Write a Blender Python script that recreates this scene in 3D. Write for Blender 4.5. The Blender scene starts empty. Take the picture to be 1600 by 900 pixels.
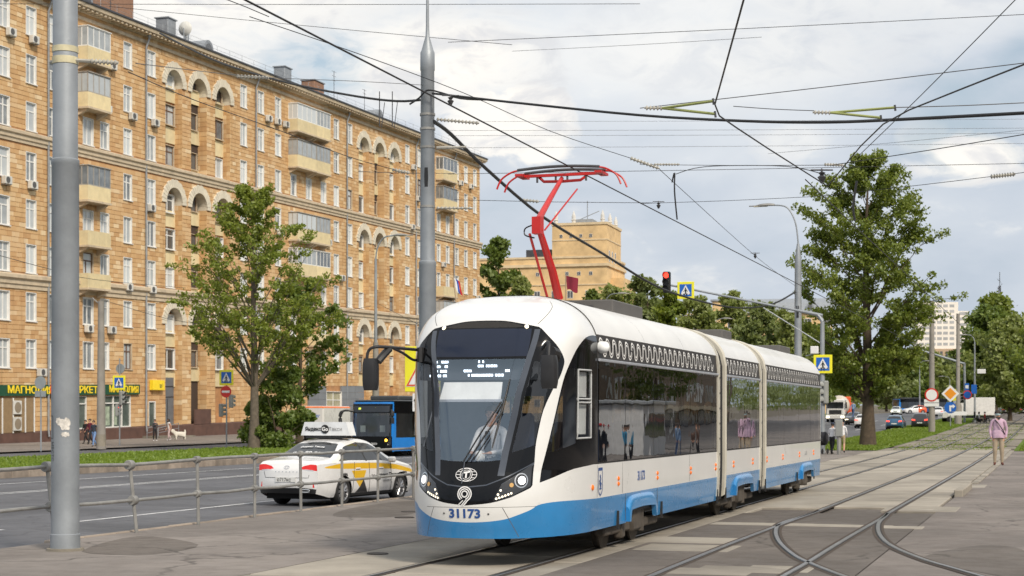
import bpy, bmesh, math, random
import numpy as np
from mathutils import Vector, Matrix
from mathutils.geometry import delaunay_2d_cdt

rnd = random.Random(7)
SC = bpy.context.scene
COL = SC.collection

# ------------------------------------------------------------------ camera, sky, sun
TH = math.atan(850 / 2600.0)          # heading of the street to the right of the view axis
SN, CS = math.sin(TH), math.cos(TH)
FPX, HOR, EYE = 2600.0, 651.0, 2.05

cam = bpy.data.cameras.new('camera')
cam.sensor_width = 36.0
cam.lens = FPX / 1600.0 * 36.0
cam.shift_y = (HOR - 450.0) / 1600.0
cam.clip_start, cam.clip_end = 0.5, 9000.0
cam.dof.use_dof = True
cam.dof.focus_distance = 25.0
cam.dof.aperture_fstop = 4.5
camo = bpy.data.objects.new('camera', cam)
COL.objects.link(camo)
camo.location = (0, 0, EYE)
camo.rotation_euler = (math.radians(90), 0, 0)
SC.camera = camo

SUN_EL, SUN_AZ = math.radians(40), math.radians(150)     # azimuth from +Y towards +X: behind the camera, to the right
sd = Vector((math.sin(SUN_AZ) * math.cos(SUN_EL), math.cos(SUN_AZ) * math.cos(SUN_EL), math.sin(SUN_EL)))
sun = bpy.data.lights.new('sun', 'SUN')
sun.energy = 2.6
sun.angle = math.radians(10)
sun.color = (1.0, 0.90, 0.76)
suno = bpy.data.objects.new('sun', sun)
COL.objects.link(suno)
suno.rotation_euler = sd.to_track_quat('Z', 'Y').to_euler()

world = bpy.data.worlds.new('World')
SC.world = world
world.use_nodes = True
SC.view_settings.view_transform = 'Standard'
SC.view_settings.look = 'None'
SC.view_settings.gamma = 1.0
SC.view_settings.use_curve_mapping = False
SC.view_settings.exposure = 0.36
SC.cycles.max_bounces = 8
SC.cycles.transparent_max_bounces = 24
SC.cycles.caustics_reflective = False
SC.cycles.caustics_refractive = False
SC.cycles.use_denoising = True


class NT:
    """tiny helper for node trees"""
    def __init__(self, tree):
        self.t = tree
        self.n = tree.nodes
        self.l = tree.links

    def node(self, typ, **kw):
        nd = self.n.new(typ)
        for k, v in kw.items():
            if k.startswith('i_'):
                nd.inputs[k[2:].replace('_', ' ')].default_value = v
            else:
                setattr(nd, k, v)
        return nd

    def link(self, a, b):
        self.l.new(a, b)

    def val(self, x, sock):
        if hasattr(x, 'is_output'):
            self.l.new(x, sock)
        else:
            sock.default_value = x

    def math(self, op, a, b=0.0, c=None, clamp=False):
        nd = self.n.new('ShaderNodeMath')
        nd.operation = op
        nd.use_clamp = clamp
        self.val(a, nd.inputs[0])
        self.val(b, nd.inputs[1])
        if c is not None:
            self.val(c, nd.inputs[2])
        return nd.outputs[0]

    def mix(self, f, a, b, blend='MIX'):
        nd = self.n.new('ShaderNodeMix')
        nd.data_type = 'RGBA'
        nd.blend_type = blend
        self.val(f, nd.inputs[0])
        for x, s in ((a, nd.inputs[6]), (b, nd.inputs[7])):
            if hasattr(x, 'is_output'):
                self.l.new(x, s)
            else:
                s.default_value = (*x, 1.0) if len(x) == 3 else x
        return nd.outputs[2]

    def noise(self, vec, scale, detail=3.0, rough=0.5, dist=0.0):
        nd = self.n.new('ShaderNodeTexNoise')
        nd.inputs['Scale'].default_value = scale
        nd.inputs['Detail'].default_value = detail
        nd.inputs['Roughness'].default_value = rough
        nd.inputs['Distortion'].default_value = dist
        if vec is not None:
            self.l.new(vec, nd.inputs['Vector'])
        return nd.outputs['Fac']

    def maprange(self, x, a, b, c=0.0, d=1.0, smooth=True):
        nd = self.n.new('ShaderNodeMapRange')
        nd.interpolation_type = 'SMOOTHSTEP' if smooth else 'LINEAR'
        self.val(x, nd.inputs[0])
        for i, v in enumerate((a, b, c, d)):
            nd.inputs[i + 1].default_value = v
        return nd.outputs[0]

    def ramp(self, x, stops):
        nd = self.n.new('ShaderNodeValToRGB')
        el = nd.color_ramp.elements
        while len(el) < len(stops):
            el.new(0.5)
        for e, (p, c) in zip(el, stops):
            e.position = p
            e.color = (*c, 1.0)
        self.l.new(x, nd.inputs[0])
        return nd.outputs[0]


def build_sky():
    t = world.node_tree
    for n in list(t.nodes):
        t.nodes.remove(n)
    N = NT(t)
    out = N.node('ShaderNodeOutputWorld')
    sky = N.node('ShaderNodeTexSky')
    sky.sky_type = 'NISHITA'
    sky.sun_disc = False
    sky.sun_elevation = SUN_EL
    sky.sun_rotation = SUN_AZ
    sky.air_density = 1.3
    sky.dust_density = 2.5
    bg = N.node('ShaderNodeBackground')
    bg.inputs['Strength'].default_value = 0.10
    N.link(sky.outputs[0], bg.inputs['Color'])
    tc = N.node('ShaderNodeTexCoord')
    d = tc.outputs['Generated']
    sx = N.node('ShaderNodeSeparateXYZ')
    N.link(d, sx.inputs[0])
    az = N.math('ARCTAN2', sx.outputs[0], sx.outputs[1])
    el = N.math('ARCSINE', sx.outputs[2])
    # stretched coordinates: clouds flatten towards the horizon
    cb = N.node('ShaderNodeCombineXYZ')
    N.link(sx.outputs[0], cb.inputs[0])
    N.link(sx.outputs[1], cb.inputs[1])
    N.link(N.math('MULTIPLY', sx.outputs[2], 2.2), cb.inputs[2])
    v = cb.outputs[0]
    n_big = N.noise(v, 3.2, 4.0, 0.5, 0.4)
    n_mid = N.noise(v, 9.0, 6.0, 0.55, 0.3)
    n_puff = N.noise(v, 26.0, 6.0, 0.6, 0.5)
    # sheet of high cloud, grey blue below, whiter above
    tone = N.math('ADD', N.math('MULTIPLY', n_big, 0.7), N.math('MULTIPLY', n_mid, 0.5))
    tone = N.math('ADD', tone, N.math('MULTIPLY', el, 0.9))
    sheet = N.ramp(N.maprange(tone, 0.5, 0.98, smooth=False),
                   [(0.0, (0.37, 0.435, 0.52)), (0.4, (0.49, 0.535, 0.60)), (1.0, (0.67, 0.69, 0.71))])
    # coverage of the sheet (a few blue gaps)
    gap = N.maprange(N.math('ADD', N.math('MULTIPLY', n_big, 0.75), N.math('MULTIPLY', n_mid, 0.25)), 0.30, 0.46, 0.25, 0.96)

    def blob(c_az, c_el, ra, re):
        a = N.math('DIVIDE', N.math('SUBTRACT', az, c_az), ra)
        e = N.math('DIVIDE', N.math('SUBTRACT', el, c_el), re)
        return N.math('SQRT', N.math('ADD', N.math('MULTIPLY', a, a), N.math('MULTIPLY', e, e)))

    def dirn(px, py):
        return (math.atan((px - 800) / FPX), math.atan((HOR - py) / math.hypot(FPX, px - 800)))
    # a blue hole between the clouds, upper left
    hb = blob(*dirn(505, 100), 0.040, 0.020)
    hole = N.maprange(N.math('ADD', hb, N.math('MULTIPLY', N.math('SUBTRACT', n_puff, 0.5), 1.6)), 0.6, 1.15)
    gap = N.math('MULTIPLY', gap, N.maprange(hole, 0, 1, 0.25, 1.0, smooth=False))
    # cumulus heads
    cum = None
    for px, py, ra, re in ((790, 190, 0.046, 0.026), (680, 95, 0.055, 0.024), (845, 235, 0.020, 0.012), (1515, 250, 0.036, 0.016), (1235, 225, 0.024, 0.013),
                           (1440, 215, 0.016, 0.010), (240, -90, 0.14, 0.06), (1150, 80, 0.10, 0.02), (1330, -60, 0.12, 0.04)):
        soft = 1.0
        b = blob(*dirn(px, py), ra, re)
        crisp = px in (790, 845)
        b = N.math('ADD', b, N.math('MULTIPLY', N.math('SUBTRACT', n_puff, 0.5), 1.9 if crisp else 2.3))
        m = N.maprange(b, 0.72 if crisp else 0.55, 1.04 if crisp else (1.12 if py > 150 else 1.9), 1.0, 0.0)
        if px in (1235, 1150, 1330, 1440):
            m = N.math('MULTIPLY', m, 0.45)
        cum = m if cum is None else N.math('MAXIMUM', cum, m)
    wide = N.maprange(N.math('ADD', n_mid, N.math('MULTIPLY', n_puff, 0.35)), 0.78, 0.92, 0.0, 0.40)
    cum = N.math('MAXIMUM', cum, wide)
    cumcol = N.mix(N.maprange(n_puff, 0.32, 0.58), (0.62, 0.62, 0.63), (0.86, 0.825, 0.765))
    cc = N.mix(N.math('MULTIPLY', cum, 0.92), sheet, cumcol)
    bgc = N.node('ShaderNodeBackground')
    N.link(cc, bgc.inputs['Color'])
    bgc.inputs['Strength'].default_value = 1.0
    mx = N.node('ShaderNodeMixShader')
    N.link(N.math('MAXIMUM', gap, cum), mx.inputs[0])
    N.link(bg.outputs[0], mx.inputs[1])
    N.link(bgc.outputs[0], mx.inputs[2])
    N.link(mx.outputs[0], out.inputs['Surface'])


build_sky()


# ------------------------------------------------------------------ street coordinates
def zg(s):
    """height of the street, which is level by the tram and climbs gently far away"""
    if s < 60:
        return 0.0
    if s < 150:
        return 0.00007 * (s - 60) ** 2
    if s < 300:
        return 0.567 + 0.0126 * (s - 150)
    return 2.457 + 0.007 * (s - 300)


def W(s, t, z=0.0):
    return Vector((s * SN + t * CS, s * CS - t * SN, z))


def at(px, py, Y):
    return Vector(((px - 800) / FPX * Y, Y, EYE - (py - HOR) / FPX * Y))


def st(v):
    return (v.x * SN + v.y * CS, v.x * CS - v.y * SN)


def gnd(px, py, z=0.0):
    Y = FPX * (EYE - z) / (py - HOR)
    return st(Vector(((px - 800) / FPX * Y, Y, 0)))


def fac_s(px):
    a = (px - 800) / FPX
    t = -72.0
    return (-t * CS - a * t * SN) / (SN - a * CS)


# ------------------------------------------------------------------ materials
MATS = {}


def pm(name, col, rough=0.6, metal=0.0, var=0.12, scale=3.0, bump=0.0, bscale=40.0, coat=0.0, spec=0.5,
       isl=0.0, obj=0.0, emit=None, estr=0.0, dirt=0.0):
    """procedural principled material: noise tone, optional relief, per-piece tone, dirt"""
    if name in MATS:
        return MATS[name]
    m = bpy.data.materials.new(name)
    m.use_nodes = True
    N = NT(m.node_tree)
    b = N.n['Principled BSDF']
    geo = N.node('ShaderNodeNewGeometry')
    pos = geo.outputs['Position']
    c = (*col, 1.0)
    n1 = N.noise(pos, scale, 5.0, 0.6)
    lo = tuple(x * (1 - var) for x in col)
    hi = tuple(min(1, x * (1 + var)) for x in col)
    out = N.mix(N.maprange(n1, 0.3, 0.7, smooth=False), lo, hi)
    if isl or obj:
        k = 0.0
        if isl:
            k = N.math('MULTIPLY', N.math('SUBTRACT', geo.outputs['Random Per Island'], 0.5), 2 * isl)
        if obj:
            oi = N.node('ShaderNodeObjectInfo')
            k2 = N.math('MULTIPLY', N.math('SUBTRACT', oi.outputs['Random'], 0.5), 2 * obj)
            k = N.math('ADD', k, k2) if isl else k2
        out = N.mix(1.0, out, N.math('ADD', k, 1.0), 'MULTIPLY')
    if dirt:
        nd = N.noise(pos, scale * 0.35, 6.0, 0.65)
        out = N.mix(N.maprange(nd, 0.48, 0.75, 0.0, dirt), out, tuple(x * 0.45 for x in col))
    N.link(out, b.inputs['Base Color'])
    b.inputs['Metallic'].default_value = metal
    b.inputs['Specular IOR Level'].default_value = spec
    if coat:
        b.inputs['Coat Weight'].default_value = coat
        b.inputs['Coat Roughness'].default_value = 0.04
    r = N.maprange(n1, 0.2, 0.8, max(0.02, rough * 0.85), min(1, rough * 1.15), smooth=False)
    N.link(r, b.inputs['Roughness'])
    if bump:
        nb = N.noise(pos, bscale, 4.0, 0.6)
        bp = N.node('ShaderNodeBump')
        bp.inputs['Strength'].default_value = bump
        bp.inputs['Distance'].default_value = 0.02
        N.link(nb, bp.inputs['Height'])
        N.link(bp.outputs[0], b.inputs['Normal'])
    if emit:
        b.inputs['Emission Color'].default_value = (*emit, 1)
        b.inputs['Emission Strength'].default_value = estr
    MATS[name] = m
    return m


def glass(name, tint=(0.3, 0.32, 0.34), refl=0.08, rough=0.02, wav=0.0, wscale=1.2, gcol=(0.95, 0.97, 1.0)):
    """thin tinted sheet: clear behind, mirror by angle"""
    if name in MATS:
        return MATS[name]
    m = bpy.data.materials.new(name)
    m.use_nodes = True
    N = NT(m.node_tree)
    N.n.remove(N.n['Principled BSDF'])
    out = N.n['Material Output']
    tr = N.node('ShaderNodeBsdfTransparent')
    tr.inputs[0].default_value = (*tint, 1)
    gl = N.node('ShaderNodeBsdfGlossy')
    gl.inputs['Roughness'].default_value = rough
    gl.inputs['Color'].default_value = (*gcol, 1)
    ge = N.node('ShaderNodeNewGeometry')
    dt = N.node('ShaderNodeVectorMath', operation='DOT_PRODUCT')
    N.link(ge.outputs['Incoming'], dt.inputs[0])
    N.link(ge.outputs['True Normal'], dt.inputs[1])
    # Schlick, the same from either side of the sheet
    k5 = N.math('POWER', N.math('SUBTRACT', 1.0, N.math('ABSOLUTE', dt.outputs['Value'])), 5.0)
    f = N.math('ADD', N.math('MULTIPLY', k5, 0.95), 0.04 + refl, clamp=True)
    mx = N.node('ShaderNodeMixShader')
    N.link(f, mx.inputs[0])
    N.link(tr.outputs[0], mx.inputs[1])
    N.link(gl.outputs[0], mx.inputs[2])
    if wav:
        geo = N.node('ShaderNodeNewGeometry')
        nb = N.noise(geo.outputs['Position'], wscale, 2.0, 0.5)
        bp = N.node('ShaderNodeBump')
        bp.inputs['Strength'].default_value = wav
        bp.inputs['Distance'].default_value = 0.05
        N.link(nb, bp.inputs['Height'])
        N.link(bp.outputs[0], gl.inputs['Normal'])
    N.link(mx.outputs[0], out.inputs['Surface'])
    MATS[name] = m
    return m


def leafmat(name, col, col2, trans=0.35):
    if name in MATS:
        return MATS[name]
    m = bpy.data.materials.new(name)
    m.use_nodes = True
    N = NT(m.node_tree)
    N.n.remove(N.n['Principled BSDF'])
    out = N.n['Material Output']
    geo = N.node('ShaderNodeNewGeometry')
    nz = N.noise(geo.outputs['Position'], 0.45, 2.0, 0.5)
    k = N.math('ADD', N.math('MULTIPLY', geo.outputs['Random Per Island'], 0.6), N.math('MULTIPLY', nz, 0.5))
    c = N.mix(N.maprange(k, 0.1, 0.95, smooth=False), col, col2)
    df = N.node('ShaderNodeBsdfDiffuse')
    tl = N.node('ShaderNodeBsdfTranslucent')
    gl = N.node('ShaderNodeBsdfGlossy')
    gl.inputs['Roughness'].default_value = 0.5
    gl.inputs['Color'].default_value = (0.8, 0.85, 0.8, 1)
    N.link(c, df.inputs[0])
    N.link(N.mix(0.5, c, (0.25, 0.3, 0.02)), tl.inputs[0])
    mx = N.node('ShaderNodeMixShader')
    mx.inputs[0].default_value = trans
    N.link(df.outputs[0], mx.inputs[1])
    N.link(tl.outputs[0], mx.inputs[2])
    m2 = N.node('ShaderNodeMixShader')
    m2.inputs[0].default_value = 0.04
    N.link(mx.outputs[0], m2.inputs[1])
    N.link(gl.outputs[0], m2.inputs[2])
    N.link(m2.outputs[0], out.inputs['Surface'])
    MATS[name] = m
    return m


# ------------------------------------------------------------------ mesh builder and scene tags
def tag(o, label=None, cat=None, group=None, kind=None):
    if label:
        o['label'] = label
    if cat:
        o['category'] = cat
    if group:
        o['group'] = group
    if kind:
        o['kind'] = kind
    return o


def empty(name, loc=(0, 0, 0), rz=0.0, label=None, cat=None, group=None, kind=None, parent=None):
    o = bpy.data.objects.new(name, None)
    o.empty_display_size = 0.2
    COL.objects.link(o)
    o.location = loc
    o.rotation_euler = (0, 0, rz)
    if parent:
        o.parent = parent
    return tag(o, label, cat, group, kind)


def sthing(name, s, t, z=None, turn=0.0, **kw):
    """an Empty in street axes: local x to the right across the street, local y along it"""
    return empty(name, W(s, t, zg(s) if z is None else z), -TH + turn, **kw)


def children(o):
    return [c for c in bpy.data.objects if c.parent == o]


def copy_tree(o, parent=None):
    kids = list(o.children)
    c = o.copy()
    COL.objects.link(c)
    if parent:
        c.parent = parent
    for ch in kids:
        copy_tree(ch, c)
    return c


class MB:
    def __init__(self):
        self.v, self.f, self.m, self.sm = [], [], [], []

    def add(self, vs, fs, m=0, smooth=False):
        o = len(self.v)
        self.v.extend([tuple(p) for p in vs])
        for f in fs:
            self.f.append(tuple(i + o for i in f))
            self.m.append(m)
            self.sm.append(smooth)
        return self

    def box(self, cx, cy, cz, sx, sy, sz, m=0, rz=0.0, bev=0.0):
        hx, hy, hz = sx / 2, sy / 2, sz / 2
        c, s = math.cos(rz), math.sin(rz)
        if bev:
            b = min(bev, hx * .9, hy * .9, hz * .9)
            vs = []
            for z, k in ((-hz, b), (-hz + b, 0), (hz - b, 0), (hz, b)):
                for x, y in ((-hx + b, -hy + k), (hx - b, -hy + k), (hx - k, -hy + b), (hx - k, hy - b), (hx - b, hy - k), (-hx + b, hy - k), (-hx + k, hy - b), (-hx + k, -hy + b)):
                    vs.append((x, y, z))
            fs = [tuple(range(7, -1, -1)), tuple(range(24, 32))]
            for r in range(3):
                for i in range(8):
                    j = (i + 1) % 8
                    fs.append((r * 8 + i, r * 8 + j, r * 8 + 8 + j, r * 8 + 8 + i))
        else:
            vs = [(-hx, -hy, -hz), (hx, -hy, -hz), (hx, hy, -hz), (-hx, hy, -hz), (-hx, -hy, hz), (hx, -hy, hz), (hx, hy, hz), (-hx, hy, hz)]
            fs = [(0, 3, 2, 1), (4, 5, 6, 7), (0, 1, 5, 4), (1, 2, 6, 5), (2, 3, 7, 6), (3, 0, 4, 7)]
        vs = [(cx + x * c - y * s, cy + x * s + y * c, cz + z) for x, y, z in vs]
        return self.add(vs, fs, m)

    def bx(self, x0, x1, y0, y1, z0, z1, m=0, bev=0.0):
        return self.box((x0 + x1) / 2, (y0 + y1) / 2, (z0 + z1) / 2, abs(x1 - x0), abs(y1 - y0), abs(z1 - z0), m, 0.0, bev)

    def tube(self, pts, r, n=8, m=0, caps=True, smooth=True):
        pts = [Vector(p) for p in pts]
        rs = r if isinstance(r, (list, tuple)) else [r] * len(pts)
        vs, fs = [], []
        ref = None
        for i, p in enumerate(pts):
            a = pts[max(0, i - 1)]
            b = pts[min(len(pts) - 1, i + 1)]
            d = (b - a)
            if d.length < 1e-9:
                d = Vector((0, 0, 1))
            d.normalize()
            if ref is None:
                ref = Vector((0, 0, 1)) if abs(d.z) < 0.9 else Vector((1, 0, 0))
            u = d.cross(ref)
            if u.length < 1e-6:
                u = d.cross(Vector((0, 1, 0)))
            u.normalize()
            w = d.cross(u)
            ref = -w if False else ref
            for k in range(n):
                an = 2 * math.pi * k / n
                q = p + (u * math.cos(an) + w * math.sin(an)) * rs[i]
                vs.append(q)
        for i in range(len(pts) - 1):
            for k in range(n):
                j = (k + 1) % n
                fs.append((i * n + k, i * n + n + k, i * n + n + j, i * n + j))
        self.add(vs, fs, m, smooth)
        if caps:
            o = len(self.v) - len(vs)
            self.f.append(tuple(o + k for k in range(n)))
            self.f.append(tuple(o + (len(pts) - 1) * n + k for k in range(n - 1, -1, -1)))
            self.m += [m, m]
            self.sm += [False, False]
        return self

    def lathe(self, prof, c=(0, 0, 0), n=16, m=0, axis='z', smooth=True, caps=True):
        vs, fs = [], []
        for r, h in prof:
            for k in range(n):
                a = 2 * math.pi * k / n
                x, y = r * math.cos(a), r * math.sin(a)
                if axis == 'z':
                    p = (x, y, h)
                elif axis == 'x':
                    p = (h, x, y)
                else:
                    p = (y, h, x)
                vs.append((c[0] + p[0], c[1] + p[1], c[2] + p[2]))
        L = len(prof)
        for i in range(L - 1):
            for k in range(n):
                j = (k + 1) % n
                fs.append((i * n + k, i * n + j, i * n + n + j, i * n + n + k))
        self.add(vs, fs, m, smooth)
        if caps:
            o = len(self.v) - len(vs)
            self.f.append(tuple(o + k for k in range(n - 1, -1, -1)))
            self.f.append(tuple(o + (L - 1) * n + k for k in range(n)))
            self.m += [m, m]
            self.sm += [False, False]
        return self

    def prism(self, poly, a0, a1, plane='xz', m=0):
        """poly in plane, extruded along the third axis from a0 to a1"""
        n = len(poly)

        def P(p, a):
            if plane == 'xz':
                return (p[0], a, p[1])
            if plane == 'yz':
                return (a, p[0], p[1])
            return (p[0], p[1], a)
        vs = [P(p, a0) for p in poly] + [P(p, a1) for p in poly]
        fs = [tuple(range(n)), tuple(range(2 * n - 1, n - 1, -1))]
        for i in range(n):
            j = (i + 1) % n
            fs.append((i, i + n, j + n, j))
        return self.add(vs, fs, m)

    def strip(self, a, b, m=0, smooth=False):
        """quads between two polylines"""
        n = len(a)
        vs = list(a) + list(b)
        return self.add(vs, [(i, i + 1, n + i + 1, n + i) for i in range(n - 1)], m, smooth)

    def sheared(self, k, y0):
        self.v = [(x, y, z + k * (y - y0)) for x, y, z in self.v]
        return self

    def xf(self, M):
        self.v = [tuple(M @ Vector(p)) for p in self.v]
        return self

    def mesh(self, name, mats, ang=None):
        me = bpy.data.meshes.new(name)
        me.from_pydata(self.v, [], self.f)
        if not isinstance(mats, (list, tuple)):
            mats = [mats]
        for q in mats:
            me.materials.append(q)
        if len(self.f):
            me.polygons.foreach_set('material_index', self.m)
            me.polygons.foreach_set('use_smooth', self.sm)
        me.update()
        if ang or any(self.sm):
            me.set_sharp_from_angle(angle=math.radians(ang or 42))
        return me

    def split(self, name, mats, parent=None, loc=(0, 0, 0), rot=(0, 0, 0), ang=None, gap=0.0):
        """one object per connected piece"""
        n = len(self.v)
        up = list(range(n))

        def find(a):
            while up[a] != a:
                up[a] = up[up[a]]
                a = up[a]
            return a
        seen = {}
        for f in self.f:
            for i in f[1:]:
                a, b = find(f[0]), find(i)
                if a != b:
                    up[a] = b
        for i, p in enumerate(self.v):
            k = (round(p[0], 4), round(p[1], 4), round(p[2], 4))
            if k in seen:
                a, b = find(i), find(seen[k])
                if a != b:
                    up[a] = b
            seen[k] = i
        parts = {}
        for fi, f in enumerate(self.f):
            parts.setdefault(find(f[0]), []).append(fi)
        res = []
        for fl in parts.values():
            mp, q = {}, MB()
            for fi in fl:
                g = []
                for i in self.f[fi]:
                    if i not in mp:
                        mp[i] = len(q.v)
                        q.v.append(self.v[i])
                    g.append(mp[i])
                q.f.append(tuple(g))
                q.m.append(self.m[fi])
                q.sm.append(self.sm[fi])
            res.append(q.build(name, mats, parent, loc, rot, ang))
        return res

    def build(self, name, mats, parent=None, loc=(0, 0, 0), rot=(0, 0, 0), ang=None, fix=False):
        me = self.mesh(name, mats, ang)
        if fix:
            bm = bmesh.new()
            bm.from_mesh(me)
            bmesh.ops.recalc_face_normals(bm, faces=bm.faces)
            bm.to_mesh(me)
            bm.free()
        return link(name, me, parent, loc, rot)


def link(name, me, parent=None, loc=(0, 0, 0), rot=(0, 0, 0), scale=None):
    o = bpy.data.objects.new(name, me)
    COL.objects.link(o)
    o.location = loc
    o.rotation_euler = rot
    if scale:
        o.scale = scale
    if parent:
        o.parent = parent
    return o


def text_mesh(body, size=1.0, depth=0.01, align='CENTER', xscale=1.0, bold=0.0):
    cu = bpy.data.curves.new('lettering', 'FONT')
    cu.body = body
    cu.size = size
    cu.extrude = depth
    cu.align_x = align
    cu.align_y = 'CENTER'
    cu.offset = bold
    cu.resolution_u = 3
    ob = bpy.data.objects.new('lettering', cu)
    COL.objects.link(ob)
    dg = bpy.context.evaluated_depsgraph_get()
    me = bpy.data.meshes.new_from_object(ob.evaluated_get(dg))
    bpy.data.objects.remove(ob)
    bpy.data.curves.remove(cu)
    me.name = 'lettering'
    if xscale != 1.0:
        for v in me.vertices:
            v.co.x *= xscale
    return me


def text(name, body, size, mat, parent, loc, rot=(math.pi / 2, 0, 0), depth=0.004, xscale=1.0, bold=0.0, align='CENTER'):
    me = text_mesh(body, size, depth, align, xscale, bold)
    me.materials.clear()
    me.materials.append(mat)
    return link(name, me, parent, loc, rot)


def npmesh(name, V, F4, mat, loops=4):
    """fast mesh from numpy arrays of same-size polygons"""
    me = bpy.data.meshes.new(name)
    V = np.asarray(V, dtype=np.float32)
    F4 = np.asarray(F4, dtype=np.int32)
    me.vertices.add(len(V))
    me.vertices.foreach_set('co', V.ravel())
    me.loops.add(F4.size)
    me.loops.foreach_set('vertex_index', F4.ravel())
    me.polygons.add(len(F4))
    me.polygons.foreach_set('loop_start', np.arange(0, F4.size, F4.shape[1], dtype=np.int32))
    me.materials.append(mat)
    me.update(calc_edges=True)
    me.validate()
    return me


def ptin(px, py, poly):
    """points in polygon, numpy"""
    inside = np.zeros(len(px), bool)
    n = len(poly)
    for i in range(n):
        x0, y0 = poly[i]
        x1, y1 = poly[(i + 1) % n]
        if y0 == y1:
            continue
        c = ((y0 > py) != (y1 > py)) & (px < (x1 - x0) * (py - y0) / (y1 - y0) + x0)
        inside ^= c
    return inside


def densify(poly, step, closed=True):
    out = []
    n = len(poly)
    for i in range(n if closed else n - 1):
        a, b = poly[i], poly[(i + 1) % n]
        k = max(1, int(math.ceil(math.hypot(b[0] - a[0], b[1] - a[1]) / step)))
        for j in range(k):
            out.append((a[0] + (b[0] - a[0]) * j / k, a[1] + (b[1] - a[1]) * j / k))
    return out


def smooth_poly(pts, k=4, closed=True):
    """Catmull-Rom through the points"""
    n = len(pts)
    out = []
    rng = range(n) if closed else range(n - 1)
    for i in rng:
        if closed:
            p0, p1, p2, p3 = pts[i - 1], pts[i], pts[(i + 1) % n], pts[(i + 2) % n]
        else:
            p0, p1, p2, p3 = pts[max(0, i - 1)], pts[i], pts[i + 1], pts[min(n - 1, i + 2)]
        for j in range(k):
            t = j / k
            q = []
            for a, b, c, d in zip(p0, p1, p2, p3):
                q.append(0.5 * (2 * b + (c - a) * t + (2 * a - 5 * b + 4 * c - d) * t * t + (3 * b - a - 3 * c + d) * t ** 3))
            out.append(tuple(q))
    if not closed:
        out.append(tuple(pts[-1]))
    return out


def tess(regions, dom, gu, gv, fn, step=0.02):
    """constrained triangulation of a flat domain (u, v); regions = [(name, polygon)] later ones win;
    fn(u, v) -> 3-D. Returns {name: (verts, faces)}"""
    pts, edges = [], []
    for _, poly in [('', dom)] + list(regions):
        q = densify(poly, step)
        o = len(pts)
        pts += q
        edges += [(o + i, o + (i + 1) % len(q)) for i in range(len(q))]
    u0, u1 = min(p[0] for p in dom), max(p[0] for p in dom)
    v0, v1 = min(p[1] for p in dom), max(p[1] for p in dom)
    for i in range(1, gu):
        for j in range(1, gv):
            pts.append((u0 + (u1 - u0) * i / gu, v0 + (v1 - v0) * j / gv))
    vo, eo, fo, *_ = delaunay_2d_cdt([Vector(p) for p in pts], edges, [], 0, 1e-5)
    P = np.array([(p.x, p.y) for p in vo])
    tri = np.array([f for f in fo if len(f) == 3], dtype=int)
    cx = P[tri].mean(axis=1)
    own = np.full(len(tri), -1)
    own[ptin(cx[:, 0], cx[:, 1], dom)] = 0
    for k, (_, poly) in enumerate(regions):
        own[(own >= 0) & ptin(cx[:, 0], cx[:, 1], poly)] = k + 1
    X = [fn(a, b) for a, b in P]
    res = {}
    for k, nm in enumerate(['base'] + [r[0] for r in regions]):
        tt = tri[own == k]
        if not len(tt):
            continue
        used = np.unique(tt)
        mp = {int(g): i for i, g in enumerate(used)}
        vs = [X[g] for g in used]
        fs = [tuple(mp[int(g)] for g in f) for f in tt]
        if nm in res:
            o = len(res[nm][0])
            res[nm][0].extend(vs)
            res[nm][1].extend([tuple(i + o for i in f) for f in fs])
        else:
            res[nm] = (vs, fs)
    return res
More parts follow.
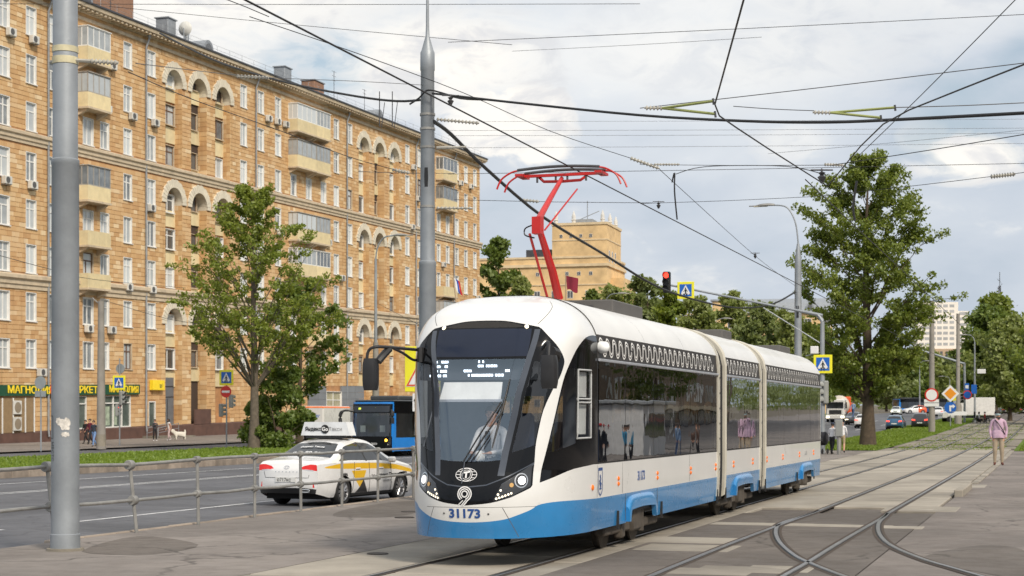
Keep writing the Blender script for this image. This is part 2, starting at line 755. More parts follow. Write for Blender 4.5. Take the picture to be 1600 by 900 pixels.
# ------------------------------------------------------------------ the ground
def asphalt(name, col, fleck=0.25, crack=0.5, patch=0.25, wet=0.0):
    m = bpy.data.materials.new(name)
    m.use_nodes = True
    N = NT(m.node_tree)
    b = N.n['Principled BSDF']
    geo = N.node('ShaderNodeNewGeometry')
    pos = geo.outputs['Position']
    big = N.noise(pos, 0.22, 5.0, 0.6, 0.6)
    mid = N.noise(pos, 2.3, 5.0, 0.65)
    fine = N.noise(pos, 55.0, 3.0, 0.7)
    dk = tuple(x * 0.72 for x in col)
    lt = tuple(min(1, x * 1.28) for x in col)
    c = N.mix(N.maprange(big, 0.32, 0.68), dk, lt)
    c = N.mix(N.maprange(mid, 0.42, 0.72, 0.0, patch), c, tuple(x * 0.62 for x in col))
    c = N.mix(N.math('MULTIPLY', N.maprange(fine, 0.35, 0.75), fleck), c, tuple(min(1, x * 1.9) for x in col))
    # cracks: thin borders of a warped cell pattern
    w = N.node('ShaderNodeVectorMath', operation='ADD')
    nz = N.node('ShaderNodeTexNoise')
    nz.inputs['Scale'].default_value = 1.1
    nz.inputs['Detail'].default_value = 5
    N.link(pos, nz.inputs['Vector'])
    N.link(pos, w.inputs[0])
    N.link(nz.outputs['Color'], w.inputs[1])
    vo = N.node('ShaderNodeTexVoronoi')
    vo.feature = 'DISTANCE_TO_EDGE'
    vo.inputs['Scale'].default_value = 0.33
    N.link(w.outputs[0], vo.inputs['Vector'])
    ck = N.math('MULTIPLY', N.maprange(vo.outputs['Distance'], 0.0, 0.018, 1.0, 0.0), N.maprange(big, 0.40, 0.55, 0.0, crack))
    c = N.mix(ck, c, tuple(x * 0.3 for x in col))
    # oil and dirt spots
    sp = N.noise(pos, 0.9, 6.0, 0.7)
    c = N.mix(N.maprange(sp, 0.62, 0.78, 0.0, 0.45), c, tuple(x * 0.5 for x in col))
    N.link(c, b.inputs['Base Color'])
    N.link(N.maprange(mid, 0.3, 0.7, 0.72, 0.95), b.inputs['Roughness'])
    b.inputs['Specular IOR Level'].default_value = 0.35
    bp = N.node('ShaderNodeBump')
    bp.inputs['Strength'].default_value = 0.5
    bp.inputs['Distance'].default_value = 0.01
    N.link(fine, bp.inputs['Height'])
    N.link(bp.outputs[0], b.inputs['Normal'])
    MATS[name] = m
    return m


A_ROAD = asphalt('road_asphalt', (0.108, 0.110, 0.120), 0.14, 0.35, 0.2)
A_WALK = asphalt('walk_asphalt', (0.205, 0.182, 0.165), 0.22, 0.7, 0.4)
A_DARK = asphalt('patch_asphalt', (0.122, 0.106, 0.093), 0.45, 0.6, 0.5)
A_RIGHT = asphalt('platform_asphalt', (0.185, 0.162, 0.146), 0.28, 0.7, 0.45)
M_SOIL = asphalt('soil', (0.12, 0.10, 0.07), 0.3, 0.0, 0.4)
M_CONC = pm('concrete', (0.315, 0.285, 0.24), 0.85, 0, 0.22, 0.7, 0.5, 60, isl=0.12, obj=0.17, dirt=0.75, spec=0.3)
M_CONC2 = pm('old_concrete', (0.24, 0.215, 0.175), 0.9, 0, 0.25, 1.3, 0.5, 60, isl=0.16, obj=0.16, dirt=0.7, spec=0.3)
M_KERB = pm('kerb_concrete', (0.30, 0.25, 0.205), 0.9, 0, 0.25, 2.0, 0.5, 50, isl=0.15, obj=0.15, dirt=0.6, spec=0.3)
M_LINE = pm('road_paint', (0.62, 0.62, 0.62), 0.7, 0, 0.25, 4.0, 0.3, 60, dirt=0.5)
M_RAIL = pm('rail_steel', (0.30, 0.285, 0.27), 0.34, 0.9, 0.2, 2.0)
M_RUST = pm('rail_web', (0.075, 0.055, 0.042), 0.85, 0.2, 0.3, 6.0, 0.4, 80)
M_GROOVE = pm('groove_dirt', (0.025, 0.022, 0.02), 0.95, 0, 0.3, 6.0)
M_GRASSB = pm('turf', (0.11, 0.17, 0.025), 0.95, 0, 0.35, 0.8, 0.6, 30, spec=0.1)


def srange(s0, s1):
    out, s = [s0], s0
    while s < s1:
        s = min(s1, s + (6.0 if s < 320 else 60.0))
        out.append(s)
    return out


def sheet(name, t0, t1, s0, s1, dz, mat, kind='structure', nt=1, thick=0.0):
    ss = srange(s0, s1)
    mb = MB()
    rows = [[W(s, t0 + (t1 - t0) * i / nt, zg(s) + dz) for s in ss] for i in range(nt + 1)]
    for i in range(nt):
        mb.strip(rows[i + 1], rows[i])
    o = mb.build(name, mat)
    return tag(o, kind=kind)


sheet('ground', -1600, 1600, -60, 5200, -0.22, M_SOIL)
sheet('road', -35.1, -15.75, -40, 900, -0.12, A_ROAD)
sheet('side_road', -57.0, -48.9, -40, 320, -0.10, A_ROAD)
sheet('far_pavement', -72.6, -57.0, -40, 320, 0.0, A_WALK)
sheet('pavement', -15.6, -10.0, -40, 88, 0.0, A_WALK)
sheet('near_pavement', -2.45, 30.0, -40, 61, -0.004, A_RIGHT)
sheet('platform', -2.3, 30.0, 61.02, 98, 0.0, A_RIGHT)
sheet('opposite_pavement', 2.55, 30.0, 98.02, 320, 0.03, A_RIGHT)
sheet('crossing_path', -15.6, -9.9, 88, 97, 0.0, A_WALK)

# the track bed: base sheet with slabs and rails as parts
ballast = tag(sheet('tramway', -10.0, -2.45, -40, 900, -0.05, A_DARK), kind='structure')
jn = MB()
jn.strip([W(s, -2.46, 0.001) for s in (-40, 36.2)], [W(s, -6.32, 0.001) for s in (-40, 35.2)])
tag(jn.build('junction_asphalt', A_DARK), kind='structure')


def slab_mesh(L, Wd, mat, seed):
    r = random.Random(seed)
    mb = MB()
    b = 0.02
    z = [-0.02 - r.random() * 0.004 for _ in range(4)]
    vs = [(-Wd / 2, -L / 2, -0.07), (Wd / 2, -L / 2, -0.07), (Wd / 2, L / 2, -0.07), (-Wd / 2, L / 2, -0.07),
          (-Wd / 2, -L / 2, -0.016), (Wd / 2, -L / 2, -0.016), (Wd / 2, L / 2, -0.016), (-Wd / 2, L / 2, -0.016),
          (-Wd / 2 + b, -L / 2 + b, -.001), (Wd / 2 - b, -L / 2 + b, -.001), (Wd / 2 - b, L / 2 - b, -.001), (-Wd / 2 + b, L / 2 - b, -.001)]
    fs = [(8, 9, 10, 11)]
    for k in range(4):
        j = (k + 1) % 4
        fs.append((k, j, 4 + j, 4 + k))
        fs.append((4 + k, 4 + j, 8 + j, 8 + k))
    mb.add(vs, fs)
    return mb.mesh('concrete_slab', mat)


SLABS = {}
nsl = 0


def slab(s, t, L, Wd, mat=M_CONC):
    global nsl
    key = (round(L, 2), round(Wd, 2), mat.name)
    if key not in SLABS:
        SLABS[key] = slab_mesh(L, Wd, mat, len(SLABS))
    o = link('concrete_slab', SLABS[key], ballast, W(s, t, zg(s) + 0.003 + rnd.uniform(-.003, .003)),
             (math.atan((zg(s + 1) - zg(s - 1)) / 2) + rnd.uniform(-.001, .001), rnd.uniform(-.0015, .0015), -TH))
    nsl += 1
    return o


TL = -7.6     # centre of the tram's track
TR = -4.13    # centre of the empty track
G = 0.762
for k in range(31):
    s = 12.0 + k * 3.0
    slab(s, TL - G - 0.83, 2.97, 1.58)
    slab(s + 0.8, TL, 2.97, 1.36)
    slab(s, (TL + G + TR - G) / 2 if s > 36.5 else TL + G + 0.30, 2.97, 1.80 if s > 36.5 else 0.46)
    if s > 36.5:
        slab(s + 0.8, TR, 2.97, 1.36)
        slab(s, TR + G + 0.45, 2.97, 0.74)
for k in range(30):
    s = 106.0 + k * 4.0
    for t, wd in ((TL - G - 0.83, 1.5), (TL, 1.3), ((TL + TR) / 2, 1.74), (TR, 1.3), (TR + G + 0.6, 1.0)):
        if nsl < 296 and (k + int(t * 10)) % 5 < 4:
            slab(s, t, 3.9, wd, M_CONC2)
# loose slabs let into the junction asphalt
for px, py, L, wd, rz in ((1075, 844, 1.3, 1.5, 0), (1075, 856, 1.3, 1.5, 0), (1190, 819, 0.75, 1.9, .0), (1282, 821, 0.7, 1.5, 0), (1335, 822, 0.7, 1.4, 0), (1400, 824, 0.7, 1.0, 0),
                          (1100, 893, 0.9, 1.3, 0), (1165, 890, 0.9, 1.3, 0), (1218, 889, 0.9, 0.9, 0), (1440, 795, 2.0, 1.6, 0)):
    s, t = gnd(px, py)
    o = slab(s, t, L, wd)
    o.location.z = 0.006


def rail(pts, name='rail'):
    """pts: (s, t) polyline; head with a groove beside it, flush with the street"""
    P = [W(s, t, zg(s)) for s, t in pts]
    n = len(P)
    mb = MB()

    def off(i, d, z):
        a, b = P[max(0, i - 1)], P[min(n - 1, i + 1)]
        q = (b - a)
        q.z = 0
        q.normalize()
        nx = Vector((q.y, -q.x, 0))
        r = P[i] + nx * d
        r.z += z
        return r
    prof = [(-0.105, 0.006), (-0.060, 0.0075), (-0.035, 0.010), (-0.030, 0.020), (0.030, 0.020), (0.035, 0.010), (0.060, 0.0075), (0.105, 0.006)]
    ms = [1, 2, 0, 0, 0, 2, 1]
    lines = [[off(i, d, z) for i in range(n)] for d, z in prof]
    for k in range(len(prof) - 1):
        mb.strip(lines[k + 1], lines[k], ms[k], False)
    return mb.build(name, [M_RAIL, M_RUST, M_GROOVE], ballast)


for t in (TL - G, TL + G):
    rail([(s, t) for s in srange(-20, 520)])
for t in (TR - G, TR + G):
    rail([(s, t) for s in srange(35.5, 520)])


def px_rail(pp, lead):
    q = smooth_poly(lead + [gnd(*p) for p in pp], 5, False)
    return rail(q)


# straight rails of the empty track come on towards the camera, the branch swings off to the right
px_rail([(1221, 820), (1150, 847), (1075, 877), (1010, 904), (930, 940)], [(35.6, TR - G)])
px_rail([(1378, 810), (1340, 832), (1300, 856), (1262, 880), (1218, 905), (1150, 948)], [(35.6, TR + G)])
px_rail([(1252, 808), (1221, 818), (1212, 830), (1218, 848), (1240, 868), (1266, 881), (1320, 902), (1420, 935)], [(36.4, TR - G)])
px_rail([(1384, 807), (1373, 818), (1374, 835), (1392, 853), (1440, 874), (1500, 892), (1580, 915)], [(35.8, TR + G)])

# kerbs
kerb_w = tag(MB().bx(-.01, .01, -.01, .01, -.3, -.2).build('road_kerb', M_KERB, None, W(60, -15.68, 0)), kind='structure')
kst = MB().box(0, 0, -0.1, 0.15, 0.985, 0.245, 0, 0, 0.018).mesh('kerb_stone', M_KERB)
kst2 = MB().box(0, 0, -0.02, 0.16, 0.985, 0.36, 0, 0, 0.02).mesh('kerb_stone', M_KERB)


def kerb(parent, pts, me, dz=0.0):
    for s, t in pts:
        link('kerb_stone', me, parent, W(s, t, zg(s) + dz + rnd.uniform(-.006, .006)) - parent.location,
             (math.atan((zg(s + 1) - zg(s - 1)) / 2), 0, -TH + rnd.uniform(-.008, .008)))


kerb(kerb_w, [(24 + k, -15.68) for k in range(64)], kst)
kerb_g = tag(MB().bx(-.01, .01, -.01, .01, -.3, -.2).build('verge_kerb', M_KERB, None, W(60, -35.2, 0)), kind='structure')
kerb(kerb_g, [(40 + k, -35.2) for k in range(105)], kst2)
kerb_p = tag(MB().bx(-.01, .01, -.01, .01, -.3, -.2).build('platform_kerb', M_CONC, None, W(60, -2.38, 0)), kind='structure')
kpl = MB().box(0, 0, -0.02, 0.22, 0.985, 0.30, 0, 0, 0.02).mesh('kerb_stone', M_CONC)
kerb(kerb_p, [(44.6 + k, -2.38 + 0.0) for k in range(5)], kpl, 0.04)
kerb(kerb_p, [(53 + k, -2.36) for k in range(46)], kpl, -0.09)
slab(51, -2.2, 2.0, 0.5)

# painted lines
lines = MB()


def paint(t, s0, s1, w=0.13):
    ss = srange(s0, s1)
    lines.strip([W(s, t + w / 2, zg(s) - 0.115) for s in ss], [W(s, t - w / 2, zg(s) - 0.115) for s in ss])


paint(-28.45, 20, 240)
paint(-28.05, 20, 240)
paint(-32.2, 30, 240)
for k in range(9):
    paint(-23.2, 20 + k * 28, 36 + k * 28)
paint(-19.2, 12, 27.3)
paint(-19.2, 29.4, 62)
for k in range(12):
    paint(-19.2, 66 + k * 13, 72 + k * 13, 0.16)
paint(-16.1, 96, 240)
for k in range(10):   # crossing bars beyond the tram
    lines.strip([W(s, -17.2 - k * 1.9, zg(s) - 0.114) for s in (90, 94)], [W(s, -17.8 - k * 1.9, zg(s) - 0.114) for s in (90, 94)])
tag(lines.build('lane_markings', M_LINE), kind='structure')

# verges and grass
verge = sheet('grass_verge', -48.9, -35.28, -40, 320, 0.03, M_GRASSB)
verge2 = sheet('tram_verge', -15.55, -9.75, 97, 330, 0.02, M_GRASSB)
verge3 = sheet('side_verge', -2.3, 2.5, 98.05, 420, 0.02, M_GRASSB)
M_BLADE = leafmat('grass_blades', (0.10, 0.17, 0.015), (0.23, 0.31, 0.04), 0.3)


def grass(name, n, t0, t1, s0, s1, dz, hh, label):
    g = np.random.default_rng(n)
    s = s0 + (s1 - s0) * g.random(n) ** 1.5
    t = t0 + (t1 - t0) * g.random(n)
    z = np.array([zg(a) for a in s]) + dz
    X = s * SN + t * CS
    Y = s * CS - t * SN
    a = g.random(n) * 6.28
    h = hh * (0.5 + g.random(n))
    w = 0.05 + 0.05 * g.random(n)
    lx, ly = (g.random(n) - .5) * h * 0.8, (g.random(n) - .5) * h * 0.8
    V = np.zeros((n, 3, 3))
    V[:, 0] = np.c_[X - np.cos(a) * w, Y - np.sin(a) * w, z]
    V[:, 1] = np.c_[X + np.cos(a) * w, Y + np.sin(a) * w, z]
    V[:, 2] = np.c_[X + lx, Y + ly, z + h]
    me = npmesh(name, V.reshape(-1, 3), np.arange(3 * n).reshape(-1, 3), M_BLADE)
    return tag(link(name, me), label, 'grass', None, 'stuff')


grass('grass', 60000, -48.8, -35.4, 42, 170, 0.02, 0.10, 'short green grass on the verge between the road and the side street')
grass('grass', 30000, -15.4, -9.9, 97.2, 230, 0.01, 0.09, 'mown green grass strip between the tram track and the road')
grass('grass', 7000, -2.0, 2.4, 98.5, 260, 0.01, 0.12, 'grass beside the track at the right under the trees')
grass('weeds', 5000, -9.2, -3.0, 100, 200, -0.03, 0.06, 'thin weeds in the joints of the old track slabs')

# mended places in the pavements, and covers
for nm, pp_ in (('asphalt_patch', [(520, 806), (560, 792), (648, 783), (652, 800), (600, 808)]), ('asphalt_patch', [(128, 862), (215, 838), (310, 851), (240, 866)]), ('asphalt_patch', [(1440, 872), (1530, 852), (1600, 860), (1600, 900), (1520, 892)])):
    q = smooth_poly([gnd(*p) for p in pp_], 4)
    tag(MB().add([W(a, b, .0035 if pp_[0][0] < 1000 else .001) for a, b in q], [tuple(range(len(q)))]).build(nm, A_DARK, fix=True), kind='structure')
M_IRON = pm('cast_iron', (0.06, 0.05, 0.045), 0.7, 0.4, 0.3, 12, 0.5, 60)
for px, py, r_, lb in ((632, 809, .20, 'small round iron cover in the pavement next to the tram nose, nearer of two'), (641, 800, .20, 'small round iron cover in the pavement next to the tram nose, farther of two'), (590, 866, .16, 'little iron cap set in the pavement left of the concrete strip')):
    o = tag(MB().lathe([(0, .012), (r_ * .8, .012), (r_ * .84, .004), (r_ * .9, .014), (r_, .012), (r_ * 1.02, -.01)], (0, 0, 0), 20, smooth=False).build('manhole_cover', M_IRON, None, W(*gnd(px, py), .004)), lb, 'manhole cover')
# ------------------------------------------------------------------ the tram
M_WHITE = pm('tram_white', (0.745, 0.745, 0.73), 0.30, 0, 0.03, 1.5, coat=0.5, dirt=0.10)
M_ROOFW = pm('tram_roof_white', (0.70, 0.70, 0.685), 0.42, 0, 0.05, 1.2, coat=0.2, dirt=0.16)
M_BLUE = pm('tram_blue', (0.028, 0.225, 0.52), 0.28, 0, 0.05, 1.6, coat=0.6, dirt=0.34)
M_BLACK = pm('gloss_black', (0.004, 0.0045, 0.006), 0.08, 0, 0.1, 2.0, spec=0.3)
M_NAVY = pm('gloss_navy', (0.014, 0.020, 0.040), 0.10, 0, 0.1, 2.0, spec=0.4)
M_BLK = pm('matt_black', (0.018, 0.018, 0.02), 0.5, 0, 0.2, 5.0)
M_RUB = pm('rubber', (0.022, 0.022, 0.023), 0.75, 0, 0.2, 8.0)
M_CREAM = pm('bellows_cream', (0.56, 0.53, 0.45), 0.55, 0, 0.1, 3.0, dirt=0.35)
M_BAND = pm('ornament_black', (0.035, 0.032, 0.031), 0.5, 0, 0.15, 3.0)
M_ORN = pm('ornament_white', (0.78, 0.77, 0.75), 0.5, 0, 0.05, 3.0)
M_TRIM = pm('trim_aluminium', (0.55, 0.57, 0.62), 0.35, 0.5, 0.1, 3.0)
M_STEEL = pm('dark_steel', (0.10, 0.10, 0.105), 0.5, 0.6, 0.2, 6.0)
M_BOGIE = pm('bogie_grime', (0.085, 0.072, 0.058), 0.85, 0.1, 0.35, 5.0, 0.3, 40)
M_ORANGE = pm('orange_lens', (0.75, 0.16, 0.015), 0.25, 0, 0.1, 9.0, emit=(1, .25, .02), estr=0.15)
M_NUM = pm('number_blue', (0.02, 0.075, 0.27), 0.4, 0, 0.05, 9.0)
M_DECAL = pm('decal_white', (0.8, 0.8, 0.8), 0.4, 0, 0.03, 9.0)
M_RED = pm('pantograph_red', (0.50, 0.018, 0.016), 0.42, 0, 0.12, 4.0, dirt=0.3)
M_CHROME = pm('chrome', (0.7, 0.7, 0.7), 0.15, 1.0, 0.05, 5.0)
M_LAMP = pm('lamp_lit', (0.9, 0.9, 0.9), 0.2, emit=(1, 0.97, 0.92), estr=3.0)
M_LED = pm('led_row', (0.9, 0.85, 0.7), 0.2, emit=(1, 0.88, 0.65), estr=1.4)
M_LEDW = pm('led_text', (0.9, 0.95, 1), 0.2, emit=(0.75, 0.87, 1.0), estr=3.0)
M_BOARD = pm('led_board', (0.03, 0.035, 0.045), 0.4)
M_INT = pm('tram_interior', (0.30, 0.30, 0.31), 0.6)
M_INTD = pm('tram_interior_dark', (0.055, 0.056, 0.06), 0.6)
M_SEAT = pm('seat_fabric', (0.03, 0.05, 0.11), 0.8)
M_BLIND = pm('sun_blind', (0.86, 0.88, 0.88), 0.8)
G_WS = glass('windscreen_glass', (0.94, 0.95, 0.96), 0.13, 0.01, gcol=(0.70, 0.86, 1.0))
G_CAB = glass('cab_glass', (0.72, 0.73, 0.73), 0.02, 0.01)
G_SIDE = glass('side_glass', (0.32, 0.31, 0.30), 0.13, 0.010, 0.05, 1.3)

TS0, TT0, TYE, TLV = 21.15, -7.58, 2.2, 1.2
_NZ = np.array([(.40, .10), (.6, .04), (.85, 0), (1.1, .02), (1.4, .13), (2.0, .33), (2.6, .52), (3.0, .65), (3.3, .80), (3.5, .95), (3.65, 1.2), (3.76, 1.55), (3.83, 2.2)])
_TT = np.linspace(0, math.pi / 2, 160)


def t_z(v):
    return v if v <= 3.05 else 3.05 + .78 * math.sin(min(1, (v - 3.05) / TLV) * math.pi / 2)


def t_w(v):
    if v <= 3.05:
        return 1.25 - (.03 * ((1.3 - v) / .9) ** 2 if v < 1.3 else 0)
    return 1.25 * max(0.0, math.cos(min(1, (v - 3.05) / TLV) * math.pi / 2)) ** .75


_oc = {}


def t_out(v):
    k = round(v, 4)
    if k not in _oc:
        n = 2.4 + 1.3 * min(1, max(0, (v - 1.3) / 1.7))
        z = t_z(v)
        # smooth the setback a little so the nose has no kinks
        nz = float(np.mean([np.interp(z + q, _NZ[:, 0], _NZ[:, 1]) for q in (-.1, -.05, 0, .05, .1)])) if z < 3.4 else float(np.interp(z, _NZ[:, 0], _NZ[:, 1]))
        x = t_w(v) * np.sin(_TT) ** (2 / n)
        y = nz + (TYE - nz) * (1 - np.cos(_TT) ** (2 / n))
        d = np.r_[0, np.cumsum(np.hypot(np.diff(x), np.diff(y)))]
        _oc[k] = (x, y, d / max(d[-1], 1e-9), d[-1])
    return _oc[k]


def TS(u, v, off=0.0):
    x, y, d, L = t_out(v)
    a = min(1.0, abs(u))
    p = (math.copysign(float(np.interp(a, d, x)), u), float(np.interp(a, d, y)), t_z(v))
    if off:
        e = 0.012
        q = [Vector(TS(u + e, v)), Vector(TS(u - e, v)), Vector(TS(u, v + e)), Vector(TS(u, v - e))]
        n = (q[0] - q[1]).cross(q[2] - q[3])
        n.normalize()
        return tuple(Vector(p) + n * off)
    return p


tram = sthing('tram', TS0, TT0, 0.0, label='white and blue three-section tram with black glass front numbered 31173', cat='tram')


def px_loc(px, py, Y):
    """where the sight line through a point of the photograph meets depth Y, in the tram's own axes"""
    s, t = st(at(px, py, Y))
    return Vector((t - TT0, s - TS0, at(px, py, Y).z))


def mir(half):
    """close a half outline (u >= 0, from top centre down to bottom centre) with its mirror"""
    return half + [(-u, v) for u, v in reversed(half) if u > 1e-6]


def neg(p):
    return [(-u, v) for u, v in reversed(p)]


mask = mir(smooth_poly([(0, 3.40), (.13, 3.39), (.25, 3.34), (.345, 3.295)], 4, False) + smooth_poly([(.36, 3.27), (.40, 3.16), (.455, 3.02), (.497, 2.88), (.505, 2.78), (.475, 2.6), (.428, 2.42), (.375, 2.14), (.35, 1.84), (.34, 1.64), (.34, 1.42), (.335, 1.12)], 3, False)
           + [(.325, 1.085)] + smooth_poly([(.22, .96), (.12, .885), (0, .85)], 4, False))
blue = [(-1, .40), (1, .40)] + smooth_poly([(1, .864), (.57, .882), (.39, .858), (.33, .79), (.25, .715), (.19, .665), (.1, .632), (0, .62), (-.1, .632), (-.19, .665), (-.25, .715), (-.33, .79), (-.39, .858), (-.57, .882), (-1, .864)], 4, False)
grille = mir(smooth_poly([(0, 3.385), (.12, 3.375), (.2, 3.345), (.265, 3.30)], 3, False) + [(.2, 3.288), (0, 3.288)])
header = mir([(0, 3.275), (.30, 3.268), (.285, 3.05), (.272, 2.885), (0, 2.875)])
wscr = mir([(0, 2.845), (.266, 2.845), (.238, 2.44), (.208, 1.89), (.184, 1.47), (.1, 1.445), (0, 1.44)])
outer = [(.352, 3.26), (.30, 2.84), (.25, 2.36), (.235, 2.08), (.20, 1.57), (.185, 1.25)]
pil = outer + [(u - .034, v) for u, v in reversed(outer)]
qwin = [(.315, 2.82), (.395, 2.77), (.405, 2.6), (.392, 2.40), (.35, 1.95), (.334, 1.66), (.215, 1.565), (.25, 2.05), (.268, 2.36)]
hlamp = [(.135, .915), (.172, 1.13), (.25, 1.27), (.33, 1.40), (.324, 1.11), (.22, .975)]
sblk = smooth_poly([(.378, 1.15), (.387, 1.34), (.402, 1.52), (.445, 2.0), (.487, 2.43), (.53, 2.70), (.62, 2.99), (.725, 3.14), (.83, 3.2), (.93, 3.222)], 3, False) + [(1.0, 3.222), (1.0, 1.36)] + smooth_poly([(.925, 1.362), (.655, 1.32), (.5, 1.235)], 3, False)
cwin = [(.548, 2.72), (.62, 2.72), (.655, 1.68), (.41, 1.545), (.452, 1.98), (.50, 2.43)]
owin = [(.645, 2.71), (.855, 2.71), (.862, 1.75), (.665, 1.745)]
groove = [(.338, 1.43), (.2, 1.245), (.1, 1.135), (0, 1.105)]
grv = mir(groove[::1]) if False else (groove + neg(groove)[1:] + [(u, v - .016) for u, v in reversed(groove + neg(groove)[1:])])
grv2 = [(.173, 1.14), (.336, 1.415), (.338, 1.395), (.172, 1.115)]
seam = [(-.235, .822), (.36, .835), (.36, .829), (-.235, .815)]
seam2 = [(.178, .82), (.182, .82), (.262, .42), (.258, .42)]
roofseam = [(.336, 3.335), (.342, 3.335), (.5, 3.64), (.552, 3.8), (.546, 3.8), (.494, 3.64)]
dom = [(-1, .40), (1, .40), (1, 4.235), (-1, 4.235)]
regs = [('skirt', blue), ('mask', mask), ('grille', grille), ('header', header), ('windscreen', wscr),
        ('pillar', pil), ('pillar', neg(pil)), ('quarter', qwin), ('quarter', neg(qwin)), ('groove', grv), ('groove', grv2), ('groove', neg(grv2)),
        ('lamp', hlamp), ('lamp', neg(hlamp)), ('sblk', sblk), ('sblk', neg(sblk)), ('cabwin', cwin), ('cabwin', neg(cwin)),
        ('opener', owin), ('opener', neg(owin)), ('seam', seam), ('seam', seam2), ('seam', neg(seam2)), ('seam', roofseam), ('seam', neg(roofseam))]
T = tess(regs, dom, 110, 110, TS, 0.022)


def tess_obj(key, name, mat, parent, ang=35, thick=0.0):
    vs, fs = T[key]
    mb = MB().add(vs, fs, 0, True)
    r = mb.split(name, mat, parent)
    r.sort(key=lambda o: -max(v.co.x for v in o.data.vertices))
    return r[0]


M_HEAD = pm('headlamp_black', (0.02, 0.02, 0.022), 0.15, coat=1.0)
M_SEAM = pm('panel_gap', (0.10, 0.095, 0.09), 0.8)
M_MESHG = pm('grille_mesh', (0.03, 0.028, 0.026), 0.9, 0, 0.5, 90.0, 0.6, 160)
M_PIL = pm('pillar_grey', (0.055, 0.065, 0.085), 0.16, 0.3, coat=1.0)
cab = tess_obj('base', 'cab_shell', M_WHITE, tram)
tess_obj('skirt', 'front_skirt', M_BLUE, tram)
front = tess_obj('mask', 'front_mask', M_BLACK, tram)
tess_obj('grille', 'air_grille', M_MESHG, tram)
tess_obj('header', 'header_panel', M_NAVY, tram)
ws = tess_obj('windscreen', 'windscreen', G_WS, tram)
tess_obj('pillar', 'windscreen_pillar', M_PIL, tram)
tess_obj('quarter', 'corner_window', G_CAB, tram)
tess_obj('groove', 'mask_groove', M_PIL, tram)
tess_obj('sblk', 'cab_glazing', M_BLACK, tram)
tess_obj('cabwin', 'cab_side_window', G_CAB, tram)
opener = tess_obj('opener', 'opening_window', G_CAB, tram)
tess_obj('seam', 'panel_seam', M_SEAM, tram)
hl = tess_obj('lamp', 'headlight', M_HEAD, tram)


def decal(name, V2, F, u0, v0, mat, parent, off=0.006, sx=1.0, sy=1.0):
    L = t_out(v0)[3]
    vs = [TS(u0 + x * sx / L, v0 + y * sy, off) for x, y in V2]
    return MB().add(vs, F).build(name, mat, parent)


def disc2(r, n=16, r0=0.0):
    if r0:
        vs = [(r * math.cos(2 * math.pi * k / n), r * math.sin(2 * math.pi * k / n)) for k in range(n)] + [(r0 * math.cos(2 * math.pi * k / n), r0 * math.sin(2 * math.pi * k / n)) for k in range(n)]
        return vs, [(k, (k + 1) % n, n + (k + 1) % n, n + k) for k in range(n)]
    vs = [(r * math.cos(2 * math.pi * k / n), r * math.sin(2 * math.pi * k / n)) for k in range(n)]
    return vs, [tuple(range(n))]


def stroke2(pts, w, closed=False):
    n = len(pts)
    L, R = [], []
    for i in range(n):
        a = pts[(i - 1) % n] if closed or i else pts[0]
        b = pts[(i + 1) % n] if closed or i < n - 1 else pts[-1]
        dx, dy = b[0] - a[0], b[1] - a[1]
        q = math.hypot(dx, dy) or 1
        L.append((pts[i][0] - dy / q * w / 2, pts[i][1] + dx / q * w / 2))
        R.append((pts[i][0] + dy / q * w / 2, pts[i][1] - dx / q * w / 2))
    m = n if closed else n - 1
    return L + R, [(i, n + i, n + (i + 1) % n, (i + 1) % n) for i in range(m)]


def join2(parts):
    V, F = [], []
    for v, f in parts:
        o = len(V)
        V += v
        F += [tuple(i + o for i in g) for g in f]
    return V, F


def arc(cx, cy, r, a0, a1, n=20, ry=None):
    return [(cx + r * math.cos(math.radians(a0 + (a1 - a0) * k / n)), cy + (ry or r) * math.sin(math.radians(a0 + (a1 - a0) * k / n))) for k in range(n + 1)]


# lamps inside the headlight housings
for sg in (1, -1):
    decal('lamp_ring', *disc2(.10, 22, .085), sg * .272, 1.185, M_CHROME, hl, .006)
    decal('low_beam', *disc2(.055, 20), sg * .274, 1.185, M_LAMP, hl, .012)
    decal('indicator_lamp', *disc2(.03, 12), sg * .222, 1.125, pm('amber_lens', (0.45, 0.27, 0.1), 0.2, emit=(1, .6, .2), estr=.15), hl, .01)
    for k in range(8):
        a = k / 7
        uu, vv = (.15 + .10 * a, .945 + .085 * a + .02 * a * a) if k < 6 else (.158 + .012 * (k - 6), 1.0 + .055 * (k - 6))
        decal('running_light', *disc2(.015, 8), sg * uu, vv, M_LED, hl, .01)
# number, emblem of crossed meridians, nine-shaped line mark
def text_decal(body, size, u0, v0, mat, parent, name='lettering', xs=1.0, bold=0.0):
    me = text_mesh(body, size, 0.0, 'CENTER', xs, bold)
    V2 = [(v.co.x, v.co.y) for v in me.vertices]
    F = [tuple(p.vertices) for p in me.polygons]
    return decal(name, V2, F, u0, v0, mat, parent)


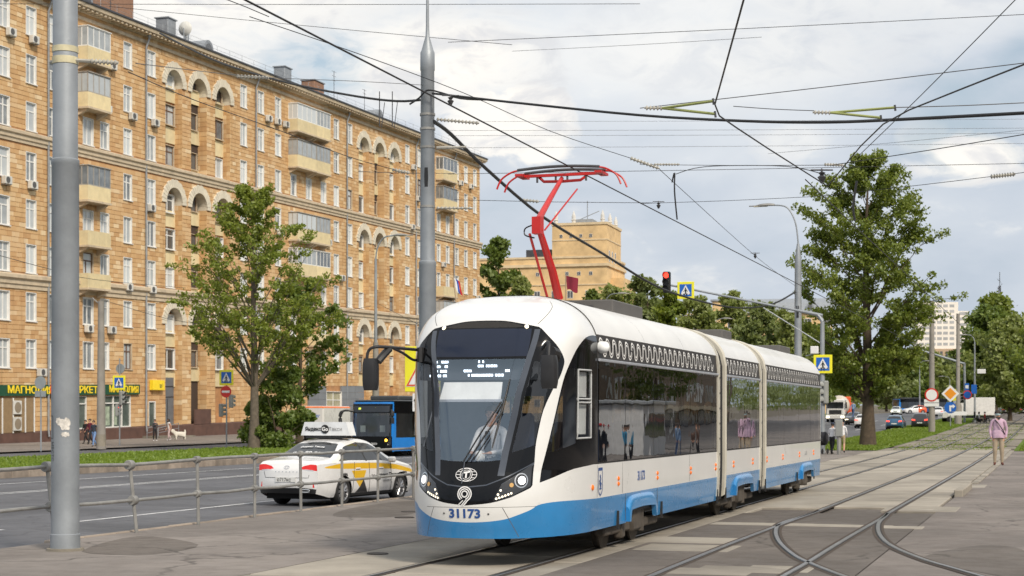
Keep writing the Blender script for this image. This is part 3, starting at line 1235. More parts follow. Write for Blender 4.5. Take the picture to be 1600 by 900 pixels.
text_decal('31173', 0.165, -.006, .735, M_NUM, tram, 'fleet_number', 1.12, 0.006)
for u in (-.115, .112):
    decal('bolt', *disc2(.014, 10), u, .738, M_STEEL, tram)
gl = join2([stroke2(arc(0, 0, .085, 0, 360, 30)[:-1], .009, True), stroke2(arc(0, 0, .15, 0, 360, 36, .088)[:-1], .008, True),
            stroke2([(-.15, 0), (-.085, 0)], .008), stroke2([(.085, 0), (.15, 0)], .008),
            stroke2([(-.125, .04), (-.075, .04)], .007), stroke2([(.125, .04), (.075, .04)], .007), stroke2([(-.125, -.04), (-.075, -.04)], .007), stroke2([(.125, -.04), (.075, -.04)], .007),
            stroke2([(0, -.045), (0, .02)], .024), stroke2([(-.055, .025), (.03, .035), (.055, .05)], .022), stroke2(arc(0, 0, .062, 0, 360, 24)[:-1], .007, True)])
decal('globe_emblem', *gl, -.004, 1.262, M_DECAL, tram, .008)
nine = join2([stroke2(arc(0, .02, .095, -60, 232, 30), .016), stroke2(arc(0, .02, .068, -75, 240, 30), .014), stroke2(arc(0, .02, .04, 0, 360, 24)[:-1], .016, True),
              stroke2(arc(0, .02, .095, -60, 0, 6)[:1] + [(.03, -.085), (-.02, -.14)], .016), stroke2([(.028, -.05), (-.045, -.135)], .013), stroke2([(-.02, -.065), (-.085, -.125)], .012), stroke2([(.06, -.052), (.0, -.125)], .012)])
decal('line_mark', *nine, -.004, .985, M_DECAL, tram, .008)
# small roof lamps above the mask
for u in (-.27, .27):
    decal('position_lamp', *disc2(.028, 12), u, 3.292, M_LED, front, .012)

# wipers
wp = MB()
piv = Vector(TS(-.02, 1.43, .03))
for (a, b) in (((-.02, 1.43), (.148, 2.24)), ((.005, 1.44), (.155, 2.10))):
    pts = [TS(a[0] + (b[0] - a[0]) * k / 6, a[1] + (b[1] - a[1]) * k / 6, .045 + .03 * math.sin(math.pi * k / 6)) for k in range(7)]
    wp.tube(pts, .012, 6)
wp.tube([TS(.03, 1.44, .05), TS(.10, 1.78, .06)], .008, 6)
bl = [TS(.115 + .07 * k / 6, 1.62 + .95 * k / 6, .02) for k in range(7)]
wp.tube(bl, [.006, .012, .014, .016, .014, .012, .006], 6)
wp.build('wiper', M_BLK, tram)
ln = MB()
ln.tube([TS(-.02, 1.43, .012), TS(-.021, 1.14, .012)], .008, 5)
ln.build('mask_seam', M_PIL, tram)

# cab inside: dashboard, partition, blind, display
cb = MB()
du = [-.46 + .92 * k / 16 for k in range(17)]
f0, f1 = [TS(u, .95, -.07) for u in du], [TS(u, 1.40, -.07) for u in du]
b1 = [(max(-1.1, min(1.1, p[0])), max(1.05, p[1] + .03), 1.43) for p in f1]
b0 = [(p[0], p[1], .9) for p in b1]
cb.strip(f0, f1, 0, True).strip(f1, b1).strip(b1, b0)
cb.build('dashboard', M_INTD, tram)
pt = MB()
pt.bx(-1.15, 1.15, 2.12, 2.17, 2.35, 3.0).bx(-1.15, -.35, 2.12, 2.17, .9, 2.35).bx(.75, 1.15, 2.12, 2.17, .9, 2.35).bx(-.35, .75, 2.12, 2.17, .9, 1.5)
pt.split('cab_partition', pm('cab_panel', (.20, .225, .28), .6), tram)
db = MB()
db.add([(-.93, .70, 2.56), (.80, .70, 2.56), (.80, .80, 2.86), (-.93, .80, 2.86)], [(0, 1, 2, 3)])
db.bx(-.93, .80, .82, .95, 2.56, 2.86)
disp = db.build('route_display', M_BOARD, tram)


def led(x0, x1, z, hh=.032, rows=1):
    mb = MB()
    x = x0
    r = random.Random(int(x0 * 1000 + z * 77))
    while x < x1:
        w = r.choice((.012, .018, .03))
        mb.bx(x, min(x1, x + w), .69 + (z - 2.56) * .333, .695 + (z - 2.56) * .333, z, z + hh)
        x += w + .008
    mb.build('led_text', M_LEDW, disp)


for z, sp in ((2.80, ((-.78, -.69), (-.63, -.53))), (2.735, ((-.71, -.64), (-.57, -.53))), (2.67, ((-.70, -.67), (-.63, -.53))), (2.605, ((-.78, -.75), (-.70, -.61), (-.58, -.53)))):
    for a, b in sp:
        led(a, b, z)
for a, b, z in ((-.08, -.06, 2.80), (-.02, .0, 2.80), (-.08, .0, 2.74), (.04, .2, 2.74), (-.28, -.17, 2.672), (.33, .39, 2.672), (-.21, -.19, 2.61), (-.16, .16, 2.61), (.19, .31, 2.61)):
    led(a, b, z)
bd = MB()
bd.add([(-.60, .62, 2.29), (.30, .62, 2.29), (.30, .70, 2.53), (-.56, .70, 2.53)], [(0, 1, 2, 3)], 0).bx(-.66, .32, .605, .635, 2.255, 2.29, 1)
bd.tube([(-.68, .60, 2.2), (-.86, .62, 1.55)], .008, 5, 1).tube([(.33, .60, 2.2), (.22, .62, 1.5)], .008, 5, 1)
bd.build('sun_blind', [M_BLIND, M_TRIM], tram)
cmr = MB()
cmr.lathe([(.0, 1.44), (.07, 1.44), (.075, 1.50), (.06, 1.56), (.03, 1.58), (0, 1.58)], (.0, .6, 0), 12)
cmr.build('dash_camera', M_BLIND, tram)
st_ = MB()
st_.bx(-.05, .45, 1.62, 1.75, 1.25, 2.1, bev=.05).bx(-.05, .45, 1.2, 1.7, 1.2, 1.32, bev=.04)
st_.build('driver_seat', M_SEAT, tram)

# ---- the three bodies
CARS = [(2.2, 11.2, (4.0, 5.85)), (12.1, 16.15, (13.05, 15.2)), (16.95, 26.3, (22.6, 24.7))]
side_v = [.40, .5, .6, .7, .864]


def arch_z(y, a, b):
    """height of the wheel opening at y"""
    q = (y - a) / (b - a)
    if q <= 0.02 or q >= .98:
        return 0
    return .62 + .03 * math.sin(math.pi * q)


PANES = [[(2.28, 3.85), (3.87, 5.75), (5.77, 7.85), (7.87, 11.12)], [(12.22, 14.25), (14.27, 16.05)], [(17.1, 19.6), (19.62, 22.1), (22.12, 24.2), (24.22, 26.2)]]
for ci, (ya, yb, (wa, wb)) in enumerate(CARS):
    body = MB()
    skirt = MB()
    roof = MB()
    band = MB()
    for sg in (1, -1):
        # lower white band, and the window posts
        zz = [.864, 1.1, 1.36]
        body.strip([(sg * t_w(.864), ya, .864), (sg * t_w(.864), yb, .864)], [(sg * t_w(1.1), ya, 1.1), (sg * t_w(1.1), yb, 1.1)], smooth=False)
        body.strip([(sg * t_w(1.1), ya, 1.1), (sg * t_w(1.1), yb, 1.1)], [(sg * 1.25, ya, 1.36), (sg * 1.25, yb, 1.36)])
        ys = [ya] + [wa - .03, wa] + [wa + (wb - wa) * k / 12 for k in range(1, 12)] + [wb, wb + .03] + [yb]
        lo = [max(.40, arch_z(y, wa, wb)) if wa < y < wb else .40 for y in ys]
        for i in range(len(ys) - 1):
            a = [(sg * t_w(v), ys[i], v) for v in [lo[i] + (.864 - lo[i]) * k / 5 for k in range(6)]]
            b = [(sg * t_w(v), ys[i + 1], v) for v in [lo[i + 1] + (.864 - lo[i + 1]) * k / 5 for k in range(6)]]
            skirt.strip(a, b, 0, True)
        # roof quarter shells with a lip over the band
        vs = [3.24, 3.3] + [3.3 + (4.25 - 3.3) * k / 12 for k in range(1, 13)]
        ny = max(1, round((yb - ya) / 3))
        for j in range(ny):
            y0, y1 = ya + (yb - ya) * j / ny + (.004 if j else 0), ya + (yb - ya) * (j + 1) / ny - .004
            prof0 = [(sg * (t_w(v) + .012), y0, t_z(v) + .008) for v in vs]
            prof1 = [(sg * (t_w(v) + .012), y1, t_z(v) + .008) for v in vs]
            roof.strip(prof0, prof1, 0, True)
            roof.strip([(sg * 1.215, y0, 3.238), (sg * 1.215, y1, 3.238)], [prof0[0], prof1[0]], 0)
        band.strip([(sg * 1.252, ya, 2.90), (sg * 1.252, yb, 2.90)], [(sg * t_w(3.235), ya, 3.235), (sg * t_w(3.235), yb, 3.235)])
        body.bx(sg * 1.245, sg * 1.20, ya, yb, 2.80, 2.90, 1)
        body.bx(sg * 1.245, sg * 1.21, ya, yb, 1.35, 1.39, 1)
        # inner cladding under the windows
        body.bx(sg * 1.17, sg * 1.19, ya, yb, .55, 1.34, 2)
    # ends of the body: pale edge frames
    for y in ((yb,) if ci == 0 else (ya, yb) if ci == 1 else (ya, yb)):
        pass
    body.split('side_panel', [M_WHITE, M_BLK, M_INTD], tram)
    skirt.split('skirt', M_BLUE, tram)
    roof.split('roof_shell', M_ROOFW, tram)
    bn = sorted(band.split('ornament_band', M_BAND, tram), key=lambda o: -o.data.vertices[0].co.x)[0]
    # flat white wave print on the band
    orn = MB()
    for sg in (1,):
        per, rr, hz = 0.385, .096, .012
        y = ya + .12
        k = 0
        path = []
        cz = 3.07

        def flush(path):
            if len(path) < 3:
                return
            for w, m, off in ((.072, 0, .004), (.018, 1, .0065)):
                L, F = stroke2(path, w)
                orn.add([(sg * (t_w(min(3.23, z)) + off), yy, z) for yy, z in L], F, m)
        while y + per < yb - .08:
            up = k % 2 == 0
            c = (y + rr, cz + hz if up else cz - hz)
            a = arc(c[0], c[1], rr, 180, 0, 8) if up else arc(c[0], c[1], rr, 180, 360, 8)
            path += a
            y += 2 * rr
            k += 1
            if k % 11 == 10:
                flush(path)
                path = []
                y += .0
        flush(path)
    orn.build('wave_print', [M_ORN, M_BAND], bn)
    tm = MB()
    for sg in (1, -1):
        tm.bx(sg * 1.25, sg * 1.285, ya + .02, yb - .02, 2.855, 2.895, 0, .006)
    tm.split('window_trim', M_TRIM, tram)
    for sg in (1, -1):
        for (p0, p1) in PANES[ci]:
            mb = MB()
            mb.add([(sg * 1.252, p0, 1.385), (sg * 1.252, p1, 1.385), (sg * 1.252, p1, 2.855), (sg * 1.252, p0, 2.855)], [(0, 1, 2, 3)])
            mb.build('side_window', G_SIDE, tram)
        fr = MB()
        eds = [ya + .01] + [p[1] + .01 for p in PANES[ci]]
        for e in eds:
            fr.bx(sg * 1.235, sg * 1.247, e - .035, e + .035, 1.36, 2.86)
        fr.split('window_post', M_BLK, tram)
    # hood over the wheels
    hd = MB()
    for sg in (1,):
        n = 26
        def hp(k, d):
            q = k / n
            y = wa - .02 + (wb - wa + .04) * q
            zt = .79 - .02 * (abs(q - .5) * 2) ** 2 - .16 * max(0, abs(q - .5) * 2) ** 9
            return y, zt
        rows = []
        for k in range(n + 1):
            y, zt = hp(k, 0)
            zb = max(.36, arch_z(y, wa, wb) - .03)
            rows.append([(sg * 1.235, y, zt + .04), (sg * 1.262, y, zt + .03), (sg * 1.285, y, zt - .01), (sg * 1.295, y, zt - .06), (sg * 1.295, y, max(zb, .42) if .05 < k / n < .95 else .42), (sg * 1.22, y, max(zb, .42) if .05 < k / n < .95 else .42)])
        for i in range(n):
            hd.strip(rows[i], rows[i + 1], 0, True)
        hd.add(rows[0], [tuple(range(6))]).add(rows[-1], [tuple(range(5, -1, -1))])
    hd.build('wheel_hood', M_BLUE, tram, ang=40)
    # bogie
    bg = MB()
    ym = (wa + wb) / 2
    for sg in (1, -1):
        bg.bx(sg * .95, sg * 1.12, wa - .9, wb + .75, .24, .40, 0, .03)
        bg.bx(sg * .98, sg * 1.18, ym - .28, ym + .30, .22, .60, 0, .04)
        bg.bx(sg * 1.0, sg * 1.15, wa + .05, wa + .25, .15, .55, 0, .03)
        bg.tube([(sg * 1.12, ym + .35, .2), (sg * 1.12, ym + .35, .62)], .075, 10, 0)
    bg.bx(-1.1, 1.1, ym - .2, ym + .2, .26, .46)
    bog = bg.build('bogie', M_BOGIE, tram)
    for dy in (-.95, .95):
        for sg in (1, -1):
            w = MB().lathe([(.05, -.07), (.28, -.07), (.31, -.05), (.31, .03), (.34, .035), (.34, .07), (.10, .07), (.08, .10), (.05, .10)], (sg * .80, ym + dy, .32), 24, 0, 'x')
            w.build('wheel', M_BOGIE, bog)
    # floor, ceiling, seats, poles
    it = MB()
    it.bx(-1.15, 1.15, ya, yb, .80, .86, 0)
    it.bx(-1.1, 1.1, ya, yb, 3.0, 3.04, 1)
    it.bx(-.85, .85, ya, yb, .42, .80, 0)
    it.split('interior_panel', [M_INTD, M_INT], tram)
    se = MB()
    y = ya + .9
    while y < yb - .8:
        for sg in (1, -1):
            se.prism([(y, 1.25), (y + .5, 1.25), (y + .52, 1.95), (y + .45, 1.95), (y + .41, 1.33), (y, 1.33)], sg * .35, sg * 1.12, 'yz')
        y += 1.5
    se.split('passenger_seat', M_SEAT, tram)
    po = MB()
    y = ya + .6
    while y < yb - .3:
        po.tube([(.4, y, .86), (.4, y, 3.0)], .018, 6).tube([(-.4, y, .86), (-.4, y, 3.0)], .018, 6)
        y += 2.2
    po.split('grab_pole', pm('pole_yellow', (.45, .36, .1), .4), tram)
    if ci != 1 or True:
        bb = MB()
        for y0 in ([5.75, 7.0] if ci == 0 else [12.75, 14.3] if ci == 1 else []):
            bb.bx(1.20, 1.215, y0, y0 + 1.0, 2.12, 2.32, 0).bx(1.2, 1.22, y0 - .02, y0 + 1.02, 2.32, 2.78, 1)
        if ci < 2:
            bb.split('window_vent', [M_BLIND, M_BLK], tram)

# articulations
for ya, yb in ((11.2, 12.1), (16.15, 16.95)):
    ar = MB()
    prof = [(t_w(v) - .05, t_z(v) - .03) for v in [.42 + (3.3 - .42) * k / 14 for k in range(15)] + [3.3 + .9 * k / 10 for k in range(1, 11)]]
    for sg in (1, -1):
        for k in range(8):
            y0, y1 = ya + (yb - ya) * k / 8, ya + (yb - ya) * (k + 1) / 8
            d0, d1 = (0, -.06) if k % 2 else (-.06, 0)
            ar.strip([(sg * (x + d0), y0, z) for x, z in prof], [(sg * (x + d1), y1, z) for x, z in prof])
    ar.split('bellows', M_RUB, tram)
    fr = MB()
    for yy, wd in ((ya, .0), (yb, .0)):
        full = [(t_w(v) + .02, t_z(v) + .03) for v in [.46 + (3.3 - .46) * k / 12 for k in range(13)] + [3.3 + .94 * k / 12 for k in range(1, 13)]]
        w = .30 if yy == ya else .10
        for sg in (1, -1):
            p0 = [(sg * x, yy - .01, z) for x, z in full]
            p1 = [(sg * (x - .02), yy + (w if yy == ya else -w), z - .02) for x, z in full]
            fr.strip(p0, p1, 0, True)
            fr.strip(p0, [(sg * (x - .08), yy - .01, z - .05) for x, z in full])
            fr.strip(p1, [(sg * (x - .10), yy + (w if yy == ya else -w), z - .06) for x, z in full])
    fo = sorted(fr.split('articulation_frame', M_CREAM, tram), key=lambda o: -o.data.vertices[0].co.x)[0]
    rv = MB()
    for k in range(9):
        rv.lathe([(.016, 0), (.016, .012), (0, .014)], (0, 0, 0), 6, 0, 'x') if False else rv.bx(1.262, 1.278, ya + .18, ya + .21, .7 + k * .3, .73 + k * .3)
    rv.split('rivet', M_STEEL, fo)

# rear end wall
rw = MB()
prf = [(t_w(v), t_z(v)) for v in [.42 + (3.3 - .42) * k / 10 for k in range(11)] + [3.3 + .94 * k / 10 for k in range(1, 11)]]
rw.add([(x, 26.3, z) for x, z in prf] + [(-x, 26.3, z) for x, z in reversed(prf)], [tuple(range(2 * len(prf)))])
rw.build('rear_wall', M_WHITE, tram)


def side_y(px, t=-6.33):
    Y = FPX * (-t / CS) / (1650 - px)
    return (Y + SN * t) / CS - TS0


# orange marker lamps, side number, crest, mud flaps, side camera
for px in (966, 1027, 1079, 1118, 1146, 1176, 1198, 1223, 1249, 1271):
    m = MB()
    for z in (1.03, 1.11):
        m.lathe([(.034, 0), (.031, .014), (.018, .022), (0, .024)], (1.25, side_y(px), z), 12, 0, 'x')
    m.split('marker_lamp', M_ORANGE, tram)
m = MB()
m.lathe([(.042, 0), (.038, .018), (0, .03)], (1.245, side_y(926), 1.03), 12, 0, 'x')
m.split('marker_lamp', M_ORANGE, tram)
text('side_number', '31173', 0.21, M_NUM, tram, (1.2515, side_y(1002), 1.10), (math.pi / 2, 0, math.pi / 2), .002, 0.95, 0.003)
text('side_number', '31173', 0.15, pm('number_grey', (.45, .45, .45), .5), tram, (1.2515, side_y(1259), 1.08), (math.pi / 2, 0, math.pi / 2), .002, 1.2, 0.004)
cr = MB()
yc = side_y(938)
for pts, w in (([(-.11, .2), (.11, .2), (.11, -.12), (.06, -.17), (0, -.2), (-.06, -.17), (-.11, -.12)], .02),):
    L, F = stroke2(pts, w, True)
    cr.add([(1.254, yc + a, 1.10 + b) for a, b in L], F)
for pts, w in (([(-.02, .1), (.02, .04), (-.03, -.02), (.03, -.08)], .045), ([(-.06, .02), (.06, -.04)], .025), ([(-.05, -.1), (.05, -.1)], .025), ([(-.1, .18), (.1, .18)], .035)):
    L, F = stroke2(pts, w)
    cr.add([(1.254, yc + a, 1.10 + b) for a, b in L], F)
cr.build('city_crest', M_NUM, tram)
mf = MB()
for px in (966, 1034, 1121, 1134, 1187, 1196, 1246, 1272):
    y = side_y(px)
    mf.bx(1.23, 1.262, y - .02, y + .02, .34, .62)
mf.split('mud_flap', M_RUB, tram)
sc = MB()
sc.lathe([(.0, -.01), (.07, .0), (.09, .06), (.085, .12), (.05, .165), (0, .18)], (1.22, side_y(937), 3.06), 14, 0, 'x')
sc.build('side_camera', M_BLIND, tram)
# opening window frame on the cab side
of = MB()
for q in (owin, [(.645, 2.30), (.86, 2.30), (.86, 2.25), (.655, 2.25)]):
    q2 = densify(q, .05)
    of.tube([TS(u, v, .008) for u, v in q2 + q2[:1]], .014, 6)
of.split('window_frame', pm('frame_grey', (.45, .46, .46), .5), opener)
for v0, v1 in ((1.80, 2.22), (2.33, 2.68)):
    MB().add([TS(.69 - .01 * (v0 > 2), v0, -.05), TS(.84, v0, -.05), TS(.84, v1, -.05), TS(.69 - .03 * (v0 > 2), v1, -.05)], [(0, 1, 2, 3)]).build('pale_backing', M_BLIND, opener)  # white panel added behind the glass to make the pane look pale
sm = MB()
for y in (2.2, 3.68, 8.6):
    sm.bx(1.2495, 1.2508, y - .004, y + .004, .88, 1.35)
for y in (3.9, 6.05):
    sm.bx(1.238, 1.2455, y - .004, y + .004, .44, .86)
sm.split('panel_seam', M_SEAM, tram)

# mirrors
def mirror(pc, w, h, arm, plate=None):
    mb = MB()
    c = px_loc(*pc)
    ns = 10
    rows = []
    for k in range(7):
        q = k / 6
        z = c.z - h / 2 + h * q
        sc_ = 1 - .18 * (abs(q - .5) * 2) ** 4
        rows.append([(c.x + w / 2 * sc_ * a, c.y + .10 * b * sc_, z) for a, b in ((-1, -.4), (-.8, -.9), (.0, -1.1), (.8, -.9), (1, -.4), (1, .5), (.8, .7), (-.8, .7), (-1, .5))])
    n = 9
    vs = [p for r in rows for p in r]
    fs = [(i * n + k, i * n + (k + 1) % n, i * n + n + (k + 1) % n, i * n + n + k) for i in range(6) for k in range(n)]
    mb.add(vs, fs, 0, True)
    mb.add(rows[0], [tuple(range(n - 1, -1, -1))]).add(rows[-1], [tuple(range(n))])
    o = mb.build('wing_mirror', M_BLK, tram, ang=50)
    a = MB()
    for pts, r in arm:
        a.tube(smooth_poly([tuple(px_loc(*p)) for p in pts], 4, False), r, 8)
    a.build('mirror_arm', M_BLK, o)
    return o


mirror((579, 585, 22.9), .21, .44, [([(573, 562, 22.9), (576, 548, 22.9), (587, 542, 22.9), (612, 543, 23.1), (656, 547, 23.6)], .022), ([(612, 543, 23.1), (630, 552, 23.3), (645, 562, 23.5), (656, 562, 23.6)], .02), ([(591, 565, 22.95), (598, 556, 23.0), (608, 545, 23.1)], .055), ([(657, 543, 23.5), (657, 566, 23.5)], .05)])
mirror((858, 581, 21.9), .225, .44, [([(847, 545, 22.3), (853, 537, 22.1), (857, 537, 21.95), (857, 560, 21.9)], .026), ([(868, 562, 22.3), (870, 552, 22.2), (862, 548, 22.0)], .06)])

# roof equipment and pantograph
rb = MB()
for y0, y1, w, h in ((5.5, 7.6, .62, .19), (15.0, 16.1, .62, .17), (23.0, 24.8, .62, .15)):
    rb.bx(-w, w, y0, y1, 3.72, 3.80 + h, 0, .02)
rb.split('roof_box', pm('roof_box_grey', (.10, .095, .09), .6), tram)
pant = empty('pantograph', (0, 0, 0), 0, parent=tram)
pb = MB()
for x in (-.45, .45):
    pb.bx(x * .7 - .04, x * .7 + .04, 3.9, 5.3, 3.82, 3.86)
for y in (4.0, 5.2):
    pb.bx(-.35, .35, y - .04, y + .04, 3.84, 3.875)
pb.split('base_frame', M_STEEL, pant)
la = MB()
la.tube([(0, 4.45, 3.95), (0, 4.1, 4.35), (0, 3.3, 5.02)], [.075, .07, .05], 8)
la.tube([(-.16, 4.35, 3.95), (-.12, 3.28, 4.86)], .022, 6)
la.bx(-.07, .07, 3.22, 3.40, 4.86, 5.12)
la.build('lower_arm', M_RED, pant)
ua = MB()
ua.tube([(0, 3.28, 5.04), (-.09, 4.3, 5.55), (-.17, 5.2, 5.98)], [.055, .045, .035], 8)
ua.tube([(.08, 3.42, 4.93), (.08, 5.25, 5.80)], .014, 6)
ua.tube([(-.57, 5.25, 6.02), (-.48, 5.2, 5.94), (-.17, 5.2, 5.93), (.15, 5.2, 5.94), (.25, 5.25, 6.02)], .026, 6)
ua.build('upper_arm', M_RED, pant)
hd = MB()
hd.bx(-.70, .70, 5.19, 5.25, 6.02, 6.065)
for x in (-.42, .42, -.1, .1):
    hd.tube([(x, 5.22, 5.93), (x, 5.22, 6.03)], .018, 6, 1)
for sg in (-1, 1):
    hd.bx(sg * .62, sg * .74, 5.0, 5.44, 6.02, 6.06)
    for y in (5.02, 5.42):
        hd.tube(smooth_poly([(sg * .62, y, 6.12), (sg * .80, y, 6.09), (sg * .98, y, 5.98), (sg * 1.06, y, 5.82)], 4, False), .016, 6)
for y in (5.02, 5.42):
    hd.tube([(-.70 + 1.4 * k / 10, y, 6.12 + .035 * math.sin(math.pi * k / 10)) for k in range(11)], .026, 6, 1)
hd.v = [(x - .18, y, z) for x, y, z in hd.v]
hd.build('collector_head', [M_RED, M_STEEL], pant)
gd = MB()
gd.tube(smooth_poly([(-.08, 3.3, 5.0), (-.2, 3.3, 4.95), (-.2, 3.3, 4.85), (-.05, 3.3, 4.8)], 4, False), .012, 5)
gd.build('cable', M_BLK, pant)
# ------------------------------------------------------------------ the long stone-faced apartment block
def stone_mat(name, cols, rough=0.85):
    m = bpy.data.materials.new(name)
    m.use_nodes = True
    N = NT(m.node_tree)
    b = N.n['Principled BSDF']
    geo = N.node('ShaderNodeNewGeometry')
    oi = N.node('ShaderNodeObjectInfo')
    r = N.math('FRACT', N.math('ADD', geo.outputs['Random Per Island'], N.math('MULTIPLY', oi.outputs['Random'], 7.3)))
    c = N.ramp(r, cols)
    big = N.noise(geo.outputs['Position'], 0.16, 4.0, 0.6)
    mid = N.noise(geo.outputs['Position'], 2.8, 4.0, 0.6)
    c = N.mix(N.maprange(big, 0.35, 0.7, 0.0, 0.45), c, N.mix(0.5, c, (0.52, 0.29, 0.15)))
    c = N.mix(N.maprange(mid, 0.3, 0.75, 0.0, 0.40), c, N.mix(0.5, c, (0.66, 0.46, 0.27)))
    mp = N.node('ShaderNodeMapping')
    mp.inputs['Scale'].default_value = (1.6, 1.6, 0.09)
    N.link(geo.outputs['Position'], mp.inputs['Vector'])
    stn = N.noise(mp.outputs[0], 1.0, 4.0, 0.6)
    c = N.mix(N.maprange(stn, 0.52, 0.78, 0.0, 0.45), c, N.mix(1.0, c, (0.55, 0.48, 0.42), 'MULTIPLY'))
    N.link(c, b.inputs['Base Color'])
    b.inputs['Roughness'].default_value = rough
    b.inputs['Specular IOR Level'].default_value = 0.25
    MATS[name] = m
    return m


M_STONE = stone_mat('facing_stone', [(0.0, (0.49, 0.285, 0.13)), (0.25, (0.575, 0.36, 0.17)), (0.6, (0.61, 0.40, 0.20)), (0.85, (0.65, 0.455, 0.25)), (1.0, (0.76, 0.60, 0.38))])
M_MORTAR = pm('facade_mortar', (0.42, 0.22, 0.10), 0.9, 0, 0.2, 2.0)
M_CORN = pm('cornice_stucco', (0.56, 0.46, 0.33), 0.85, 0, 0.15, 2.0, dirt=0.45)
M_ARCHW = pm('archivolt_white', (0.68, 0.62, 0.50), 0.8, 0, 0.1, 2.0, isl=.06, dirt=0.25)
M_CREAMP = pm('cream_panel', (0.70, 0.59, 0.36), 0.7, 0, 0.10, 1.6, obj=.08, dirt=0.25)
M_WFRAME = pm('window_white', (0.76, 0.75, 0.72), 0.5, 0, 0.05, 3.0, dirt=0.15)
M_WBROWN = pm('window_brown', (0.13, 0.065, 0.035), 0.5)
M_METALR = pm('roof_metal', (0.06, 0.062, 0.07), 0.5, 0.3, 0.25, 1.2)
M_ZINC = pm('zinc', (0.34, 0.36, 0.38), 0.5, 0.5, 0.15, 3.0)
M_PLINTH = pm('plinth_granite', (0.115, 0.06, 0.045), 0.6, 0, 0.25, 1.5)
M_RECSHADE = pm('recess_shade', (0.06, 0.04, 0.03), 0.9)  # gloom of the deep middle loggias, put into the colour
M_ACW = pm('ac_white', (0.62, 0.61, 0.57), 0.5, 0, 0.08, 4.0, dirt=0.25, obj=.12)
M_GRILL = pm('ac_grille', (0.09, 0.09, 0.09), 0.6)


def pane_mat(name, dark, light, tintx=(1, 1, 1)):
    m = bpy.data.materials.new(name)
    m.use_nodes = True
    N = NT(m.node_tree)
    b = N.n['Principled BSDF']
    oi = N.node('ShaderNodeObjectInfo')
    geo = N.node('ShaderNodeNewGeometry')
    nz = N.noise(geo.outputs['Position'], 1.7, 2.0)
    f = N.math('ADD', N.math('MULTIPLY', oi.outputs['Random'], 0.9), N.math('MULTIPLY', nz, 0.35))
    c = N.ramp(f, [(0.15, dark), (0.55, tuple((a + 2 * q) / 3 for a, q in zip(dark, light))), (0.9, light)])
    N.link(c, b.inputs['Base Color'])
    b.inputs['Roughness'].default_value = 0.08
    b.inputs['Specular IOR Level'].default_value = 0.7
    MATS[name] = m
    return m


M_PANE = pane_mat('house_pane', (0.10, 0.115, 0.13), (0.56, 0.59, 0.60))
M_PANED = pane_mat('dark_pane', (0.025, 0.028, 0.03), (0.12, 0.12, 0.12))

KB = 0.0194
blk = sthing('apartment_building', 102, -72, 0.0, label='long eight-storey apartment block faced in orange stone with white triple arches', cat='building')


def FP(s, x, z):
    """facade point: along the street, outwards, height above the facade's own sloping datum"""
    return (x, s - 102.0, z + KB * (s - 105.7))


def fbox(mb, s0, s1, x0, x1, z0, z1, m=0):
    vs = [FP(s, x, z) for z in (z0, z1) for s, x in ((s0, x0), (s0, x1), (s1, x1), (s1, x0))]
    mb.add(vs, [(3, 2, 1, 0), (4, 5, 6, 7), (0, 1, 5, 4), (1, 2, 6, 5), (2, 3, 7, 6), (3, 0, 4, 7)], m)


SA, SB = 86.0, 206.5
ROWB = [30.2, 26.65, 23.15, 19.45, 15.95, 12.65, 9.1, 5.65]
WH = 2.12
BAYS = [(126.75, 131.15, 135.55), (168.0, 172.4, 176.8)]
TIERS = [(30.0, 23.08), (19.9, 12.58), (9.55, 0.9)]
RO, RI = 2.12, 1.42
WW = 1.32

cols = [88.6, 92.2, 96.0, 99.2, fac_s(6), fac_s(48), fac_s(83), fac_s(107), fac_s(163), fac_s(199), fac_s(236), fac_s(380), fac_s(407), fac_s(434), fac_s(525), fac_s(546), fac_s(636), fac_s(655), fac_s(668), fac_s(713.5), fac_s(727.5), fac_s(741.5)]
bal_a = (fac_s(119), fac_s(155))
bal_c1 = (fac_s(450), fac_s(480))
bal_c2 = (fac_s(480.5), fac_s(502))
bal_e = (fac_s(680.5), fac_s(702.5))
wins = []
for r in range(8):
    for c in cols:
        wins.append((c, r, WW))
    wins.append(((bal_a[0] + bal_a[1]) / 2, r, 1.5))
    wins.append((fac_s(458), r, WW))
    wins.append((fac_s(482), r, WW))
    wins.append((fac_s(505), r, WW))
    wins.append((fac_s(685), r, WW))
    wins.append((fac_s(699), r, WW))
opens = [(c - w / 2, c + w / 2, ROWB[r], ROWB[r] + WH) for c, r, w in wins]
shops = [(fac_s(98), fac_s(135), 0.95, 3.55), (fac_s(163), fac_s(204), 0.95, 3.55), (fac_s(232), fac_s(243), 0.45, 3.0), (94.0, 98.0, .95, 3.55)]
opens += shops


def in_arch(s, z):
    for bay in BAYS:
        for c in bay:
            for zs, zb in TIERS:
                if abs(s - c) < RI and zb <= z <= zs:
                    return True
                if z > zs and math.hypot(s - c, z - zs) < RI:
                    return True
    return False


def arch_gap(z0, z1, grow):
    zm = (z0 + z1) / 2
    g = []
    for bay in BAYS:
        for c in bay:
            for zs, zb in TIERS:
                if zb - .05 <= zm <= zs:
                    g.append((c - RI, c + RI))
                elif zs < zm < zs + RO - .25:
                    h = math.sqrt((RO - .25) ** 2 - (zm - zs) ** 2)
                    g.append((c - h, c + h))
    return g


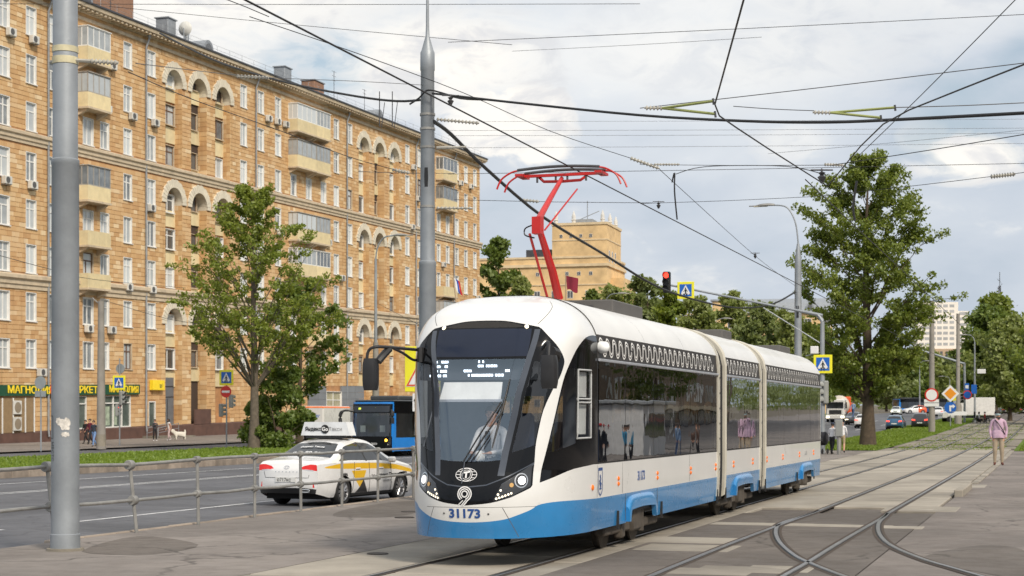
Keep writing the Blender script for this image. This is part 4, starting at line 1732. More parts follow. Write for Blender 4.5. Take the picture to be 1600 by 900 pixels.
# backing wall: cells between all the opening edges
bz = set([0.0, 34.0])
bs = set([SA, SB])
for a, b, c, d in opens:
    bs.update((a, b))
    bz.update((c, d))
for bay in BAYS:
    bs.update((bay[0] - 2.3, bay[2] + 2.3))
for zs, zb in TIERS:
    bz.update((zb, zs, zs + RO + .02))
bs, bz = sorted(bs), sorted(bz)
wall = MB()
for i in range(len(bs) - 1):
    for j in range(len(bz) - 1):
        s0, s1, z0, z1 = bs[i], bs[i + 1], bz[j], bz[j + 1]
        sm_, zm_ = (s0 + s1) / 2, (z0 + z1) / 2
        if any(a < sm_ < b and c < zm_ < d for a, b, c, d in opens):
            continue
        skip = False
        for bay in BAYS:
            if bay[0] - 2.3 < sm_ < bay[2] + 2.3 and any(zb < zm_ < zs + RO + .02 for zs, zb in TIERS):
                skip = True
        if skip:
            continue
        wall.add([FP(s0, 0, z0), FP(s1, 0, z0), FP(s1, 0, z1), FP(s0, 0, z1)], [(0, 1, 2, 3)])
for bay in BAYS:
    for zs, zb in TIERS:
        e = [bay[0] - 2.3] + [q for c in bay for q in (c - RI, c + RI)] + [bay[2] + 2.3]
        for k in range(0, 8, 2):
            wall.add([FP(e[k], 0, zb), FP(e[k + 1], 0, zb), FP(e[k + 1], 0, zs), FP(e[k], 0, zs)], [(0, 1, 2, 3)])
        zt = zs + RO + .02
        for k, c in enumerate(bay):
            L = e[0] if k == 0 else (bay[k - 1] + c) / 2
            R = e[-1] if k == 2 else (bay[k + 1] + c) / 2
            n = 18
            bot = [FP(L, 0, zs)] + [FP(c - RI * math.cos(math.pi * q / n), 0, zs + RI * math.sin(math.pi * q / n)) for q in range(n + 1)] + [FP(R, 0, zs)]
            top = [FP(L, 0, zt)] + [FP(L + (R - L) * q / n, 0, zt) for q in range(n + 1)] + [FP(R, 0, zt)]
            wall.strip(bot, top)
fbox(wall, SA, SB, -14.0, -13.8, 0, 34)
fbox(wall, SA, SA + .2, -13.8, -.02, 0, 34)
fbox(wall, SB - .2, SB, -13.8, -.02, 0, 34)
wall.build('wall', M_MORTAR, blk)

# stone facing: every block its own piece of geometry
zc = []
z = 0.95
edges = sorted([b for b in ROWB] + [b + WH for b in ROWB])
lv = [0.95] + edges + [33.35]
rows = []
for a, b in zip(lv[:-1], lv[1:]):
    n = max(1, round((b - a) / 0.36))
    rows += [(a + (b - a) * k / n, a + (b - a) * (k + 1) / n) for k in range(n)]
tiles = []
rt = random.Random(3)
for z0, z1 in rows:
    zm = (z0 + z1) / 2
    if 22.1 < zm < 23.0 or 11.45 < zm < 12.5:
        continue
    gaps = [(a - .0, b + .0) for a, b, c, d in opens if c - .05 < zm < d + .05] + arch_gap(z0, z1, 0)
    if zm < 4.2:
        gaps.append((fac_s(480), fac_s(566)))
    gaps.sort()
    segs, s = [], SA
    for a, b in gaps:
        if a > s:
            segs.append((s, a))
        s = max(s, b)
    if s < SB:
        segs.append((s, SB))
    for a, b in segs:
        s = a
        while s < b - 0.02:
            w = rt.uniform(.45, 1.0)
            e = s + w
            if b - e < .3:
                e = b
            tiles.append((s + .008, min(e, b) - .008, z0 + .008, z1 - .008, rt.uniform(.022, .045)))
            s = e


def tile_geo(mb, t):
    s0, s1, z0, z1, d = t
    b = .012
    vs = [FP(s0, -.005, z0), FP(s1, -.005, z0), FP(s1, -.005, z1), FP(s0, -.005, z1), FP(s0 + b, d, z0 + b), FP(s1 - b, d, z0 + b), FP(s1 - b, d, z1 - b), FP(s0 + b, d, z1 - b)]
    mb.add(vs, [(4, 5, 6, 7), (0, 1, 5, 4), (1, 2, 6, 5), (2, 3, 7, 6), (3, 0, 4, 7)])


vis = [t for t in tiles if t[0] > 102.0]
vis.sort(key=lambda t: t[0] + rt.random() * 3 - min(1.2, t[1] - t[0]) * 4)
single = set(map(id, vis[:298]))
mass = MB()
for t in tiles:
    if id(t) in single:
        mb = MB()
        tile_geo(mb, t)
        mb.build('stone_block', M_STONE, blk)
    else:
        tile_geo(mass, t)
tag(mass.build('stone_facing', M_STONE, blk), kind='stuff')

# recesses behind the arches
rec = MB()
jam = []
for bi, bay in enumerate(BAYS):
    for ti, (zs, zb) in enumerate(TIERS):
        for k, c in enumerate(bay):
            D = 2.0 if k == 1 else .80
            n = 14
            pts = [(c - RI, zb), (c - RI, zs)] + [(c - RI * math.cos(math.pi * q / n), zs + RI * math.sin(math.pi * q / n)) for q in range(1, n)] + [(c + RI, zs), (c + RI, zb)]
            for q in range(len(pts) - 1):
                a, b = pts[q], pts[q + 1]
                side = q == 0 or q == len(pts) - 2
                rec.add([FP(a[0], 0.01, a[1]), FP(b[0], 0.01, b[1]), FP(b[0], -D, b[1]), FP(a[0], -D, a[1])], [(0, 1, 2, 3)], 0 if side else 1)
                if side:
                    jam.append((a[0], D, zb, zs, 1 if q == 0 else -1))
            fbox(rec, c - RI, c + RI, -D, .0, zb - .15, zb, 2)
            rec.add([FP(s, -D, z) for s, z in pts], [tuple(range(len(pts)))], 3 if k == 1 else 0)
for bay in BAYS:
    for zs, zb in TIERS:
        c = bay[1]
        pts = [(c - RI, zb)] + [(c - RI * math.cos(math.pi * q / 14), zs + RI * math.sin(math.pi * q / 14)) for q in range(15)] + [(c + RI, zb)]
        rec.add([FP(s, -.86, z) for s, z in pts], [tuple(range(len(pts)))], 3)  # dark sheet stands in for the shade inside the deep middle loggia
rec.split('arch_recess', [M_MORTAR, M_ARCHW, M_CORN, M_RECSHADE], blk)
jt = MB()
for s, D, zb, zs, sg in jam:
    z = zb
    r = 0
    while z < zs - .1:
        h = min(.43, zs - z)
        for x0, x1 in (((-D, -.35), (-.35, 0.03)) if D < 1 else ((-D, -1.3), (-1.3, -.65), (-.65, .03))):
            x0 += .01
            o = .025 * sg
            vs = [(x0, s), (x1, s)]
            jt.add([FP(s, x0, z + .01), FP(s, x1, z + .01), FP(s, x1, z + h - .01), FP(s, x0, z + h - .01),
                    FP(s + o, x0 + .01, z + .02), FP(s + o, x1 - .01, z + .02), FP(s + o, x1 - .01, z + h - .02), FP(s + o, x0 + .01, z + h - .02)],
                   [(4, 5, 6, 7), (0, 1, 5, 4), (1, 2, 6, 5), (2, 3, 7, 6), (3, 0, 4, 7)])
        z += h
tag(jt.build('jamb_stones', M_STONE, blk), kind='stuff')

# white archivolts of stepped voussoirs
for bay in BAYS:
    for zs, zb in TIERS:
        for c in bay:
            mb = MB()
            n = 17
            for q in range(n):
                a0, a1 = math.pi * q / n + .012, math.pi * (q + 1) / n - .012
                for (r0, r1, x) in ((RI - .02, RO - .06 + (.06 if q % 2 else 0), .14),):
                    pr = [(r0, a0), (r1, a0), (r1, a1), (r0, a1)]
                    vs = [FP(c - r * math.cos(a), xx, zs + r * math.sin(a)) for xx in (-.02, x) for r, a in pr]
                    mb.add(vs, [(0, 1, 2, 3), (7, 6, 5, 4), (0, 4, 5, 1), (1, 5, 6, 2), (2, 6, 7, 3), (3, 7, 4, 0)])
            # dark joint backing is a solid ring
            m = 24
            i0 = [FP(c - (RI - .02) * math.cos(math.pi * q / m), .11, zs + (RI - .02) * math.sin(math.pi * q / m)) for q in range(m + 1)]
            i1 = [FP(c - (RO - .08) * math.cos(math.pi * q / m), .11, zs + (RO - .08) * math.sin(math.pi * q / m)) for q in range(m + 1)]
            mb.strip(i0, i1)
            mb.build('archivolt', M_ARCHW, blk)

# cornices, eave and roof
def cornice(prof, name, mat, s0=SA - .2, s1=SB + .4):
    mb = MB()
    n = len(prof)
    vs = [FP(s, x, z) for s in (s0, s1) for x, z in prof]
    mb.add(vs, [(i, (i + 1) % n, n + (i + 1) % n, n + i) for i in range(n)] + [tuple(range(n)), tuple(range(2 * n - 1, n - 1, -1))])
    return mb.build(name, mat, blk)


cornice([(-.1, 22.1), (.10, 22.1), (.10, 22.32), (.20, 22.38), (.20, 22.62), (.34, 22.72), (.34, 22.92), (.05, 23.04), (-.1, 23.04)], 'cornice', M_CORN)
cornice([(-.1, 11.42), (.12, 11.42), (.12, 11.7), (.22, 11.76), (.22, 12.05), (.40, 12.18), (.40, 12.42), (.05, 12.55), (-.1, 12.55)], 'cornice', M_CORN)
cornice([(-.1, 32.75), (.12, 32.75), (.12, 33.0), (.06, 33.05), (-.1, 33.05)], 'cornice', M_CORN)
cornice([(-.1, 33.3), (.25, 33.3), (.30, 33.48), (.95, 33.55), (1.0, 33.82), (-.1, 33.9)], 'eave', M_CORN)
cornice([(-14, 33.9), (1.08, 33.84), (1.08, 33.98), (.95, 34.04), (-7, 36.4), (-14, 34.0)], 'roof', M_METALR)
cornice([(-.1, -1), (.10, -1), (.10, .86), (.04, .94), (-.1, .94)], 'plinth', M_PLINTH)
dn = MB()
s = SA
while s < SB:
    fbox(dn, s, s + .28, .30, .86, 33.36, 33.52)
    s += .62
tag(dn.build('dentils', M_CORN, blk), kind='stuff')
rl = MB()
s = SA
while s < SB:
    a = FP(s, .3, 34.1)
    rl.tube([a, (a[0], a[1], a[2] + .75)], .018, 4)
    s += 2.4
for h in (.4, .75):
    rl.tube([FP(SA, .3, 34.1 + h), FP(SB, .3, 34.1 + h)], .012, 4)
rl.build('roof_railing', M_ZINC, blk)
for px in (73, 226, 398, 540.5, 648.5, 708):
    s = fac_s(px)
    mb = MB()
    mb.tube([FP(s, .22, .5), FP(s, .16, 1.0), FP(s, .16, 32.4), FP(s, .5, 33.3)], .085, 8)
    mb.lathe([(.1, 0), (.2, .35), (.2, .5), (.1, .5)], FP(s, .45, 33.2), 8)
    mb.build('drainpipe', M_ZINC, blk)

# windows: surround with reveals and sill > frame, pane
def win_meshes(w, h, kind):
    d = .20
    sur = MB()
    a = w / 2
    for x0, x1 in ((-a, -a + .05), (a - .05, a)):
        sur.bx(-d, .05, x0, x1, 0, h)
    sur.bx(-d, .05, -a + .05, a - .05, h - .05, h)
    sur.bx(-d, .13, -a - .06, a + .06, -.07, -.002)
    fr = MB()
    f = .075
    y0, y1, z0, z1 = -a + .05, a - .05, 0, h - .05
    xx = (-.16, -.09)
    fr.bx(*xx, y0, y0 + f, z0, z1).bx(*xx, y1 - f, y1, z0, z1).bx(*xx, y0 + f, y1 - f, z0, z0 + f).bx(*xx, y0 + f, y1 - f, z1 - f, z1)
    if kind != 2:
        fr.bx(-.155, -.08, -.055, .055, z0 + f, z1 - f)
    if kind != 1:
        zt = z0 + (z1 - z0) * .70
        if kind == 2:
            fr.bx(-.155, -.085, y0 + f, y1 - f, zt - .05, zt + .05)
            fr.bx(-.154, -.084, -.2, -.1, z0 + f, zt - .05)
        else:
            fr.bx(-.153, -.083, y0 + f, -.055, zt - .045, zt + .045).bx(-.153, -.083, .055, y1 - f, zt - .045, zt + .045)
    pa = MB().add([(-.125, y0, z0), (-.125, y1, z0), (-.125, y1, z1), (-.125, y0, z1)], [(0, 1, 2, 3)])
    return sur, fr, pa


WM = {}


def window(s, z, w=WW, h=WH, kind=None, x=0.0, frame=None, pane=None, name='window'):
    kind = rt.choice((0, 0, 0, 1, 2)) if kind is None else kind
    fm = frame or (M_WBROWN if rt.random() < .05 else M_WFRAME)
    pm_ = pane or M_PANE
    key = (round(w, 2), round(h, 2), kind, fm.name, pm_.name)
    if key not in WM:
        a, b, c = win_meshes(w, h, kind)
        WM[key] = (a.mesh('window', M_WFRAME if fm is M_WFRAME else M_CORN), b.mesh('frame', fm), c.mesh('pane', pm_))
    o = link(name, WM[key][0], blk, FP(s, x, z))
    link('frame', WM[key][1], o)
    link('pane', WM[key][2], o)
    return o


for c, r, w in wins:
    window(c, ROWB[r], w)

# windows and panels in the recesses
for bi, bay in enumerate(BAYS):
    for ti, (zs, zb) in enumerate(TIERS):
        for k, c in enumerate(bay):
            D = 1.95 if k == 1 else .75
            rr = [ROWB[ti * 3 + q] for q in range(3 if ti < 2 else 2)]
            for q, zr in enumerate(rr):
                if k == 1:
                    mb = MB()
                    fbox(mb, c - RI, c + RI, -.80, -.72, zr - .95, zr + .25)
                    mb.build('parapet_panel', M_CREAMP, blk)
                    window(c, zr + .3, 1.9, 1.5, 1, -.70, M_WBROWN, M_PANED)
                else:
                    top = q == 0
                    window(c, zr + (-.25 if top else .1), 2.3 if (bi + q + k) % 2 else 2.0, 1.6 if top else 1.75, rt.choice((0, 1)), -D + .20, M_WBROWN if rt.random() < .35 else M_WFRAME, M_PANE if rt.random() < .6 else M_PANED)
                    if q < len(rr) - 0 and zr - 1.5 > zb:
                        mb = MB()
                        fbox(mb, c - RI, c + RI, -D, -D + .10, zr - 1.45, zr - .05)
                        mb.build('parapet_panel', M_CREAMP, blk)
# entrance door in the first bay, brown panel on the pier
dr = MB()
c = BAYS[0][0]
fbox(dr, c - 1.1, c + 1.1, -.75, -.62, .5, 5.0)
fbox(dr, c - .02, c + .02, -.62, -.59, .55, 3.2, 1)
for zz in (3.3, 4.2):
    fbox(dr, c - 1.05, c + 1.05, -.62, -.59, zz, zz + .06, 1)
dr.build('entrance_door', [pm('door_grey', (.14, .15, .165), .5), M_BLK], blk)
bp_ = MB()
fbox(bp_, fac_s(302), fac_s(328), .05, .12, .9, 2.2)
bp_.build('board_panel', M_PLINTH, blk)

# balconies: glazed boxes and open ones
def balcony(s0, s1, zr, glazed=True, dep=1.05, dark=False):
    mb = MB()
    z0 = zr - .75
    fbox(mb, s0, s1, dep - .06, dep, z0, z0 + 1.12)
    fbox(mb, s0, s0 + .06, 0, dep - .06, z0, z0 + 1.12)
    fbox(mb, s1 - .06, s1, 0, dep - .06, z0, z0 + 1.12)
    n = 14
    for k in range(1, n):
        q = s0 + (s1 - s0) * k / n
        fbox(mb, q - .012, q + .012, dep, dep + .014, z0 + .03, z0 + 1.09)
    o = mb.build('balcony', M_CREAMP, blk)
    sl = MB()
    fbox(sl, s0 - .06, s1 + .06, 0, dep + .08, z0 - .16, z0)
    for e in (s0 + .15, s1 - .45):
        vs = [FP(e + d, x, z) for d in (0, .3) for x, z in ((0, z0 - .16), (dep * .9, z0 - .16), (dep * .75, z0 - .3), (0, z0 - .65))]
        sl.add(vs, [(0, 1, 2, 3), (7, 6, 5, 4), (0, 4, 5, 1), (1, 5, 6, 2), (2, 6, 7, 3), (3, 7, 4, 0)])
    sl.build('slab', M_CORN, o)
    if glazed:
        g = MB()
        zt = z0 + 2.65
        z1 = z0 + 1.12
        n = 4
        for k in range(n + 1):
            q = s0 + (s1 - s0 - .08) * k / n
            fbox(g, q, q + .08, dep - .08, dep - .01, z1, zt)
        for zz in (z1, zt - .08):
            fbox(g, s0, s1, dep - .085, dep - .015, zz, zz + .08)
            fbox(g, s0 + .005, s0 + .065, .02, dep - .09, zz, zz + .08)
        fbox(g, s0 + .005, s0 + .065, .45, .53, z1 + .08, zt - .08)
        fbox(g, s0 + .005, s0 + .065, .02, .09, z1 + .08, zt - .08)
        fbox(g, s0 - .05, s1 + .05, 0, dep + .06, zt, zt + .06)
        g.build('glazing_frame', M_WFRAME if not dark else pm('glazing_grey', (.36, .33, .29), .6, dirt=.3), o)
        p = MB()
        fbox(p, s0 + .03, s1 - .03, dep - .05, dep - .04, z1, zt)
        fbox(p, s0 + .02, s0 + .03, .03, dep - .05, z1, zt)
        p.build('glazing', M_PANE, o)
    return o


for (s0, s1), glz, opn in ((bal_a, (0, 1, 3), (4, 5)), (bal_c1, (0, 1, 3, 4), ()), (bal_c2, (0, 1, 3, 4), (6,)), (bal_e, (0, 1, 5), (4,))):
    for r in glz:
        balcony(s0, s1, ROWB[r], True, dark=(r % 2 == 1))
    for r in opn:
        balcony(s0, s1, ROWB[r], False)

# shop fronts
for s0, s1, z0, z1 in shops:
    mb = MB()
    a = FP(s0, 0, z0)
    w, h = s1 - s0, z1 - z0
    f = .09
    n = max(1, round(w / 1.15))
    for k in range(n + 1):
        q = s0 + (w - f) * k / n
        fbox(mb, q, q + f, -.12, .02, z0, z1)
    for zz in (z0, z1 - f) + ((z0 + h * .74,) if n > 1 else ()):
        fbox(mb, s0 + .001, s1 - .001, -.115, .015, zz, zz + f)
    o = mb.build('shop_window', M_WFRAME, blk)
    p = MB()
    fbox(p, s0, s1, -.1, -.09, z0, z1)
    p.build('pane', pm('shop_glass', (.10, .125, .11), .08, 0, .4, .8, spec=.7), o)
    fl = MB()
    if n > 2:
        for q in range(2):
            fbox(fl, s0 + .2 + q * 1.1, s0 + .9 + q * 1.1, -.088, -.085, z0 + .2, z1 - .9)
        fl.split('poster', pm('poster_pale', (.30, .36, .27), .6, 0, .4, 3, obj=.2), o)
# louvred enclosure with two condenser fans at the left
le = MB()
fbox(le, fac_s(-2), fac_s(51), .05, .10, .9, 3.45, 0)
s = fac_s(-1)
while s < fac_s(50):
    fbox(le, s, s + .045, .1, .14, .95, 3.4, 1)
    s += .14
le.build('louvre_screen', [pm('louvre_dark', (.20, .13, .07), .7), pm('louvre_tan', (.36, .26, .15), .7)], blk)
for px in (0, 17, 36, 50):
    mb = MB()
    fbox(mb, fac_s(px), fac_s(px) + .12, .14, .18, .9, 3.45)
    mb.build('louvre_post', M_WFRAME, blk)
# grey clad ground floor further along
gc = MB()
s0, s1 = fac_s(480), fac_s(566)
for k in range(6):
    n = 6
    for q in range(n):
        a, b = s0 + (s1 - s0) * q / n, s0 + (s1 - s0) * (q + 1) / n
        zA, zB = .0 + k * .7, .7 + k * .7
        wa, wb = fac_s(507), fac_s(531)
        if zB > .9 and zA < 3.6 and a < wb and b > wa:
            for u, v in ((a, min(b, wa)), (max(a, wb), b)):
                if v - u > .1:
                    fbox(gc, u + .01, v - .01, .02, .22, zA + .01, zB - .01)
        else:
            fbox(gc, a + .01, b - .01, .02, .22, zA + .01, zB - .01)
gc.split('cladding_panel', pm('clad_grey', (.20, .215, .235), .55, 0, .1, 1.0, obj=.08), blk)
wm = window(fac_s(519), .75, fac_s(531) - fac_s(507), 2.9, 0, .2, M_WFRAME, pm('beige_pane', (.42, .39, .27), .2, 0, .3, 2))

# ---- things fixed to or standing on the block
def bthing(name, s, x, z, **kw):
    p = blk.matrix_basis @ Vector(FP(s, x, z)) if False else None
    v = Vector(FP(s, x, z))
    t, ss = -72 + v.x, 102 + v.y
    return empty(name, W(ss, t, v.z), -TH, **kw)


M_SIGNG = pm('sign_green', (0.012, 0.075, 0.035), 0.4)
M_YEL = pm('sign_yellow', (0.80, 0.58, 0.02), 0.4, emit=(1, .75, .05), estr=.12)
sg0, sg1 = fac_s(-30), fac_s(215)
sb = bthing('shop_sign', (sg0 + sg1) / 2, .08, 4.0, label='long green shop sign with yellow Cyrillic letters above the storefront', cat='sign')
mb = MB()
kz = KB * (sg1 - sg0) / 2
hw = (sg1 - sg0) / 2
mb.add([(x, y, z + KB * y) for x in (0, .14) for y in (-hw, hw) for z in (-.40, .40)], [(0, 1, 3, 2), (4, 6, 7, 5), (0, 4, 5, 1), (2, 3, 7, 6), (1, 5, 7, 3), (0, 2, 6, 4)])
mb.build('board', M_SIGNG, sb)
for body, p0, p1 in (('МАГНОЛИЯ', 8, 78), ('МАРКЕТ', 101, 148), ('МАГНОЛИЯ', 167, 212)):
    a, b = fac_s(p0), fac_s(p1)
    me = text_mesh(body, .74, .02, 'CENTER', 1, .012)
    w = max(v.co.x for v in me.vertices) - min(v.co.x for v in me.vertices)
    for v in me.vertices:
        v.co.x *= (b - a) / w
    me.materials.clear()
    me.materials.append(M_YEL)
    yy = (a + b) / 2 - (sg0 + sg1) / 2
    link('lettering', me, sb, (.165, yy, -.01 + KB * yy), (math.pi / 2, 0, math.pi / 2))
yy = fac_s(157) - (sg0 + sg1) / 2
mb = MB()
mb.add([(.166, yy + a, KB * yy + b) for a, b in ((-.32, 0), (-.08, .08), (0, .3), (.08, .08), (.32, 0), (.08, -.08), (0, -.3), (-.08, -.08))], [tuple(range(8))])
mb.build('star_mark', M_YEL, sb)
yy = fac_s(80) - (sg0 + sg1) / 2
mb = MB()
mb.lathe([(0, .2), (.55, .2), (.55, .15), (.5, .14)], (0, yy, KB * yy), 20, 0, 'x')
mb.build('roundel', pm('roundel_red', (.72, .06, .03), .4), sb)
ys = bthing('shop_sign', fac_s(242), .05, 4.35, label='small yellow lightbox sign with a green leaf mark over the white door', cat='sign')
mb = MB()
mb.bx(0, .35, -.95, .95, -.42, .42, 0, .02)
mb.build('lightbox', M_YEL, ys)
mb = MB()
for a in (0, .17, .34):
    mb.add([(.354, .35 + p, -.22 + a * .6 + q) for p, q in ((-.32, .1), (-.05, -.02), (.32, .18), (.0, .06))], [(0, 1, 2, 3)])
mb.build('leaf_mark', M_SIGNG, ys)

# air conditioners
ORD = ['eighth', 'seventh', 'sixth', 'fifth', 'fourth', 'third', 'second', 'first']
ac_m = None
acs = [(12, 0), (48, 0), (5, 3), (46, 3), (163, 1), (171, 0), (203, 1), (238, 1), (232, 3), (196, 5), (233, 5), (134, 6), (170, 6), (416, 0), (430, 0), (443, 0), (434, 3), (404, 2), (510, 3), (531, 4), (643, 0), (641, 2), (717, 0), (733, 0), (650, 1), (744, 4), (690, 3), (60, 7)]
pipes = [73, 226, 398, 540.5, 648.5, 708]
names = ['first', 'second', 'third', 'fourth', 'fifth', 'sixth']


def ac_label(px, r):
    k = sum(1 for p in pipes if p < px)
    d = [(abs(px - p), p) for p in pipes]
    d.sort()
    p = d[0][1]
    i = pipes.index(p)
    side = 'right' if px > p else 'left'
    return 'white air conditioner on the %s storey, %s of the %s drainpipe' % (ORD[r], side, names[i])


used = {}
for px, r in acs:
    s, zz = fac_s(px), ROWB[r] - .62
    lab = ac_label(px, r)
    used[lab] = used.get(lab, 0) + 1
    if used[lab] > 1:
        lab = lab.replace('white air conditioner', 'neighbouring white air conditioner' if used[lab] == 2 else 'outermost white air conditioner')
    o = bthing('air_conditioner', s, .1, zz, label=lab, cat='air conditioner', group='air conditioners on the facade')
    if ac_m is None:
        a = MB().bx(.02, .40, -.42, .42, .0, .58, 0, .03).mesh('casing', M_ACW)
        b = MB().lathe([(.0, .405), (.24, .405), (.24, .41), (0, .412)], (0, -.1, .29), 16, 0, 'x').mesh('fan_grille', M_GRILL)
        c = MB().bx(-.06, .38, -.3, -.25, -.06, -.005).bx(-.06, .38, .25, .3, -.06, -.005).mesh('bracket', M_ZINC)
        ac_m = (a, b, c)
    for nm, me in zip(('casing', 'fan_grille', 'bracket'), ac_m):
        link(nm, me, o)
for px, zz in ((23, 2.55), (23, 1.35)):
    o = bthing('air_conditioner', fac_s(px), .16, zz - .3, label='large condenser unit behind the brown louvres, %s of two' % ('upper' if zz > 2 else 'lower'), cat='air conditioner', group='condensers in the louvred screen')
    MB().bx(.0, .12, -.5, .5, 0, 1.0, 0, .03).build('casing', M_ACW, o)
    MB().lathe([(.0, .125), (.40, .125), (.40, .13), (0, .132)], (0, 0, .5), 20, 0, 'x').build('fan_grille', pm('fan_tan', (.26, .21, .15), .6), o)

# roof furniture
def roofbox(px, w, d, h, mat, label, name='chimney', zz=34.0, x=-2.0, lathe=False):
    o = bthing(name, fac_s(px), x, zz, label=label, cat=name.replace('_', ' '))
    mb = MB()
    if lathe:
        mb.lathe([(w, 0), (w, h), (w * 1.3, h + .05), (w * 1.3, h + .2), (.0, h + .35)], (0, 0, 0), 10)
        mb.build('stack', mat, o)
    else:
        mb.bx(-d / 2, d / 2, -w / 2, w / 2, -.5, h, 0, .03)
        mb.build('stack', mat, o)
        MB().bx(-d / 2 - .1, d / 2 + .1, -w / 2 - .1, w / 2 + .1, h + .003, h + .1).build('cap', M_ZINC, o)
    return o


roofbox(222, 6.5, 2.5, 3.4, pm('roof_brick', (.30, .17, .11), .9, 0, .2, 3), 'low brick lift housing on the roof near the left end', 'lift_housing', x=-4)
roofbox(291, 1.4, 1.2, 2.3, M_ZINC, 'square sheet-metal chimney on the roof beside the satellite dish')
roofbox(323, .22, .22, 2.5, M_ZINC, 'slim metal flue pipe on the roof right of the dish', 'flue', lathe=True)
roofbox(470, 1.6, 1.2, 2.2, M_ZINC, 'squat grey chimney on the roof above the glazed balconies')
roofbox(516, 2.4, 1.5, 2.0, pm('roof_brick', (.3, .17, .11)), 'brown brick chimney on the roof by the antenna mast')
for px, lb in ((160, 'round-topped roof dormer next to the big pole'), (348, 'round-topped roof dormer above the first arch bay'), (612, 'round-topped roof dormer above the second arch bay')):
    o = bthing('roof_dormer', fac_s(px), -1.6, 34.2, label=lb, cat='dormer')
    mb = MB()
    pr = [(-.9, -.6), (-.9, .7)] + [(-.9 * math.cos(math.pi * k / 10), .7 + .9 * math.sin(math.pi * k / 10)) for k in range(1, 10)] + [(.9, .7), (.9, -.6)]
    mb.prism(pr, -2.0, .2, 'yz')
    mb.build('dormer_shell', M_ZINC, o)
    MB().prism([(a * .7, b * .75 + .1) for a, b in pr], .2, .23, 'yz').build('dormer_window', M_PANED, o)
o = bthing('satellite_dish', fac_s(303), -1.0, 34.3, label='white satellite dish on the roof by the metal chimney', cat='satellite dish')
mb = MB()
mb.lathe([(.0, .0), (.35, .06), (.62, .2), (.66, .24), (.6, .24), (.3, .1), (0, .05)], (0, 0, 1.5), 18, 0, 'y')
mb.build('reflector', M_ACW, o)
MB().tube([(0, 0, -.5), (0, .02, 1.5)], .05, 6).tube([(0, 0, 1.1), (0, -.5, 1.5)], .02, 5).build('mast', M_ZINC, o)
for px, hh, lb in ((538, 3.6, 'thin television antenna on the roof, tallest, with crossbars'), (193, 2.2, 'short television antenna on the roof beside the lift housing'), (585, 3.0, 'television antenna on the roof above the second arch bay')):
    o = bthing('roof_antenna', fac_s(px), -1.2, 34.2, label=lb, cat='antenna')
    mb = MB().tube([(0, 0, -.5), (0, 0, hh)], .03, 5)
    for q in (.98, .85, .72):
        mb.tube([(0, -.6 * q, hh * q), (0, .6 * q, hh * q)], .018, 4)
    mb.build('antenna_mast', M_STEEL, o)

# ramp rail by the white door
o = sthing('handrail', fac_s(224), -70.6, 0.2, label='grey metal handrail of the ramp by the white shop door', cat='handrail')
mb = MB()
for x in (0, 1.0):
    mb.tube([(x, -1.8, .0), (x, -1.8, .9), (x, 1.6, 1.3), (x, 1.6, .0)], .03, 6).tube([(x, -1.8, .5), (x, 1.6, .9)], .02, 6).tube([(x, 0, 0), (x, 0, 1.1)], .025, 6)
mb.build('rail', M_ZINC, o)
stp = MB().bx(-1.2, 1.0, -3.0, 3.2, -.3, .35).bx(-.9, 1.6, -3.1, 3.3, -.3, .18)
tag(stp.build('entrance_steps', M_CONC2, None, W(fac_s(250), -71.4, .1), (0, 0, -TH)), kind='structure')
# ------------------------------------------------------------------ poles, fence, signs and wires
M_GALV = pm('galvanised', (0.30, 0.325, 0.35), 0.50, 0.30, 0.16, 1.3, 0.15, 30, dirt=0.35)
M_GALVD = pm('galvanised_old', (0.30, 0.295, 0.28), 0.55, 0.3, 0.2, 3.0, 0.2, 40, dirt=0.5)
M_CPOLE = pm('pole_concrete', (0.27, 0.25, 0.225), 0.85, 0, 0.15, 1.5, 0.3, 40, dirt=.4)
M_BANDC = pm('band_cream', (0.55, 0.50, 0.33), 0.6, 0, 0.2, 5.0, dirt=.4)
M_PORC = pm('porcelain', (0.40, 0.385, 0.34), 0.35, 0, 0.2, 8.0, dirt=.4)
M_WIRE = pm('wire_dark', (0.028, 0.028, 0.03), 0.55, 0.3, 0.2, 3.0)
M_WIREG = pm('wire_grey', (0.12, 0.12, 0.125), 0.5, 0.4, 0.2, 3.0)
M_ROD = pm('glassfibre_rod', (0.33, 0.36, 0.12), 0.5, 0, 0.15, 4.0)
S_YEL = pm('sign_fluor', (0.86, 0.80, 0.03), 0.35, 0, 0.04, 3.0)
S_BLUE = pm('sign_blue', (0.012, 0.12, 0.50), 0.35, 0, 0.05, 3.0)
S_WHITE = pm('sign_white', (0.78, 0.78, 0.78), 0.35, 0, 0.04, 3.0)
S_RED = pm('sign_red', (0.62, 0.03, 0.02), 0.35, 0, 0.05, 3.0)
S_ORG = pm('sign_orange', (0.80, 0.30, 0.02), 0.35, 0, 0.05, 3.0)
S_BLACK = pm('sign_black', (0.015, 0.015, 0.015), 0.4)
S_BACK = pm('sign_back', (0.30, 0.33, 0.34), 0.5, 0.3, 0.1, 3.0)
S_GREY = pm('signal_grey', (0.27, 0.28, 0.27), 0.5, 0, 0.1, 3.0)


def pxs(px, Y):
    """street coordinates under a sight line at depth Y"""
    return st(at(px, HOR, Y))


